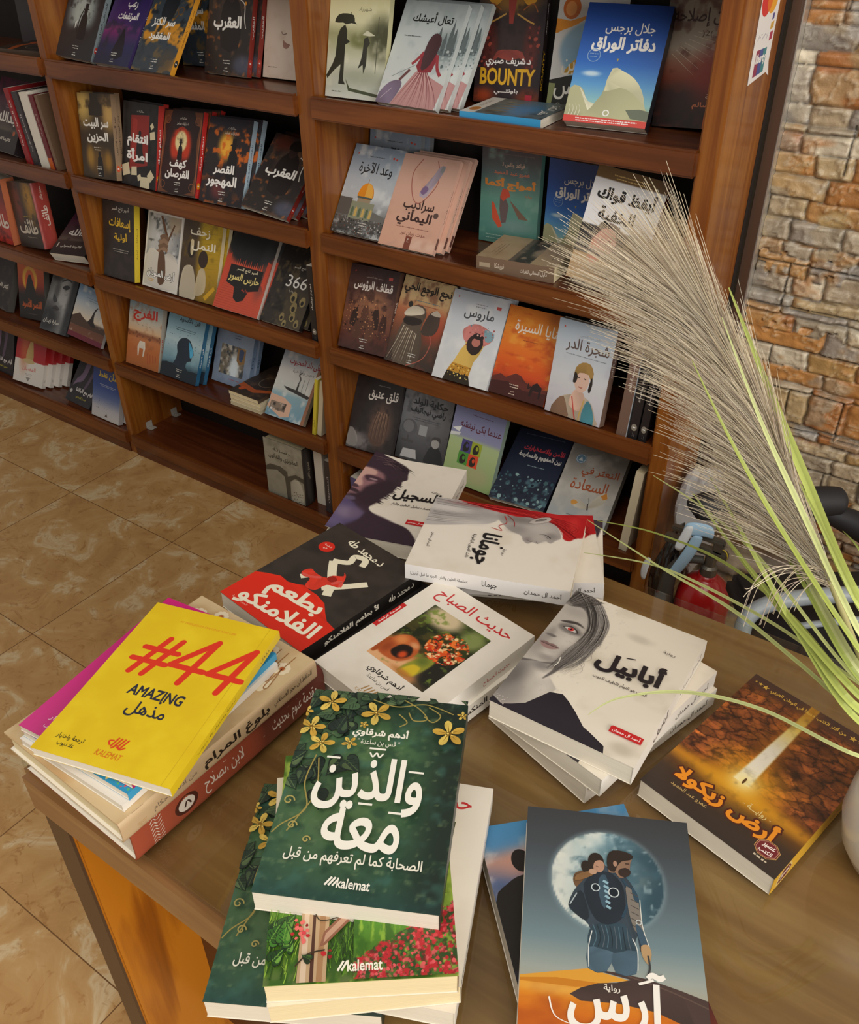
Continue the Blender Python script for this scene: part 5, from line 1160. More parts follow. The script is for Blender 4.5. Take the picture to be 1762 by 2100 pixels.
@design('beige', 'b29a78', '76604e', 'a08a6c', PAGEC, sp=lambda a: (a.T('فريشكا', 30, 72, 12, 'c8b8a4', 60, b=.1), a.T('دليل المعاني للتراث', 74, 60, 34, 'd8ccbc', 50, b=.06), a.R(4, 50, 18, 90, 'a89880')))
def _(a): a.bg('b49c7a', lambda p: p.noise('a88e6c', .05, .4, .9)); a.bg('6a5c50', lambda p: p.band(70, 140, '3c3632', 4).noise('8a7a68', .1, .5, .75, 3).ell(55, 100, 18, 12, '9a8a74', .6), (0, 100, 60, 100)); a.small(60, 30, 50, '6a5844', 3, 6); a.small(60, 128, 30, '6a5844', 1)


@design('tan', 'a88a60', '8a6c48', 'a88a60', PAGEC)
def _(a): a.bg('a98b62', lambda p: p.noise('987a52', .05, .4, .9)); a.T('خواطر', 50, 100, 50, '5a4228', 14, b=.1)


@design('qitaf', '4a302a', '5a4038', sp=spt('قطاف الرؤوس', 'd0bcae', '523832', 45, 40, 60))
def _(a):
    a.bg('4e332c', lambda p: p.grad((0, '4a2c28'), (24, '5a3228'), (60, '7a4c38'), (90, '5a3c36'), (145, '3c2a2c')).ell(56, 84, 30, 20, 'b07a54', .8, .7).noise('3a2420', .1, .45, .7, 3, .7))
    rg = random.Random(4)
    for x, y, s in ((24, 62, 1), (44, 66, 1.2), (66, 64, 1.1), (84, 60, .9), (34, 44, 1.1), (60, 44, 1.1)): a.P([(x - 8 * s, y - 20 * s), (x - 6 * s, y), (x - 2 * s, y + 12 * s), (x + 3 * s, y + 13 * s), (x + 7 * s, y), (x + 8 * s, y - 20 * s)], rg.choice(['33211c', '5c3a2c', '42261f']), 2); a.E(x, y + 14 * s, 3.4 * s, 4 * s, '8a5a40')
    a.D(120, (4, 96, 28, 92), (.6, 2), ['a06a48', '2c1a18', '7a4a38', 'c08a60'], 5); a.T('قطاف الرؤوس', 52, 112, 78, 'e2dad2', 17, b=.12); a.T('محمود عماد الحسيني', 52, 127, 34, 'b8a8a0', 4.5); a.P([(10, 132), (13, 134), (10, 136)], 'c8483c'); a.R(80, 128, 88, 133, 'c0504c'); foot(a)


@design('naja', '8a6a4a', '3c342e')
def _(a):
    a.bg('a07a50', lambda p: p.grad((0, '3c302a'), (30, '4c3a30'), (60, '7a4a34'), (90, 'b06a48'), (110, 'cfae7e'), (145, 'd8c090')).noise('6a3a2c', .08, .5, .75, 3, .6).ell(80, 70, 16, 20, 'b8402c', .8, .6))
    a.P([(18, 0), (12, 40), (18, 70), (24, 92), (38, 102), (54, 98), (58, 84), (54, 66), (64, 40), (60, 0)], '5a4c40', 2); a.P([(16, 84), (28, 98), (48, 98), (54, 90), (40, 84), (22, 80)], 'cfc4b0', 2); a.P([(20, 78), (50, 80), (52, 72), (36, 66), (20, 68)], '2c2420', 2)
    for k in range(10): a.S([(22 + k * 3, 64 - k), (16 + k * 3.6, 40), (4 + k * 5, 4)], 1.5, ['d2c6b0', '7a6a58', 'b0a088'][k % 3], 5, True)
    a.P([(56, 60), (62, 88), (72, 98), (84, 92), (86, 70), (78, 58), (66, 56)], '4a3c34', 2); a.P([(66, 92), (76, 100), (86, 92), (78, 90)], 'b8ac9c', 2); a.S([(44, 0), (72, 18), (80, 46), (74, 58)], 1.6, 'a85a4c')
    a.T('نجع الوجع الحي', 50, 126, 90, '2c241c', 20, b=.12); a.E(24, 100, 4.4, 5, '2c2a28'); a.small(56, 108, 46, '5a7a80', 1); a.small(58, 102, 40, '9a4a38', 1); foot(a)


@design('maroos', 'd2d6da', 'cfd3d8')
def _(a):
    a.bg('d4d8dc', lambda p: p.grad((0, 'd8dada'), (145, 'c4ccd8')).noise('e2e4e4', .05, .4, .9))
    a.bg('c87a5a', lambda p: (setattr(p, 'c', p.c * 0 + hexc('d6dadd')), p.poly([(22, 0), (24, 16), (32, 34), (38, 52), (44, 62), (34, 76), (36, 88), (50, 98), (66, 96), (84, 88), (88, 78), (76, 66), (72, 50), (66, 38), (66, 14), (72, 0)], 'c8806a')), (18, 92, 0, 100)) if 0 else None
    a.P([(20, 0), (24, 16), (32, 34), (38, 52), (44, 64), (36, 74), (34, 86), (50, 97), (66, 96), (86, 88), (88, 78), (76, 66), (72, 50), (66, 38), (64, 14), (70, 0)], 'd6b25c', 1); a.P([(36, 74), (34, 86), (50, 97), (66, 96), (86, 88), (88, 78), (76, 66), (60, 70), (44, 66)], 'c47a74', 2); a.P([(70, 92), (88, 88), (86, 76), (76, 74)], '7fa0ac', 2)
    a.P([(48, 56), (46, 70), (54, 80), (68, 80), (74, 68), (70, 54), (60, 48)], '33221f', 2); a.E(61, 69, 7.5, 7, 'b87468'); a.P([(52, 76), (58, 84), (72, 80), (68, 74)], '2c1e1c', 2)
    a.P([(20, 0), (24, 16), (64, 14), (70, 0)], '2c2418'); a.P([(24, 16), (30, 30), (65, 28), (64, 14)], 'c08a2c'); a.D(60, (26, 64, 8, 28), (.8, 2), ['2a2018', '4a3418', 'e8c058', 'f0d880'], 3); a.D(50, (44, 86, 60, 96), (.8, 2.2), ['d88a84', 'a85a58', '6a8a94', 'e0b0a8'], 8, fn=lambda x, y: y > 80 or x < 46)
    a.T('ماروس', 54, 112, 52, '4c4e54', 19, b=.08); a.small(54, 128, 20, '8a8c90', 2, 4); a.P([(10, 132), (13, 134), (10, 136)], 'c8483c'); a.R(80, 126, 88, 131, 'c0504c')


@design('thanaya', 'd86a18', '8a3414')
def _(a):
    a.bg('d8701c', lambda p: p.grad((0, '4a1e14'), (22, '70281a'), (36, 'c84818'), (60, 'd8601a'), (100, 'e08428'), (145, 'd87a1c')).noise('e8a03c', .05, .5, .75, 3, .6, 1.8).noise('b84414', .06, .55, .8, 8, .6, 2.2)); a.P([(0, 0), (0, 26), (14, 34), (24, 30), (40, 40), (50, 38), (60, 30), (80, 24), (100, 26), (100, 0)], '5c2820', 0); a.P([(0, 0), (0, 20), (30, 24), (60, 16), (100, 20), (100, 0)], '421a16', 1)
    a.P([(70, 10), (71, 24), (74, 30), (80, 34), (86, 30), (90, 28), (90, 10), (87, 10), (86, 20), (76, 20), (74, 10)], '2a1412', 1); a.S([(71, 26), (67, 22), (66, 30)], 2, '2a1412')
    a.T('ثنايا السيرة', 58, 114, 80, 'ece0d0', 22, b=.06); a.small(50, 94, 26, '8a3c18', 1); foot(a, 'e0c8b4', 42)


@design('shajara', 'c6ccd4', '6f564a', sp=spt('شجرة الدر', 'd8ccc4', '735a4e', 66, 30, 60))
def _(a):
    a.bg('c6ccd4', lambda p: p.grad((0, 'c8c4cc'), (60, 'd0d2d6'), (145, 'a8b8c8')).noise('b4b4c4', .05, .5, .8, 3, .5))
    a.P([(14, 0), (18, 20), (30, 32), (42, 36), (56, 44), (66, 38), (80, 30), (90, 10), (92, 0)], 'b8a894', 2); a.P([(40, 20), (46, 44), (58, 46), (66, 36), (62, 14)], 'd8b4a0', 2); a.E(56, 60, 12.5, 17, 'd8b6a4'); a.P([(42, 62), (42, 78), (52, 88), (66, 88), (74, 76), (72, 62), (66, 72), (50, 72)], '9a7a44', 2); a.P([(41, 56), (42, 72), (48, 66), (46, 56)], '2c2420', 2); a.P([(69, 50), (72, 70), (75, 60), (73, 46)], '2c2420', 2)
    a.S([(48, 64), (52, 65)], 1.5, '3a2a26', 0); a.S([(59, 65), (63, 64)], 1.5, '3a2a26', 0); a.S([(52, 51), (56, 50), (59, 51)], 1.4, 'a8584c'); a.P([(10, 0), (18, 22), (30, 30), (40, 10), (42, 0)], '8a6a54', 2); a.P([(66, 0), (68, 26), (74, 34), (84, 20), (88, 0)], '4a8a98', 2); a.S([(44, 34), (52, 10), (56, 0)], 2, 'c84a44'); a.S([(66, 34), (62, 10), (62, 0)], 2, 'c8a858')
    a.T('شجرة الدر', 56, 110, 74, '5c4c48', 21, b=.06); a.T('خليل حنا تادرس', 58, 126, 36, '9aa0a8', 5); a.small(56, 96, 70, '8a9098', 1); a.P([(10, 132), (13, 134), (10, 136)], 'c8483c')


@design('qalaq', '2c2626', '3a3434')
def _(a):
    a.bg('2e2828', lambda p: p.ell(66, 56, 22, 40, '6a5246', .6).ell(20, 16, 30, 18, '7a7474', .6).noise('241e1e', .08, .45, .75, 3, .7)); a.P([(44, 30), (50, 66), (62, 84), (76, 82), (84, 60), (80, 24), (62, 14)], '5c463c', 2)
    for k in range(14): a.S([(56 + k * 1.8, 82), (50 + k * 2.4, 56), (48 + k * 2.6, 24)], .8, ['8a6c58', '33241f', 'a88a72'][k % 3], 5, True)
    a.P([(0, 6), (2, 40), (16, 34), (24, 16), (20, 4)], '8c8884', 2); a.T('قلق عتيق', 62, 114, 62, 'ded8d2', 24, b=.08); a.small(60, 133, 26, '8a8480', 1)


@design('hikaya', '77797c', '6a6c70')
def _(a):
    a.bg('808286', lambda p: p.grad((0, '3a3a3c'), (40, '55565a'), (80, '707276'), (145, '8a8e96')).noise('48494c', .08, .5, .75, 3, .6)); a.E(20, 66, 16, 17, '5a5b5f'); a.E(18, 68, 11, 12, '727478'); a.S([(20, 50), (20, 40)], 3, '4a4a4c', 0); a.R(8, 36, 32, 41, '4a4a4c'); a.P([(10, 4), (14, 22), (40, 24), (44, 6)], 'b8b8b8', 0); a.P([(60, 0), (62, 24), (70, 40), (84, 40), (94, 24), (96, 0)], '2c2c2e', 2); a.E(77, 47, 8, 10, 'a8a6a4'); a.P([(68, 52), (72, 60), (84, 60), (87, 50), (78, 55)], '4a4848', 2); a.R(40, 56, 56, 76, '9a9c9e')
    a.T('حكاية الولد', 54, 120, 70, '26262a', 17, b=.14); a.T('راضي نيجاتيف', 52, 102, 70, '26262a', 17, b=.14); a.small(52, 88, 56, '44464a', 2, 4)


@design('nietz', 'a0b088', '9ab0a0')
def _(a):
    a.bg('a4b88c', lambda p: p.grad((0, '8ea86c'), (70, 'a8bc86'), (84, 'a8bc8c'), (92, '8c8fb0'), (145, '8084b0')).ell(66, 24, 24, 18, 'b8a888', .6, .5))
    for x, y, c in ((36, 74, '4a4484'), (56, 74, '9aa82c'), (34, 50, '4c9038'), (54, 50, 'd84a28')): a.R(x - 10, y - 12, x + 10, y + 12, c); a.P([(x - 5, y - 10), (x - 6, y), (x - 2, y + 8), (x + 4, y + 6), (x + 6, y - 4), (x + 2, y - 10)], '26241e', 2); a.E(x + 1.5, y + 1, 2.6, 4, c)
    a.P([(2, 100), (20, 108), (16, 96)], 'e8ecec'); a.P([(0, 92), (20, 96), (18, 90), (0, 86)], 'd4d8d8'); a.T('عندما بكى نيتشه', 56, 112, 80, '5c2838', 17, b=.08); a.small(56, 134, 40, '5c3848', 1); a.P([(24, 0), (28, 20), (44, 22), (42, 0)], 'c87428', 0)


@design('amn', '262c3c', '1c2030')
def _(a):
    a.bg('272d3e', lambda p: p.noise('5a8088', .09, .52, .7, 3, .9).band(52, 160, '262c40', 14)); a.D(60, (4, 96, 4, 56), (1, 5), ['3a5a64', '7aa0a4', '1c2834', '4a6a70', '90b0b0'], 4, 5); a.T('الأمن والاستخبارات', 58, 110, 72, 'c8404c', 13, b=.12); a.T('بين المفهوم والممارسة', 56, 94, 76, 'dcd8d4', 13, b=.12); a.small(56, 76, 30, '8aa0a8', 1); a.small(50, 136, 70, '5a6070', 1)


@design('saada', 'a8a49c', '9a9a94', sp=lambda a: a.small(50, 70, 50, 'c87a50', 2, 30))
def _(a):
    a.bg('b0aca4', lambda p: p.grad((0, 'a8b0b4'), (60, 'b8b4ac'), (145, '908a84')).noise('c8c4bc', .05, .4, .8)); a.E(22, 118, 9, 9, '6f93ac'); a.ring(22, 118, 8, 1, 'dce4e8'); a.P([(18, 114), (22, 122), (26, 114)], 'e0e8ec')
    a.T('التعثر في', 62, 96, 62, 'a85838', 20, b=.08); a.T('السعادة', 52, 72, 62, 'a85838', 20, b=.08)
    a.P([(62, 36), (72, 58), (84, 66), (88, 54), (80, 40), (66, 32)], 'c0b8a8', 2); a.P([(76, 58), (84, 66), (88, 56), (82, 52)], 'd08a3c', 1); a.P([(62, 34), (44, 44), (32, 40), (34, 32), (50, 28), (62, 30)], 'c4bcac', 2); a.P([(36, 42), (32, 38), (36, 32), (44, 38)], 'd89a48', 2); a.S([(60, 40), (63, 28)], 2.2, '3a3632', 0); a.S([(62, 40), (58, 50)], .5, '3a3632', 0); a.small(54, 14, 44, '7a7a78', 2, 5)


@design('cleanpage', 'cfc4a8', 'cfc4a8', 'cfc4a8', PAGEC)
def _(a): a.bg('cfc4a8')


@design('redspine', '8c1f22', '8c1f22', sp=spt('عبد المجيد سباطة', 'e0c8c0', '8c1f22', 55, 60, 60))
def _(a): a.bg('8c1f22')


@design('darkspine', '3a3436', '3a3436', sp=spt('المنسيون', 'a8a0a0', '3a3436', 45, 50, 60))
def _(a): a.bg('3a3436')


@design('greyspine', '8a8076', 'a59c8e')
def _(a): a.bg('8a8076')


@design('paleback', 'ddd6c8', 'ddd6c8')
def _(a): a.bg('ddd6c8')


@design('maroonspine', '5c2024', '6a2428', sp=lambda a: (a.R(0, 0, 16, 145, 'c05a24'), a.T('ثلاثية', 60, 72, 30, 'b09088', 60)))
def _(a): a.bg('5c2024')


@design('brownspine', '6a5340', '755c46')
def _(a): a.bg('6a5340')


@design('blackspine', '1c1a1c', '211e20', sp=spt('نجوم بيضاء', 'c8c0b8', '211e20', 60, 34, 60, '8a8478'))
def _(a): a.bg('1c1a1c')


@design('yellow5', 'c8b838', 'd0c040', sp=spt('المقامر', '5a5418', 'd0c040', 20, 14, 60))
def _(a): a.bg('c8b838')


@design('purple', '4a4468', '55507a', sp=lambda a: a.small(50, 80, 50, 'c8c0c8', 2, 30))
def _(a): a.bg('4a4468')


@design('lyingdark', '3a2e26', '4c3c30', '3a2e26', PAGEC)
def _(a): a.bg('3c3028', lambda p: p.noise('5a4434', .06, .5, .8)); a.P([(0, 30), (60, 20), (100, 40), (100, 52), (56, 34), (0, 46)], 'b85a28', 0); a.ring(56, 74, 24, 2, '7a6a54'); a.E(20, 24, 8, 8, 'c8582c')


# ------------------------------------------------------------------ the room
def structure(o): o['kind'] = 'structure'; return o


# floor: polished beige tiles, 45 cm, laid parallel to the bookcase
def floor_mat():
    m, nt, b = newmat('beige_floor_tiles'); ln = nt.links.new; tc = nt.nodes.new('ShaderNodeTexCoord'); sp = nt.nodes.new('ShaderNodeSeparateXYZ'); ln(tc.outputs['Object'], sp.inputs[0])
    def M(op, a, b_=None, c=None):
        n = nd(nt, 'ShaderNodeMath', operation=op)
        for i, q in enumerate((a, b_, c)):
            if q is None: continue
            if isinstance(q, (int, float)): n.inputs[i].default_value = q
            else: ln(q, n.inputs[i])
        return n.outputs[0]
    ux = M('DIVIDE', M('ADD', sp.outputs[0], 1.04), 0.447); uy = M('DIVIDE', M('ADD', sp.outputs[1], 0.72), 0.452)
    def edge(u): return M('MINIMUM', M('FRACT', u), M('SUBTRACT', 1.0, M('FRACT', u)))
    g = M('LESS_THAN', M('MINIMUM', edge(ux), edge(uy)), 0.0026)
    idn = M('ADD', M('MULTIPLY', M('FLOOR', ux), 7.13), M('MULTIPLY', M('FLOOR', uy), 3.71))
    cv = nt.nodes.new('ShaderNodeCombineXYZ'); ln(M('ADD', sp.outputs[0], M('MULTIPLY', idn, 1.7)), cv.inputs[0]); ln(sp.outputs[1], cv.inputs[1]); ln(idn, cv.inputs[2])
    n1 = nd(nt, 'ShaderNodeTexNoise', i_Scale=8.0, i_Detail=8.0, i_Distortion=0.9, i_Roughness=0.62); ln(cv.outputs[0], n1.inputs['Vector'])
    n2 = nd(nt, 'ShaderNodeTexNoise', i_Scale=9.0, i_Detail=6.0, i_Distortion=2.6); ln(cv.outputs[0], n2.inputs['Vector'])
    n3 = nd(nt, 'ShaderNodeTexNoise', i_Scale=30.0, i_Detail=5.0, i_Distortion=1.0); ln(cv.outputs[0], n3.inputs['Vector'])
    base = ramp(nt, [(0.28, 'b08452'), (0.45, 'c0955e'), (0.55, 'c8a06a'), (0.62, 'd8c096'), (0.70, 'c69c66')], n1.outputs['Fac'])
    vein = M('ABSOLUTE', M('SUBTRACT', n2.outputs['Fac'], 0.5)); vm = nt.nodes.new('ShaderNodeMapRange'); vm.inputs['From Max'].default_value = 0.03; vm.inputs['To Min'].default_value = 0.62; vm.inputs['To Max'].default_value = 0.0; ln(vein, vm.inputs[0])
    fade = nt.nodes.new('ShaderNodeMapRange'); fade.inputs['From Min'].default_value = 0.44; fade.inputs['From Max'].default_value = 0.6; ln(n3.outputs['Fac'], fade.inputs[0])
    mx = nd(nt, 'ShaderNodeMix', data_type='RGBA'); ln(M('MULTIPLY', vm.outputs[0], fade.outputs[0]), mx.inputs[0]); ln(base, mx.inputs[6]); mx.inputs[7].default_value = L4('9a6630')
    mg = nd(nt, 'ShaderNodeMix', data_type='RGBA'); ln(g, mg.inputs[0]); ln(mx.outputs[2], mg.inputs[6]); mg.inputs[7].default_value = L4('7a5630')
    ln(mg.outputs[2], b.inputs['Base Color']); b.inputs['Roughness'].default_value = 0.38; b.inputs['Specular IOR Level'].default_value = 0.4
    bp = nd(nt, 'ShaderNodeBump', i_Strength=0.25, i_Distance=0.002); bp.invert = True; ln(g, bp.inputs['Height']); ln(bp.outputs[0], b.inputs['Normal'])
    return m


structure(boxobj('floor', (-3.4, 2.6, -3.4, 0.40, -0.05, 0.0), floor_mat(), None, 0))
structure(boxobj('wall_back', (-3.4, 2.6, 0.262, 0.40, 0.0, 2.7), plain('plaster', 'b8a890', 0.8), None, 0))


# ledgestone cladding right of the bookcase: split stones with wavy joints, wrinkled faces, panel lines, in one sheet
def stones():
    rg = random.Random(12); V = []; F = []; C = []
    pal = np.array([hexc(h) for h in ('a4937a', 'b08c58', 'b49868', '948a7e', 'a87440', 'c0b49c', '9c8e78', 'b48048', '8c847a', 'a8967a', 'ccc0a8', 'a06a3c', 'b09a74', '9c9488')])
    zb = [0.0]
    while zb[-1] < 2.0: zb += [zb[-1] + q * .0835 for q in rg.choice([(.42, .58), (.55, .45), (.5, .5), (.36, .3, .34), (.62, .38), (.3, .36, .34), (1.0,)])]
    zs = []; acc = 0
    zb = np.array(zb); xb = []
    for k in range(len(zb)):
        q = [0.25 - rg.uniform(0, .1)]
        while q[-1] < 2.7: q.append(q[-1] + rg.uniform(.05, .16))
        xb.append(np.array(q))
    rnd = np.random.RandomState(3); idc = rnd.randint(0, len(pal), (len(zb), 64)); idc2 = rnd.randint(0, len(pal), (len(zb), 64)); hgt = rnd.rand(len(zb), 64)
    for x0, x1, z0, z1, st in ((0.2565, 0.80, 0.30, 1.62, .0032), (0.80, 2.55, 0.0, 2.0, .012), (0.2565, 0.80, 0.0, 0.30, .012), (0.2565, 0.80, 1.62, 2.0, .012)):
        X, Z = np.meshgrid(np.arange(x0, x1 + st, st).clip(x0, x1), np.arange(z0, z1 + st, st).clip(z0, z1)); sh_ = X.shape; x = X.ravel(); z = Z.ravel()
        zw = z + .010 * (fbm(x * 22, z * 8, 4, 3) - .5); row = np.clip(np.searchsorted(zb, zw) - 1, 0, len(zb) - 2); xw = x + .014 * (fbm(x * 12, z * 40, 8, 3) - .5)
        col = np.zeros(len(x), int); dx = np.full(len(x), 1.0)
        for r in np.unique(row):
            k = row == r; c = np.clip(np.searchsorted(xb[r], xw[k]) - 1, 0, len(xb[r]) - 2); col[k] = c % 64; dx[k] = np.minimum(xw[k] - xb[r][c], xb[r][c + 1] - xw[k])
        e = np.minimum(np.minimum(zw - zb[row], zb[row + 1] - zw), dx)
        px = np.mod(x + .0535 * (np.floor(z / .0835) % 2), .107); ln_ = np.minimum(np.minimum(px, .107 - px), np.minimum(np.mod(z, .0835), .0835 - np.mod(z, .0835))); off = np.mod(np.floor((x + .0535 * (np.floor(z / .0835) % 2)) / .107) * 7 + np.floor(z / .0835) * 3, 5) < 2
        ln_ = np.where(off & (np.minimum(px, .107 - px) < .003), 1, ln_)
        wr = np.abs(fbm(x * 38 + 2 * fbm(x * 30, z * 30, 2), z * 46, 21, 4) - .5) * 2; n = fbm(x * 60, z * 70, 33, 4); bigs = fbm(x * 16, z * 26, 40, 3)
        body = sst(0, .006, e); h = .003 + body * (.004 + .008 * hgt[row, col]) + (n - .5) * .004 + (bigs - .5) * .010 * body + (1 - sst(0, .18, wr)) * .003 * body
        h = h * np.where(ln_ < .0012, .45, 1)
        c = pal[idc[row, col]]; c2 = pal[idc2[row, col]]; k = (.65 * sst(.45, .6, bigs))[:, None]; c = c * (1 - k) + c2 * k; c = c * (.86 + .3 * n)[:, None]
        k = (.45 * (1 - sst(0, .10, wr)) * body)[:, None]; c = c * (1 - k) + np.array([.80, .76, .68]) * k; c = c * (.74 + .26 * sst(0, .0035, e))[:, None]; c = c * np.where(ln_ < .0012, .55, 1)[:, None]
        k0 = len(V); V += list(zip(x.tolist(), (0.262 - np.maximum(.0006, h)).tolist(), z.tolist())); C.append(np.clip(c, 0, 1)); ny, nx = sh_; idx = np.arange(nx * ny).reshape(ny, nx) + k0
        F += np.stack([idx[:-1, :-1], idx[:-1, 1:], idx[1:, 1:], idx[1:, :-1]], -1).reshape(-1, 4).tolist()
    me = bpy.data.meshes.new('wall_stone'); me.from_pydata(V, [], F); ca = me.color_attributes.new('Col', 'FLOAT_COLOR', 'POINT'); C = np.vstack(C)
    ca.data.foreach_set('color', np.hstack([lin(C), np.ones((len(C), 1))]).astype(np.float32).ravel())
    for q in me.polygons: q.use_smooth = True
    me.materials.append(colattr('ledgestone', 0.34, 0.3, 0.5)); return me


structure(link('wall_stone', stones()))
# brown aluminium strip between the bookcase and the stone, with its bright edge
structure(boxobj('trim_1', (0.2335, 0.2535, 0.228, 0.2618, 0.0, 2.4), plain('brown_aluminium', '5c463a', 0.25, 0.3, 0.4), None, 0.0015))
structure(boxobj('trim_2', (0.2537, 0.2562, 0.232, 0.2618, 0.0, 2.4), plain('bright_edge', 'c8c4bc', 0.3, 0.7), None, 0))

# ------------------------------------------------------------------ bookcase
BC = thing('bookcase', 'tall varnished pine bookcase with sloping rows of novels along the wall', 'bookcase', (-0.65, 0.0, 0.0))
UP = [(-2.386, -2.352), (-1.5237, -1.4926), (-0.6667, -0.6187), (0.1955, 0.2318)]
for x0, x1 in UP: boxobj('upright', (x0, x1, -0.004, 0.203, 0.0, 1.95), WOODZ, BC, 0.003)
boxobj('back_panel', (-2.386, 0.2318, 0.2035, 0.2225, 0.0, 1.95), plain('black_back_panel', '1a130f', 0.6), BC, 0)
boxobj('top_board', (-2.40, 0.245, -0.012, 0.224, 1.9505, 1.975), WOODX, BC, 0.003)
HL = 0.0437
for (a0, a1), (b0, b1) in zip(UP, UP[1:]):
    for r, z in enumerate(SHZ):
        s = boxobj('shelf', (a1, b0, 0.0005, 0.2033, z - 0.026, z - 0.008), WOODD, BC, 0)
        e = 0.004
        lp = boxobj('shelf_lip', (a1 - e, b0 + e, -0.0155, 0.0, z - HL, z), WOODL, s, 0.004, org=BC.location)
    boxobj('plinth', (a1, b0, -0.006, 0.012, 0.0, SHZ[5] - HL - 0.0005), WOODD, BC, 0)
clr = plain('clear_plastic_bracket', 'a8a49c', 0.2, 0, 0.3)
for y in (0.06, 0.165):
    b = bmesh.new(); x = -1.4926 + 0.65; box(b, x + .0005, x + .022, y - .012, y + .012, 0.0695, 0.0715, .0006); box(b, x + .0005, x + .0025, y - .012, y + .012, 0.0715, 0.092, .0006)
    for q in (.008, .016): lathe(b, [(0, .0735), (.0025, .0735), (.0025, .0715), (0, .0715)], 10, (x + q, y, 0))
    link('shelf_bracket', bm_mesh(b, 'shelf_bracket'), BC, clr)

# payment strip on the bookcase's side
stk = thing('payment_sticker', 'white card payment sticker strip on the right side of the bookcase', 'sticker', (0.2322, 0.118, 1.40))


def side_poly(name, pts, col, lay, parent=stk):
    me = bpy.data.meshes.new(name); bm = bmesh.new(); t = 0.00012
    f = [bm.verts.new((lay * t + t, y - 0.118, z - 1.40)) for y, z in pts]; g = [bm.verts.new((lay * t, y - 0.118, z - 1.40)) for y, z in pts]; n = len(pts)
    bm.faces.new(f); bm.faces.new(g[::-1])
    for i in range(n): bm.faces.new((f[i], g[i], g[(i + 1) % n], f[(i + 1) % n]))
    return link(name, bm_mesh(bm, name), parent, plain('ink_' + col, col, 0.35))


def circ(cy, cz, r, n=28): return [(cy + r * cos(2 * pi * i / n), cz + r * sin(2 * pi * i / n)) for i in range(n)]


side_poly('backing', [(0.070, 1.56), (0.072, 1.255), (0.074, 1.243), (0.100, 1.246), (0.158, 1.252), (0.176, 1.244), (0.163, 1.268), (0.166, 1.56)], 'e4e2e0', 0)
for dz in (0, .165):
    side_poly('red_disc', circ(0.098, 1.362 + dz, .024), 'cc2c30', 1); side_poly('yellow_disc', circ(0.128, 1.364 + dz, .024), 'e0a030', 1.1); side_poly('overlap', [(0.113 + .012 * cos(t) * (1), 1.363 + dz + .019 * sin(t)) for t in [i * pi / 9 for i in range(18)]], 'd86a28', 2.2)
side_poly('blue_square', [(0.140, 1.330), (0.149, 1.331), (0.149, 1.340), (0.140, 1.339)], '4a4a8c', 1); side_poly('gold_square', [(0.138, 1.316), (0.153, 1.318), (0.153, 1.328), (0.138, 1.326)], 'c8a048', 1); side_poly('crimson_square', [(0.142, 1.300), (0.156, 1.302), (0.156, 1.314), (0.142, 1.312)], 'a83450', 1)
for k in range(7): side_poly('scribble', [(0.085 + k * .007, 1.304 + .004 * (k % 3)), (0.090 + k * .007, 1.312 - .003 * (k % 2)), (0.0895 + k * .007, 1.3135 - .003 * (k % 2)), (0.0845 + k * .007, 1.3055 + .004 * (k % 3))], '8c8494', 1)
for k, c in enumerate(('8c2c50', '3c4c90', '2c7c84')): side_poly('card_stripe', [(0.090 + k * .0165, 1.252 + k * .0012), (0.107 + k * .0165, 1.2532 + k * .0012), (0.107 + k * .0165, 1.2915), (0.090 + k * .0165, 1.2908)], c, 1)
V_, T_, lo_, hi_ = glyphs('liberty', .08); kq = 0.046 / (hi_[0] - lo_[0])
mt = bpy.data.meshes.new('card_lettering'); mt.from_pydata([(0.0004, 0.092 + (p[0] - lo_[0]) * kq - 0.118, 1.268 + (p[1] - lo_[1]) * kq - 1.40) for p in V_], [], [tuple(int(i) for i in f) for f in T_]); link('card_lettering', mt, stk, plain('ink_white', 'ecebe8', 0.4))

# ------------------------------------------------------------------ table
TB = thing('display_table', 'long brown wooden display table with a glass sheet on top', 'table', (0.9, -0.93, 0.0))
boxobj('tabletop', (0.006, 1.80, -1.2455, -0.612, 0.7045, 0.7695), WOODT, TB, 0.008)
g, nt, b = newmat('glass_sheet'); out = nt.nodes['Material Output']; nt.nodes.remove(b)
tr = nt.nodes.new('ShaderNodeBsdfTransparent'); tr.inputs[0].default_value = (0.93, 0.95, 0.92, 1); gl = nt.nodes.new('ShaderNodeBsdfGlossy'); gl.inputs['Roughness'].default_value = 0.035
fr = nt.nodes.new('ShaderNodeFresnel'); fr.inputs[0].default_value = 1.52; ms = nt.nodes.new('ShaderNodeMixShader'); ge = nt.nodes.new('ShaderNodeNewGeometry'); mk = nd(nt, 'ShaderNodeMath', operation='MULTIPLY_ADD'); mk.inputs[1].default_value = -1.0; mk.inputs[2].default_value = 1.0; nt.links.new(ge.outputs['Backfacing'], mk.inputs[0]); mf = nd(nt, 'ShaderNodeMath', operation='MULTIPLY'); nt.links.new(fr.outputs[0], mf.inputs[0]); nt.links.new(mk.outputs[0], mf.inputs[1]); nt.links.new(mf.outputs[0], ms.inputs[0]); nt.links.new(tr.outputs[0], ms.inputs[1]); nt.links.new(gl.outputs[0], ms.inputs[2]); nt.links.new(ms.outputs[0], out.inputs[0])
boxobj('glass_top', (0.011, 1.795, -1.240, -0.617, 0.770, 0.780), g, TB, 0.0015)
boxobj('side_panel', (0.018, 0.054, -1.236, -0.625, 0.0, 0.7043), WOODO, TB, 0.003)
boxobj('side_panel', (1.74, 1.776, -1.236, -0.625, 0.0, 0.7043), WOODO, TB, 0.003)
boxobj('front_panel', (0.0542, 1.7398, -1.126, -1.108, 0.10, 0.7043), WOODR, TB, 0)
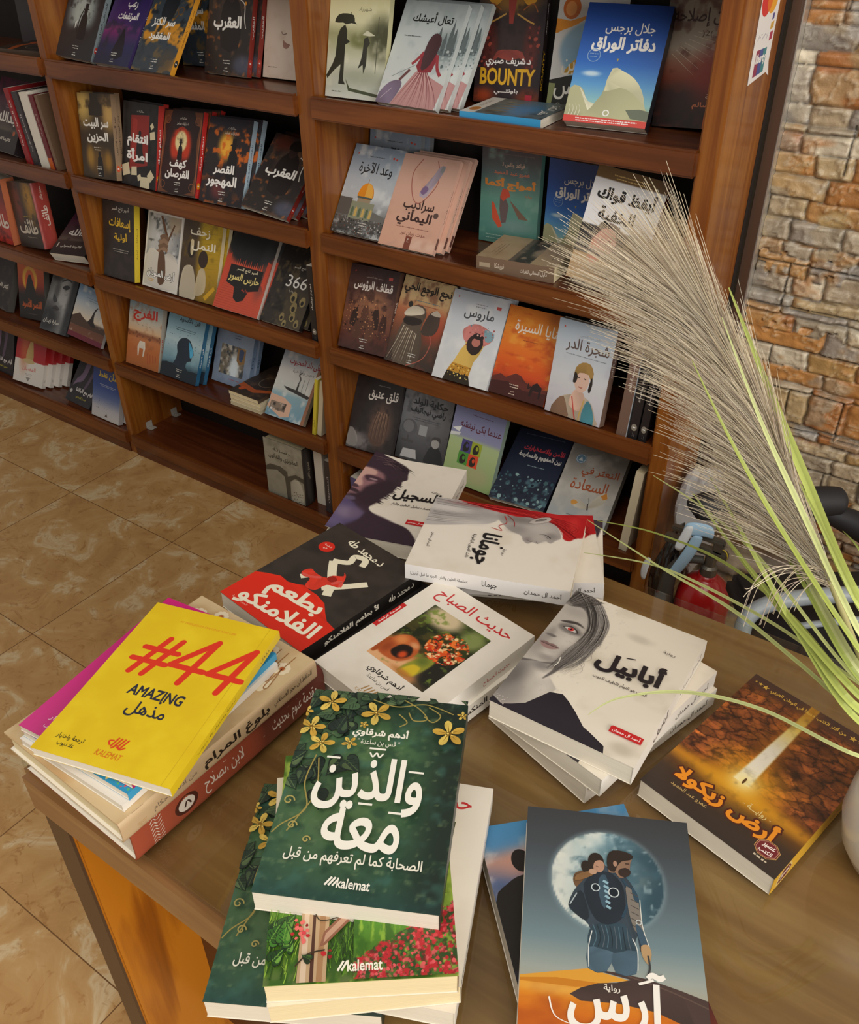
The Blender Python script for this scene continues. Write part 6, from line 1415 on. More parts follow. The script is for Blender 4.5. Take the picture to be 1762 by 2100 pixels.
boxobj('side_panel_edging', (0.0165, 0.0545, -1.2395, -1.2362, 0.0, 0.704), plain('brown_edging', '4f3a28', 0.4), TB, 0)

# ------------------------------------------------------------------ plant in its pot
PX, PY = 0.772, -0.861
pot = thing('flower_pot', 'round white glazed flower pot standing on the table at the right edge', 'pot', (PX, PY, 0.7802))
b = bmesh.new(); rs = lathe(b, [(0.0, 0), (0.030, 0), (0.036, .004), (0.047, .025), (0.054, .055), (0.053, .085), (0.048, .108), (0.046, .112), (0.043, .108), (0.046, .085), (0.046, .05), (0.03, .02), (0, .02)], 40)
link('bowl', bm_mesh(b, 'bowl', True), pot, plain('white_glaze', 'dcd8cc', 0.25, 0, 0.4))
b = bmesh.new(); lathe(b, [(0.0, .088), (0.0445, .086), (0.0445, .06), (0, .06)], 24); link('soil', bm_mesh(b, 'soil'), pot, plain('dry_foam', '4a4434', 0.9))

PG = thing('pampas_grass', 'artificial pampas grass with a feathery beige plume and long green blades', 'plant', (PX, PY, 0.868))
BL = [
    (6, [(0.469, -0.652, 1.195), (0.534, -0.706, 1.137), (0.605, -0.77, 1.08), (0.675, -0.849, 1.042)]),
    (3.5, [(0.521, -0.782, 1.069), (0.568, -0.821, 1.049), (0.643, -0.877, 1.01), (0.707, -0.928, 0.993)]),
    (4.5, [(0.51, -0.786, 1.048), (0.585, -0.828, 1.017), (0.648, -0.878, 1.008), (0.704, -0.922, 0.999)]),
    (2, [(0.464, -0.768, 1.041), (0.522, -0.789, 1.038), (0.589, -0.82, 1.027), (0.697, -0.902, 1.007)]),
    (2, [(0.393, -0.72, 0.929), (0.462, -0.732, 0.949), (0.546, -0.769, 0.972), (0.625, -0.823, 0.983), (0.699, -0.899, 0.995)]),
    (2.5, [(0.389, -0.739, 0.94), (0.485, -0.771, 0.94), (0.573, -0.806, 0.95), (0.649, -0.861, 0.966), (0.704, -0.909, 0.984)]),
    (2, [(0.398, -0.759, 0.911), (0.473, -0.766, 0.934), (0.532, -0.788, 0.951), (0.617, -0.832, 0.973), (0.697, -0.895, 1.0)]),
    (2.2, [(0.499, -0.946, 0.886), (0.518, -0.924, 0.9), (0.568, -0.903, 0.92), (0.635, -0.909, 0.945), (0.715, -0.938, 0.969)]),
    (3, [(0.486, -0.78, 1.174), (0.538, -0.804, 1.124), (0.6, -0.834, 1.075), (0.688, -0.894, 1.032)]),
    (3.5, [(0.496, -0.751, 1.206), (0.553, -0.781, 1.138), (0.614, -0.816, 1.08), (0.683, -0.886, 1.043)]),
    (3.5, [(0.597, -0.778, 1.087), (0.631, -0.81, 1.068), (0.676, -0.851, 1.039)]),
    (5, [(0.592, -0.784, 1.042), (0.646, -0.841, 1.022), (0.693, -0.888, 1.008)]),
    (4, [(0.549, -0.81, 1.034), (0.62, -0.86, 1.018), (0.7, -0.916, 1.007)]),
    (1.6, [(0.641, -0.772, 1.05), (0.659, -0.794, 1.052), (0.69, -0.83, 1.04)]),
    (3, [(0.56, -0.779, 1.058), (0.625, -0.834, 1.034), (0.696, -0.908, 1.016)]),
]
LEAF = colattr('green_blade', 0.45, 0.1); rg = random.Random(2); O = Vector(PG.location)
CF = Vector((cam.matrix_world.to_translation()))
for i, (wd, pts) in enumerate(BL):
    a = 2 * pi * i / len(BL); base = Vector((PX + .026 * cos(a), PY + .026 * sin(a), 0.868)); e = Vector(pts[-1]); pts = [Vector(p) for p in pts] + [e.lerp(base, .45) + Vector((.012, .012, .022)), base]
    P = smoothpts(pts, 8); N = len(P); V = []; F = []; C = []; tone = hexc(rg.choice(['b2be62', 'a6b254', 'c2ca80', '98a650', 'c8cf8c']))
    for k, p in enumerate(P):
        t = (P[min(k + 1, N - 1)] - P[max(k - 1, 0)]).normalized(); s = t.cross(Vector((0.3 * sin(i), -0.6, 0.75))).normalized(); f = k / (N - 1); w = wd / 2000 * min(1, .12 + 2.6 * f) * 1.35; n = s.cross(t).normalized()
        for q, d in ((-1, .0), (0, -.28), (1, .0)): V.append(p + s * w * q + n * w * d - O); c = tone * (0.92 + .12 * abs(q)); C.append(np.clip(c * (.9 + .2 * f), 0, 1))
        if k: m = 3 * k; F += [(m - 3, m - 2, m + 1, m), (m - 2, m - 1, m + 2, m + 1)]
    me = bpy.data.meshes.new('leaf_blade'); me.from_pydata(V, [], F); ca = me.color_attributes.new('Col', 'FLOAT_COLOR', 'POINT'); ca.data.foreach_set('color', np.hstack([lin(np.array(C)), np.ones((len(C), 1))]).astype(np.float32).ravel()); me.materials.append(LEAF)
    o = link('leaf_blade', me, PG); md = o.modifiers.new('thickness', 'SOLIDIFY'); md.thickness = 0.0005
AX = [Vector(q) for q in ((0.653, -0.848, 1.045), (0.608, -0.794, 1.065), (0.558, -0.739, 1.103), (0.511, -0.695, 1.13), (0.472, -0.665, 1.157))]
bm = bmesh.new(); tube(bm, [Vector((PX, PY, .868)) - O, Vector((.715, -.892, .985)) - O] + [q - O for q in AX[:4]], [.0028, .0026, .0024, .002, .0016, .001], 8, 6); link('stem', bm_mesh(bm, 'stem', True), PG, plain('pale_stem', 'b8b078', 0.6))
# the plume: thousands of hair-fine strands springing from the stem, longer and wider on the drooping side
AP = smoothpts(AX, 24); NA = len(AP); rg = random.Random(7); V = []; F = []; C = []; LV = Vector((-0.821, -0.571, 0.007)); UPV = Vector((-0.325, 0.478, 0.816))
tones = [hexc(h) for h in ('eee2ca', 'e2d4b6', 'f4ead6', 'd0bea2', 'e6d9c0', 'c2b0a2', 'f0e4cc')]
for i in range(6500):
    s = rg.random() ** 0.8; k = int(s * (NA - 2)); p = AP[k].lerp(AP[k + 1], rg.random()); t = (AP[k + 1] - AP[k]).normalized()
    up = t.cross(LV).normalized(); sd = LV - t * LV.dot(t); sd.normalize()
    d = UPV - t * UPV.dot(t); d.normalize()
    lat = rg.gauss(0.30, 0.30); lat = max(-0.05, min(1.0 - .25 * s, lat)); dep = rg.gauss(0, .12)
    L = (0.095 + 0.085 * rg.random() ** 1.3) * (0.72 + .42 * s)
    low = lat > 0.25
    dr = (t + d * (-lat * 0.95) * 0 + sd * lat * 1.0 + up * dep).normalized()
    cur = Vector((0, 0, -1)) * (0.10 * rg.random() + (0.18 if low else 0.03) * (1 - s)) + sd * 0.12 * lat
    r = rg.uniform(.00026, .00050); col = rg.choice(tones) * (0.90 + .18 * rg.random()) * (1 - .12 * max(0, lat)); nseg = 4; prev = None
    a1 = dr.orthogonal().normalized(); a2 = dr.cross(a1); p = p + a1 * rg.uniform(-.004, .004) + a2 * rg.uniform(-.004, .004)
    for j in range(nseg + 1):
        f = j / nseg; q = p + dr * L * f + cur * L * f * f * .6 - O; rr = r * (1 - .55 * f); b0 = len(V)
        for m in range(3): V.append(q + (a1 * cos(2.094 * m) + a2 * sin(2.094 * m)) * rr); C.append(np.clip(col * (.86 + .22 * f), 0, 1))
        if j:
            for m in range(3): F.append((b0 - 3 + m, b0 - 3 + (m + 1) % 3, b0 + (m + 1) % 3, b0 + m))
for i in range(14):                                             # loose hairs curling out of the foot of the plume
    p = AP[rg.randrange(0, 8)]; x = rg.uniform(.02, .065); prev = None; c = rg.choice(tones)
    pts = smoothpts([p, p + LV * x * .6 + Vector((0, 0, .006)), p + LV * x + Vector((0, 0, -.02 * rg.random())), p + LV * x * 1.1 + Vector((0, 0, -.05 * rg.random() - .01))], 5); N = len(pts)
    for j, q in enumerate(pts):
        b0 = len(V)
        for m in range(3): V.append(q - O + Vector((cos(2.094 * m) * .0003, 0, sin(2.094 * m) * .0003))); C.append(c)
        if j:
            for m in range(3): F.append((b0 - 3 + m, b0 - 3 + (m + 1) % 3, b0 + (m + 1) % 3, b0 + m))
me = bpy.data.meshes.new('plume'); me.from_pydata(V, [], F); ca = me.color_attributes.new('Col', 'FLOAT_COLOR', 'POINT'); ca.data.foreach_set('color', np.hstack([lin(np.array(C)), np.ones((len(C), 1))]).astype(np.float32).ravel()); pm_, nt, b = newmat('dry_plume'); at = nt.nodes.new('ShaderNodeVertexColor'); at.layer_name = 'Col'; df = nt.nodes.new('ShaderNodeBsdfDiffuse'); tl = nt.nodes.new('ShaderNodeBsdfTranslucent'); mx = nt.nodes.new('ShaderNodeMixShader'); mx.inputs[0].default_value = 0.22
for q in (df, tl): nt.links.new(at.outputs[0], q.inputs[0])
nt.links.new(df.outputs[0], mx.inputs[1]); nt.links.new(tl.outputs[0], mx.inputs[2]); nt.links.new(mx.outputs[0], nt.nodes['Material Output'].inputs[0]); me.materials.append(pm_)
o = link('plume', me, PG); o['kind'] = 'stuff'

# ------------------------------------------------------------------ behind the table
EX = thing('fire_extinguisher', 'red fire extinguisher on the floor between bookcase and table', 'fire extinguisher', (0.372, -0.075, 0.0))
b = bmesh.new(); lathe(b, [(0, 0), (.050, 0), (.053, .006), (.053, .335), (.050, .362), (.040, .384), (.024, .398), (.018, .402), (.018, .408), (0, .408)], 40); link('cylinder', bm_mesh(b, 'cylinder', True), EX, plain('red_enamel', 'b01c1c', 0.3, 0, 0.4))
mt = plain('grey_valve_metal', '6e6a60', 0.4, 0.6); b = bmesh.new(); lathe(b, [(0, .405), (.016, .405), (.016, .425), (.011, .43), (.011, .452), (0, .452)], 20); link('valve', bm_mesh(b, 'valve'), EX, mt)
b = bmesh.new(); box(b, -.095, .03, -.010, .010, .452, .468, .003); box(b, -.085, .02, -.008, .008, .482, .492, .003); box(b, .0, .02, -.007, .007, .462, .488, .002); link('carry_handle', bm_mesh(b, 'carry_handle'), EX, mt)
b = bmesh.new(); tube(b, [(-.012, -.004, .438), (-.05, -.02, .43), (-.066, -.03, .38), (-.062, -.034, .30)], [.008, .009, .015, .019], 12, 6); link('discharge_horn', bm_mesh(b, 'discharge_horn', True), EX, plain('dark_grey_rubber', '45423c', 0.6))
b = bmesh.new(); tube(b, [(.018 + .012 * cos(a), -.004, .462 + .014 * sin(a)) for a in [i * .7 for i in range(10)]], .0012, 6, 4); link('safety_ring', bm_mesh(b, 'safety_ring', True), EX, plain('yellow_ring', 'c8b02c', 0.5))


def crumple(name, ctr, rad, seed, mat, label, cat, amp=0.35, sub=4, squash=None):
    r = thing(name, label, cat, ctr); bm = bmesh.new(); bmesh.ops.create_icosphere(bm, subdivisions=sub, radius=1.0); rr = random.Random(seed); dirs = [Vector((rr.gauss(0, 1), rr.gauss(0, 1), rr.gauss(0, 1))).normalized() for _ in range(18)]; hs = [rr.uniform(.72, 1.0) for _ in dirs]
    for v in bm.verts:
        d = v.co.normalized(); f = min(h / max(.25, d.dot(q)) for q, h in zip(dirs, hs) if d.dot(q) > .25); k = min(1.25, f); n = 1 + amp * .25 * (fbm(np.array(d.x * 4 + d.z * 3), np.array(d.y * 4), seed) - .5); v.co = Vector((d.x * rad[0], d.y * rad[1], d.z * rad[2])) * float(k * n)
    if squash: squash(bm)
    link('bag_film', bm_mesh(bm, 'bag_film'), r, mat); return r


wm, nt, b = newmat('white_bag_film'); b.inputs['Base Color'].default_value = L4('d4d6d8'); b.inputs['Roughness'].default_value = 0.35; b.inputs['Alpha'].default_value = 0.72; b.inputs['Transmission Weight'].default_value = 0.15
crumple('plastic_bag', (0.279, 0.115, 0.385), (.040, .075, .130), 3, wm, 'translucent white plastic bag slumped beside the bookcase side', 'plastic bag')
crumple('plastic_bag', (0.283, -0.030, 0.350), (.034, .060, .100), 9, plain('black_bag_film', '151314', 0.22, 0, 0.3), 'crumpled black plastic bag left of the red extinguisher', 'plastic bag', .6)
MK = thing('face_mask', 'pale blue disposable face mask draped over the extinguisher valve', 'face mask', (0.338, -0.098, 0.497))


def cloth(name, rows, mat, parent, thick=.0012):
    """a draped strip: each row is a list of points across"""
    V = []; F = []; n = len(rows[0])
    for r in rows: V += [Vector(q) for q in r]
    for j in range(len(rows) - 1):
        for i in range(n - 1): a = j * n + i; F.append((a, a + 1, a + n + 1, a + n))
    me = bpy.data.meshes.new(name); me.from_pydata(V, [], F)
    o = link(name, me, parent, mat); s = o.modifiers.new('s', 'SUBSURF'); s.levels = s.render_levels = 2; d = o.modifiers.new('t', 'SOLIDIFY'); d.thickness = thick
    for p in me.polygons: p.use_smooth = True
    return o


mm = plain('mask_fabric', '9fc0d8', 0.8, spec=.2)
def mk(rows): return [[(.82 * a * .00074 + .3 * d, .57 * a * .00074 - .7 * d, -b * .0009) for a, b, d in r] for r in rows]


cloth('pleated_cloth', mk([[(-28, -38, 0), (-2, -44, .012), (28, -34, .004), (46, -28, .010)], [(-32, -26, .010), (-4, -28, .020), (26, -20, .012), (48, -10, .016)], [(-34, -12, .004), (-8, -10, .014), (22, -6, .006), (47, 2, .010)]]), mm, MK)
cloth('hanging_strip', mk([[(-6, -16, .016), (8, -14, .022), (22, -10, .014)], [(-14, 10, .012), (2, 14, .020), (16, 20, .012)], [(-26, 40, .010), (-10, 46, .018), (4, 52, .010)], [(-40, 72, .004), (-24, 78, .014), (-10, 80, .006)], [(-52, 96, .002), (-36, 100, .010), (-22, 100, .004)]]), mm, MK)
cloth('inner_layer', mk([[(-30, -36, .012), (-18, -40, .018), (-6, -36, .014)], [(-38, -6, .010), (-26, -2, .018), (-14, 2, .012)], [(-50, 22, .008), (-38, 28, .014), (-26, 30, .010)]]), plain('mask_white', 'd4dade', 0.8, spec=.2), MK)
TI = thing('tissue', 'small crumpled white tissue tucked beside the black bag', 'tissue', (0.262, -0.115, 0.40)); cloth('sheet', [[(0, .0, .03), (.012, -.006, .028)], [(-.008, -.008, .006), (.008, -.016, .008)], [(-.004, -.012, -.022), (.010, -.020, -.018)]], plain('tissue_paper', 'd0d4d8', 0.8), TI)

CH = thing('office_chair', 'black mesh visitor chair with chipped grey tubular arm behind the table', 'chair', (0.7776, -0.4618, 0.0)); CH.rotation_euler = (0, 0, RD(36))
mesh_m, nt, b = newmat('black_mesh_fabric'); tc = nt.nodes.new('ShaderNodeTexCoord'); mp = nt.nodes.new('ShaderNodeMapping'); mp.inputs['Scale'].default_value = (40, 260, 40); nt.links.new(tc.outputs['Object'], mp.inputs[0]); wv = nd(nt, 'ShaderNodeTexWave', i_Scale=1.0); wv.bands_direction = 'Y'; nt.links.new(mp.outputs[0], wv.inputs['Vector']); nt.links.new(ramp(nt, [(0.3, '161415'), (0.8, '353032')], wv.outputs['Fac']), b.inputs['Base Color']); b.inputs['Roughness'].default_value = 0.7
def cbox(name, dims, mat, bev, parent=CH): bm = bmesh.new(); box(bm, *dims, bev, 4); return link(name, bm_mesh(bm, name, True), parent, mat)
cbox('seat', (-.165, .30, -.100, .33, .556, .600), mesh_m, .014)
gm, nt, b = newmat('chipped_grey_paint'); n = nd(nt, 'ShaderNodeTexNoise', i_Scale=26.0, i_Detail=8.0, i_Roughness=.7); tc = nt.nodes.new('ShaderNodeTexCoord'); nt.links.new(tc.outputs['Object'], n.inputs['Vector']); nt.links.new(ramp(nt, [(0.34, '1c1c20'), (0.37, '8f979c'), (0.8, 'a4acb0')], n.outputs['Fac']), b.inputs['Base Color']); b.inputs['Roughness'].default_value = 0.4
bm = bmesh.new(); tube(bm, [(-.165, .14, .575), (-.19, .165, .60), (-.175, .185, .635), (-.11, .195, .652), (.05, .20, .655), (.22, .20, .655), (.30, .195, .64), (.325, .185, .60), (.325, .18, .54)], .0125, 12, 6); link('arm_tube', bm_mesh(bm, 'arm_tube', True), CH, gm)
bm = bmesh.new(); tube(bm, [(-.10, .19, .60), (.02, .20, .603), (.14, .195, .60)], .006, 8, 4); link('arm_brace', bm_mesh(bm, 'arm_brace', True), CH, gm)
for lx, ly in ((-.16, -.09), (.28, -.09), (-.16, .15), (.28, .15)):
    bm = bmesh.new(); tube(bm, [(lx, ly, .545), (lx * 1.02, ly * 1.02, .3), (lx * 1.06, ly * 1.06, .0)], .011, 10, 2); link('leg', bm_mesh(bm, 'leg', True), CH, plain('grey_tube', '8f979c', 0.4, .3))
bk = plain('black_padding', '222124', 0.65)
bm = bmesh.new(); tube(bm, [(-.14, .577, .548), (-.128, .577, .549), (.0, .58, .552), (.10, .578, .556), (.130, .577, .556), (.14, .577, .556)], [.012, .027, .029, .029, .026, .012], 18, 6); link('backrest', bm_mesh(bm, 'backrest', True), CH, bk)
bm = bmesh.new(); tube(bm, [(.10, .58, .535), (.16, .56, .515), (.22, .50, .50), (.27, .40, .49), (.29, .28, .505), (.27, .14, .55)], [.016, .026, .03, .03, .024, .016], 14, 6); link('back_bracket', bm_mesh(bm, 'back_bracket', True), CH, bk)


# ------------------------------------------------------------------ books on the shelves
G1, G2, G3, G4, G5 = ('novels on the topmost visible shelf', 'novels on the second shelf', 'novels on the third shelf', 'novels on the fourth shelf', 'novels on the lowest shelves')
# key, row, x, y, yaw, lean, roll, w, h, t, label, group, shifts of the copies behind
SHELF = [
    ('clock', 1, -1.4237, .0199, -0.3, 30.5, 2.5, .1403, .200, .016, 'black novel with clock dial and hatted silhouette', G1, ()),
    ('rub', 1, -1.2700, .0090, -4.3, 37.7, -0.8, .1388, .200, .015, 'purple novel beside the clock dial one', G1, ()),
    ('kanz', 1, -1.1230, .0040, -1.9, 36.8, 0.1, .1398, .200, .013, 'slate and orange novel with a magnifying glass and orange spine', G1, ()),
    ('kanz', 1, -1.0960, .1400, -3, 3, -2.8, .1375, .200, .012, 'same slate and orange novel half hidden and standing upright', G1, ()),
    ('aqrab', 1, -.9570, .0804, -1.8, 17.9, -1.0, .1397, .200, .014, 'brown black novel with dark red spine on the topmost shelf', G1, (.012,)),
    ('face', 1, -.8033, .1115, -2.0, 15.3, -1.0, .1382, .200, .015, 'pale pinkish novel with a faint face beside the middle divider', G1, ()),
    ('bayt', 2, -1.3920, .0, -1.9, 11.6, -4.2, .1389, .2039, .016, 'brown and gold novel with dark tower next to the left divider', G2, (-.005,)),
    ('intiqam', 2, -1.2580, .0149, -3.1, 16.2, -0.9, .1389, .1984, .016, 'black novel with red figure panel and scattered paper scraps', G2, (-.004,)),
    ('kahf', 2, -1.1135, .0106, -1.1, 22.9, -2.9, .1395, .1974, .014, 'dark red framed novel with pale moon and hatted figure', G2, (.010, .022)),
    ('qasr', 2, -.9645, .0154, 1.0, 24.6, -1.4, .1408, .1974, .015, 'black novel with hatted profile before an orange fire', G2, (.012,)),
    ('aqrab', 2, -.8130, .0081, 6.7, 44.7, 7.1, .1400, .194, .014, 'leaning brown black novel with red spine on the second shelf', G2, (.012, .024)),
    ('isaf', 3, -1.4029, .0015, -3.0, 14.9, -3.1, .1390, .2049, .018, 'plain dark brown novel with yellow lettering and yellow spine', G3, ()),
    ('sudan', 3, -1.2540, .0155, -0.9, 20.2, -0.6, .1394, .203, .012, 'white bordered novel showing hands holding a wooden stick', G3, ()),
    ('zahf', 3, -1.1110, .0159, 1.2, 21.3, -0.6, .1405, .2022, .012, 'mustard yellow novel with two seated figures', G3, (.009,)),
    ('haris', 3, -.9581, .0081, 7.1, 34.1, 3.6, .1450, .203, .012, 'red brick fortress novel with a black plaque', G3, (.012,)),
    ('n366', 3, -.8080, .0124, -3.3, 37.5, -1.9, .1383, .2025, .013, 'dark novel titled with the number 366', G3, (.012,)),
    ('faraj', 4, -1.4000, .0126, 1.5, 19.9, -0.4, .1395, .192, .017, 'sandy orange novel with a white plastic chair', G4, ()),
    ('head', 4, -1.2473, .0140, 3.7, 24.5, 2.2, .1418, .200, .015, 'blue novel with a dark human head in profile', G4, (.014,)),
    ('yafa', 4, -1.1000, .0774, 1.5, 22.2, 0.3, .1402, .200, .014, 'grey blue novel with a small framed sea picture', G4, (.008,)),
    ('ship', 4, -.8276, .0098, -1.0, 37.0, -1.6, .1382, .1873, .013, 'pale novel with a black steamship in water', G4, ()),
    ('old', 5, -.8424, .0010, 0.7, 1.9, -0.6, .1405, .1802, .040, 'thick old grey hardcover with stone arches on the lowest shelf', G5, ()),
    ('jad', 3, -1.6400, .0100, 7.6, 62.0, -4.6, .1328, .185, .030, 'dark plum novel lying far back against the left divider', G3, ()),
    ('taif', 3, -1.8198, .0195, -4.9, 5.1, -7.2, .1379, .1878, .048, 'thick dark novel with a broad red spine', G3, ()),
    ('taifred', 3, -1.9850, .0172, -0.9, 2.3, 1.5, .1400, .198, .045, 'red novel cut by the left edge on the third shelf', G3, ()),
    ('orange', 4, -1.9701, .0411, 0.4, 17.7, -5.8, .1384, .1791, .020, 'orange and black novel with a pointed black peak', G4, ()),
    ('dusk', 4, -2.1708, .0368, -0.3, 23.8, 5.0, .1400, .200, .025, 'dark brown novel cut by the left edge on the fourth shelf', G4, ()),
    ('bwface', 4, -1.8334, .0158, -2.6, 34.0, -3.1, .1386, .1888, .014, 'black and white novel showing a close face', G4, ()),
    ('sky', 4, -1.6806, .0220, 9.0, 28.5, 9.0, .1440, .165, .012, 'blue sky novel with a leaping silhouette by the left divider', G4, ()),
    ('redwhite', 5, -2.0752, .0148, 7.0, 25.3, 1.7, .1432, .178, .016, 'red and white novel on the lowest shelf', G5, (.022, .044, .066)),
    ('legs', 5, -1.8009, .0153, -4.1, 40.2, -0.9, .1379, .195, .016, 'black novel with mauve legs beside the blue one', G5, ()),
    ('blue5', 5, -1.6444, .0050, -0.7, 17.9, 0.0, .1372, .1748, .018, 'blue novel fading to white with yellow lettering on the lowest shelf', G5, (.014,)),
    ('legs', 5, -2.2440, .0251, -0.4, 19.0, 0.6, .1400, .200, .016, 'black novel with mauve legs cut by the left edge', G5, ()),
    ('jad', 2, -1.8480, .0141, -0.8, 29.6, 3.0, .1400, .200, .030, 'dark plum novel cut by the left edge on the second shelf', G2, ()),
    ('rain', 1, -.5435, .0300, 2.0, 13.2, -0.4, .1440, .200, .014, 'olive novel with people walking under umbrellas in rain', G1, ()),
    ('dress', 1, -.4000, .0108, 1.5, 34.0, 1.2, .1423, .200, .013, 'grey novel with a woman in a red striped gown', G1, (.016, .032)),
    ('bounty', 1, -.2585, .1500, 3.3, 10.1, -2.1, .1420, .200, .016, 'dark novel titled BOUNTY in yellow letters', G1, ()),
    ('omar', 1, -.1000, .1525, -1.5, 9.9, -0.6, .1400, .190, .014, 'white and blue novel half hidden behind the big blue one', G1, ()),
    ('dafatir', 1, .0010, .0486, 8.3, 29.1, 0.4, .1495, .200, .028, 'large blue novel with a sail of paper, topmost shelf', G1, ()),
    ('islah', 1, .1255, .1350, -1.6, 12, -3.6, .1400, .200, .014, 'grey brown novel cut by the right upright', G1, ()),
    ('dome', 2, -.5480, .0130, -2.0, 33.4, -0.7, .1374, .195, .015, 'grey novel with a golden dome above a crowd, in front', G2, ()),
    ('dome', 2, -.5404, .1400, -0.6, 7.8, -0.3, .1395, .1978, .015, 'second golden dome novel standing behind at the back, only top showing', G2, (.012,)),
    ('saradib', 2, -.4069, .0081, 1.5, 34.4, 0.0, .1402, .1975, .012, 'pink novel with a glass perfume vial', G2, (.012, .016)),
    ('akma', 2, -.2476, .1620, 0.8, 4.2, -1.3, .1398, .1926, .015, 'teal novel with orange lettering and orange shapes', G2, ()),
    ('dafatir', 2, -.1000, .1738, -1.1, 2.0, 0.6, .1381, .1867, .014, 'smaller blue novel with a sail of paper, second shelf', G2, ()),
    ('ayqiz', 2, .0367, .0217, 1.7, 16.9, 6.2, .1411, .2063, .026, 'white banded book with black lettering behind the plume', G2, ()),
    ('qitaf', 3, -.5430, .0087, 0.6, 24.3, -1.7, .1391, .1949, .018, 'brown novel with a crowd of warriors', G3, ()),
    ('naja', 3, -.4060, .0096, 0.9, 29.2, 0.3, .1392, .199, .014, 'tan and orange novel with a veiled rider', G3, ()),
    ('maroos', 3, -.2647, .0041, 0.5, 30.3, -0.7, .1423, .1985, .014, 'white novel with a watercolour bearded head', G3, (.003,)),
    ('thanaya', 3, -.1230, .0101, -1.9, 27.1, -1.4, .1376, .1903, .014, 'orange sunset novel with a camel', G3, ()),
    ('shajara', 3, .0155, .0010, -6.1, 13.3, -2.1, .1331, .1959, .020, 'pale blue grey novel with a portrait of a woman in a headscarf', G3, ()),
    ('qalaq', 4, -.5386, .0078, 2.2, 27.2, -2.8, .1384, .184, .014, 'black novel with long brown hair', G4, ()),
    ('hikaya', 4, -.4040, .0395, 4.0, 22.6, -0.5, .1390, .180, .014, 'grey novel with a globe and seated figure', G4, ()),
    ('nietz', 4, -.2490, .0137, 2.4, 18.7, 2.5, .1348, .1863, .020, 'green and violet book with four coloured squares', G4, ()),
    ('amn', 4, -.1065, .0080, -3.2, 58.0, -6.5, .1429, .1957, .014, 'dark navy book with red and white titles', G4, ()),
    ('saada', 4, .0440, .0065, -1.3, 57.0, -6.9, .1389, .1953, .022, 'pale grey book with a butterfly', G4, ()),
]
for q in SHELF: stand(*q)
SP = [
    ('redspine', 2, -1.706, .008, -7.5, .140, .196, .022, 'dark red spine, leftmost of the slanting row by the left divider', G2),
    ('darkspine', 2, -1.6760, .010, -7.5, .140, .190, .024, 'charcoal spine between the red spine and the pale book', G2),
    ('paleback', 2, -1.6385, .012, -7.5, .140, .192, .036, 'thick pale book in the slanting row by the left divider', G2),
    ('maroonspine', 2, -1.6035, .010, -7.5, .140, .190, .018, 'maroon spine with an orange foot by the left divider', G2),
    ('brownspine', 2, -1.5820, .011, -7.5, .140, .190, .013, 'thin brown spine touching the left divider', G2),
    ('shajara', 3, .1265, .004, 3.4, .133, .195, .021, 'brown spine beside the black spines near the right upright', G3),
    ('blackspine', 3, .1500, .005, 3.4, .140, .197, .018, 'black spine right of the brown spine', G3),
    ('blackspine', 3, .1700, .007, 3.4, .140, .195, .016, 'black spine touching the right upright', G3),
    ('cleanpage', 4, .1640, .006, 4, .140, .205, .018, 'cream book squeezed against the right upright on the fourth shelf', G4),
    ('yellow5', 4, -.7180, .006, 9, .135, .170, .010, 'thin yellow spine leaning next to the steamship novel', G4),
    ('cleanpage', 4, -.7020, .010, 9, .135, .165, .014, 'cream paged book leaning behind the yellow spine', G4),
    ('blackspine', 3, -.6810, .004, 0, .140, .190, .018, 'black spine standing against the middle divider on the third shelf', G3),
    ('paleback', 5, -.7440, .040, 0, .140, .172, .030, 'pale book standing beside the old grey hardcover', G5),
    ('darkspine', 5, -.6990, .020, 2, .140, .170, .022, 'dark spine at the right end of the nearly empty shelf', G5),
    ('purple', 5, -.5900, .010, 0, .140, .160, .030, 'purple spine on the lowest shelf behind the bearded man book', G5),
    ('greyspine', 5, -.5580, .015, 0, .140, .175, .026, 'grey spine beside the purple one on the lowest shelf', G5),
]
for q in SP: spine_out(*q)
lay('lyingblue', -.191, .0762, SHZ[1] - .0076 + .0165, -85, .140, .164, .0162, 'blue spined book lying flat in front of the BOUNTY novel', G1)
lay('beige', -.150, .0805, SHZ[2] - .0076 + .0315, -82, .1400, .165, .0312, 'beige book lying flat on the second shelf', G2)
lay('lyingdark', -1.640, .083, SHZ[1] - .0076 + .014, -82, .140, .2, .0135, 'dark book lying flat with white page edges at the top left', G1)
stand('dusk', 1, -1.610, .165, 0, 3, 0, .14, .2, .02, 'dark novel with a red title at the top left', G1)
stand('darkspine', 1, -1.770, .165, 0, 3, 0, .14, .2, .02, 'dark grey novel left of the red titled one at the top left', G1)
ST = ['topmost', 'second', 'third', 'lowest']
for k in range(4):
    lay('lyingdark' if k == 0 else 'cleanpage', -.966 + .002 * ((k * 7) % 3 - 1), .100, SHZ[4] - .0076 + .0106 * (4 - k), [-1, 1.5, -.5, 1][k], .114, .186, .0105, ST[k] + ' book of the flat cream paged stack beside the steamship novel', 'stack of flat books on the fourth shelf')

# ------------------------------------------------------------------ books on the table
T0 = 0.7803
GA, GB, GC, GD, GE, GF = 'pile of books at the table left corner', 'pile under the black and red book', 'pile of white novels at the far edge', 'pile under the grey haired woman novel', 'pile under the green flower book', 'pile under the moon novel'


def pile(z0, rows, g):
    for key, cx, cy, rot, w, h, t, lab in rows:
        z0 += t + 0.0003; lay(key, cx, cy, z0, rot, w, h, t, lab, g)


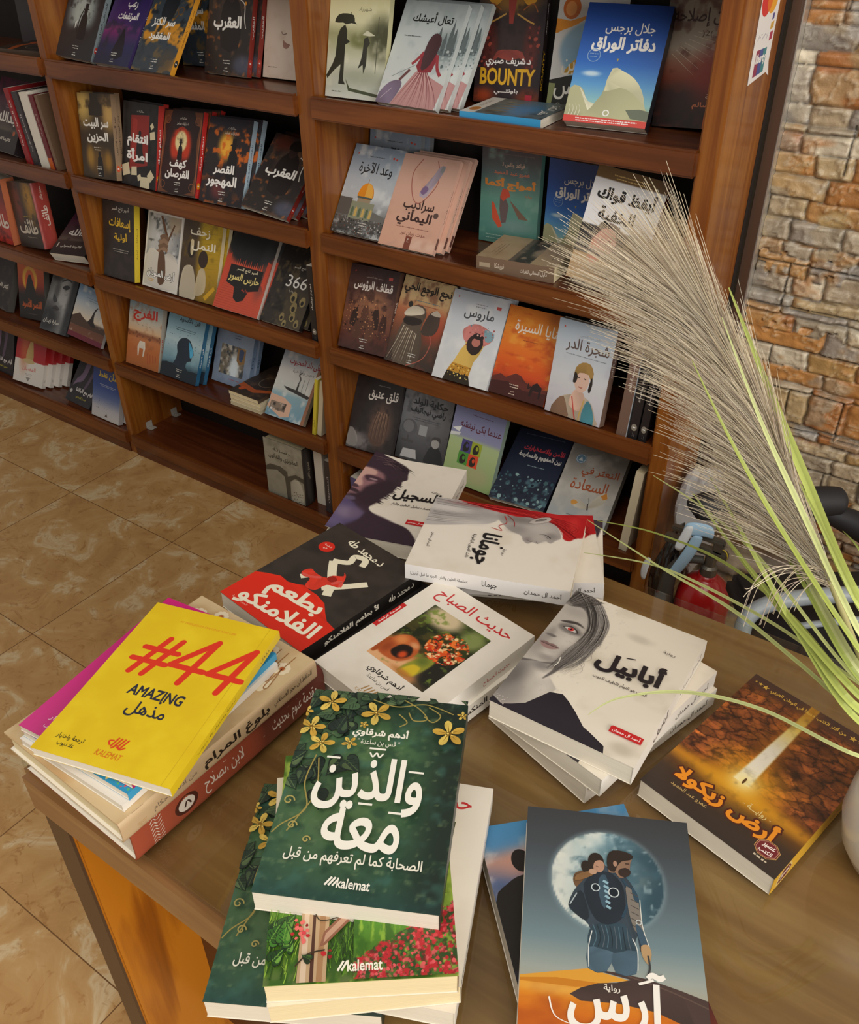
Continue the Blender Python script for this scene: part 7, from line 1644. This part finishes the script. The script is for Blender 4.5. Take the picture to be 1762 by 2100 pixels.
pile(T0, [('muqad', .1195, -1.119, -2.2, .172, .254, .045, 'big terracotta hardcover at the bottom of the left pile'),
          ('bulugh', .1267, -1.1313, -2.0, .1734, .2488, .0255, 'cream floral hardcover lying on the terracotta one'),
          ('white', .1301, -1.1465, 2.0, .140, .2057, .0088, 'white spined book under the blue spined one'),
          ('azure', .129, -1.1429, 3.5, .140, .202, .0088, 'blue spined book under the pink one'),
          ('pink', .1237, -1.1396, 6.5, .140, .204, .0078, 'magenta pink book under the yellow one'),
          ('t44', .1479, -1.144, 16.2, .1435, .2056, .0105, 'bright yellow book marked 44 on top of the left pile')], GA)
pile(T0, [('black', .1340, -.8880, -7.0, .142, .200, .0235, 'black book under the black and red one'), ('flam', .1215, -.8869, -8.8, .1485, .190, .0235, 'black and red book with a dancer in a red dress')], GB)
pile(T0, [('munkasira', .2960, -.9040, -11.5, .1445, .199, .0235, 'white book under the flower still life one'), ('hadith', .2907, -.9096, -10.1, .1450, .197, .0235, 'white book with a still life of flowers and jug')], 'pile under the flower still life book')
pile(T0, [('sijeel', .0735, -.6655, 17.5, .1420, .1990, .0236, 'white novel with a bearded man in profile')], 'single books on the table')
pile(T0, [('sijeel', .2760, -.6720, -63.1, .140, .2080, .0235, 'lowest white novel of the three under the red haired woman'), ('joman', .2790, -.6930, -58.0, .140, .205, .0225, 'middle white novel of the three with red haired woman'), ('joman', .2696, -.7226, -70.6, .1470, .1985, .0225, 'white novel with a sleeping red haired woman, on top')], GC)
pile(T0, [('ababil', .4744, -.8421, -16.4, .140, .2034, .0240, 'lowest white novel under the grey haired woman one'), ('ababil', .4781, -.8499, -11.1, .140, .2006, .0240, 'middle white novel under the grey haired woman one'), ('ababil', .4727, -.8544, 1.5, .1530, .1985, .0240, 'white novel with a grey haired red eyed woman, on top')], GD)
pile(T0, [('zikola', .6445, -.8361, -13.0, .1439, .2076, .0240, 'dark and orange novel with a beam of light through rock')], 'single books on the table')
pile(T0, [('cloud', .5724, -1.0778, 45.2, .1423, .205, .0230, 'cloudy blue sky book under the moon novel'), ('ares', .5944, -1.0843, 27.3, .1410, .205, .0250, 'grey novel with a man carrying a child before the moon')], GF)
pile(T0, [('green', .3674, -1.1857, 29.9, .1410, .205, .0242, 'green flower book at the bottom of the front pile'),
          ('hadith', .4255, -1.1490, 23.5, .1400, .205, .0236, 'white book with red lettering sticking out right of the green one'),
          ('cream', .4101, -1.1750, 40.5, .1420, .203, .0236, 'cream paged book right under the garden book'),
          ('garden', .4125, -1.1725, 37.7, .1396, .205, .0236, 'garden book with red roses on a wooden post'),
          ('green', .3916, -1.1337, 27.0, .1427, .2048, .0236, 'green book with yellow flowers on top of the front pile')], GE)
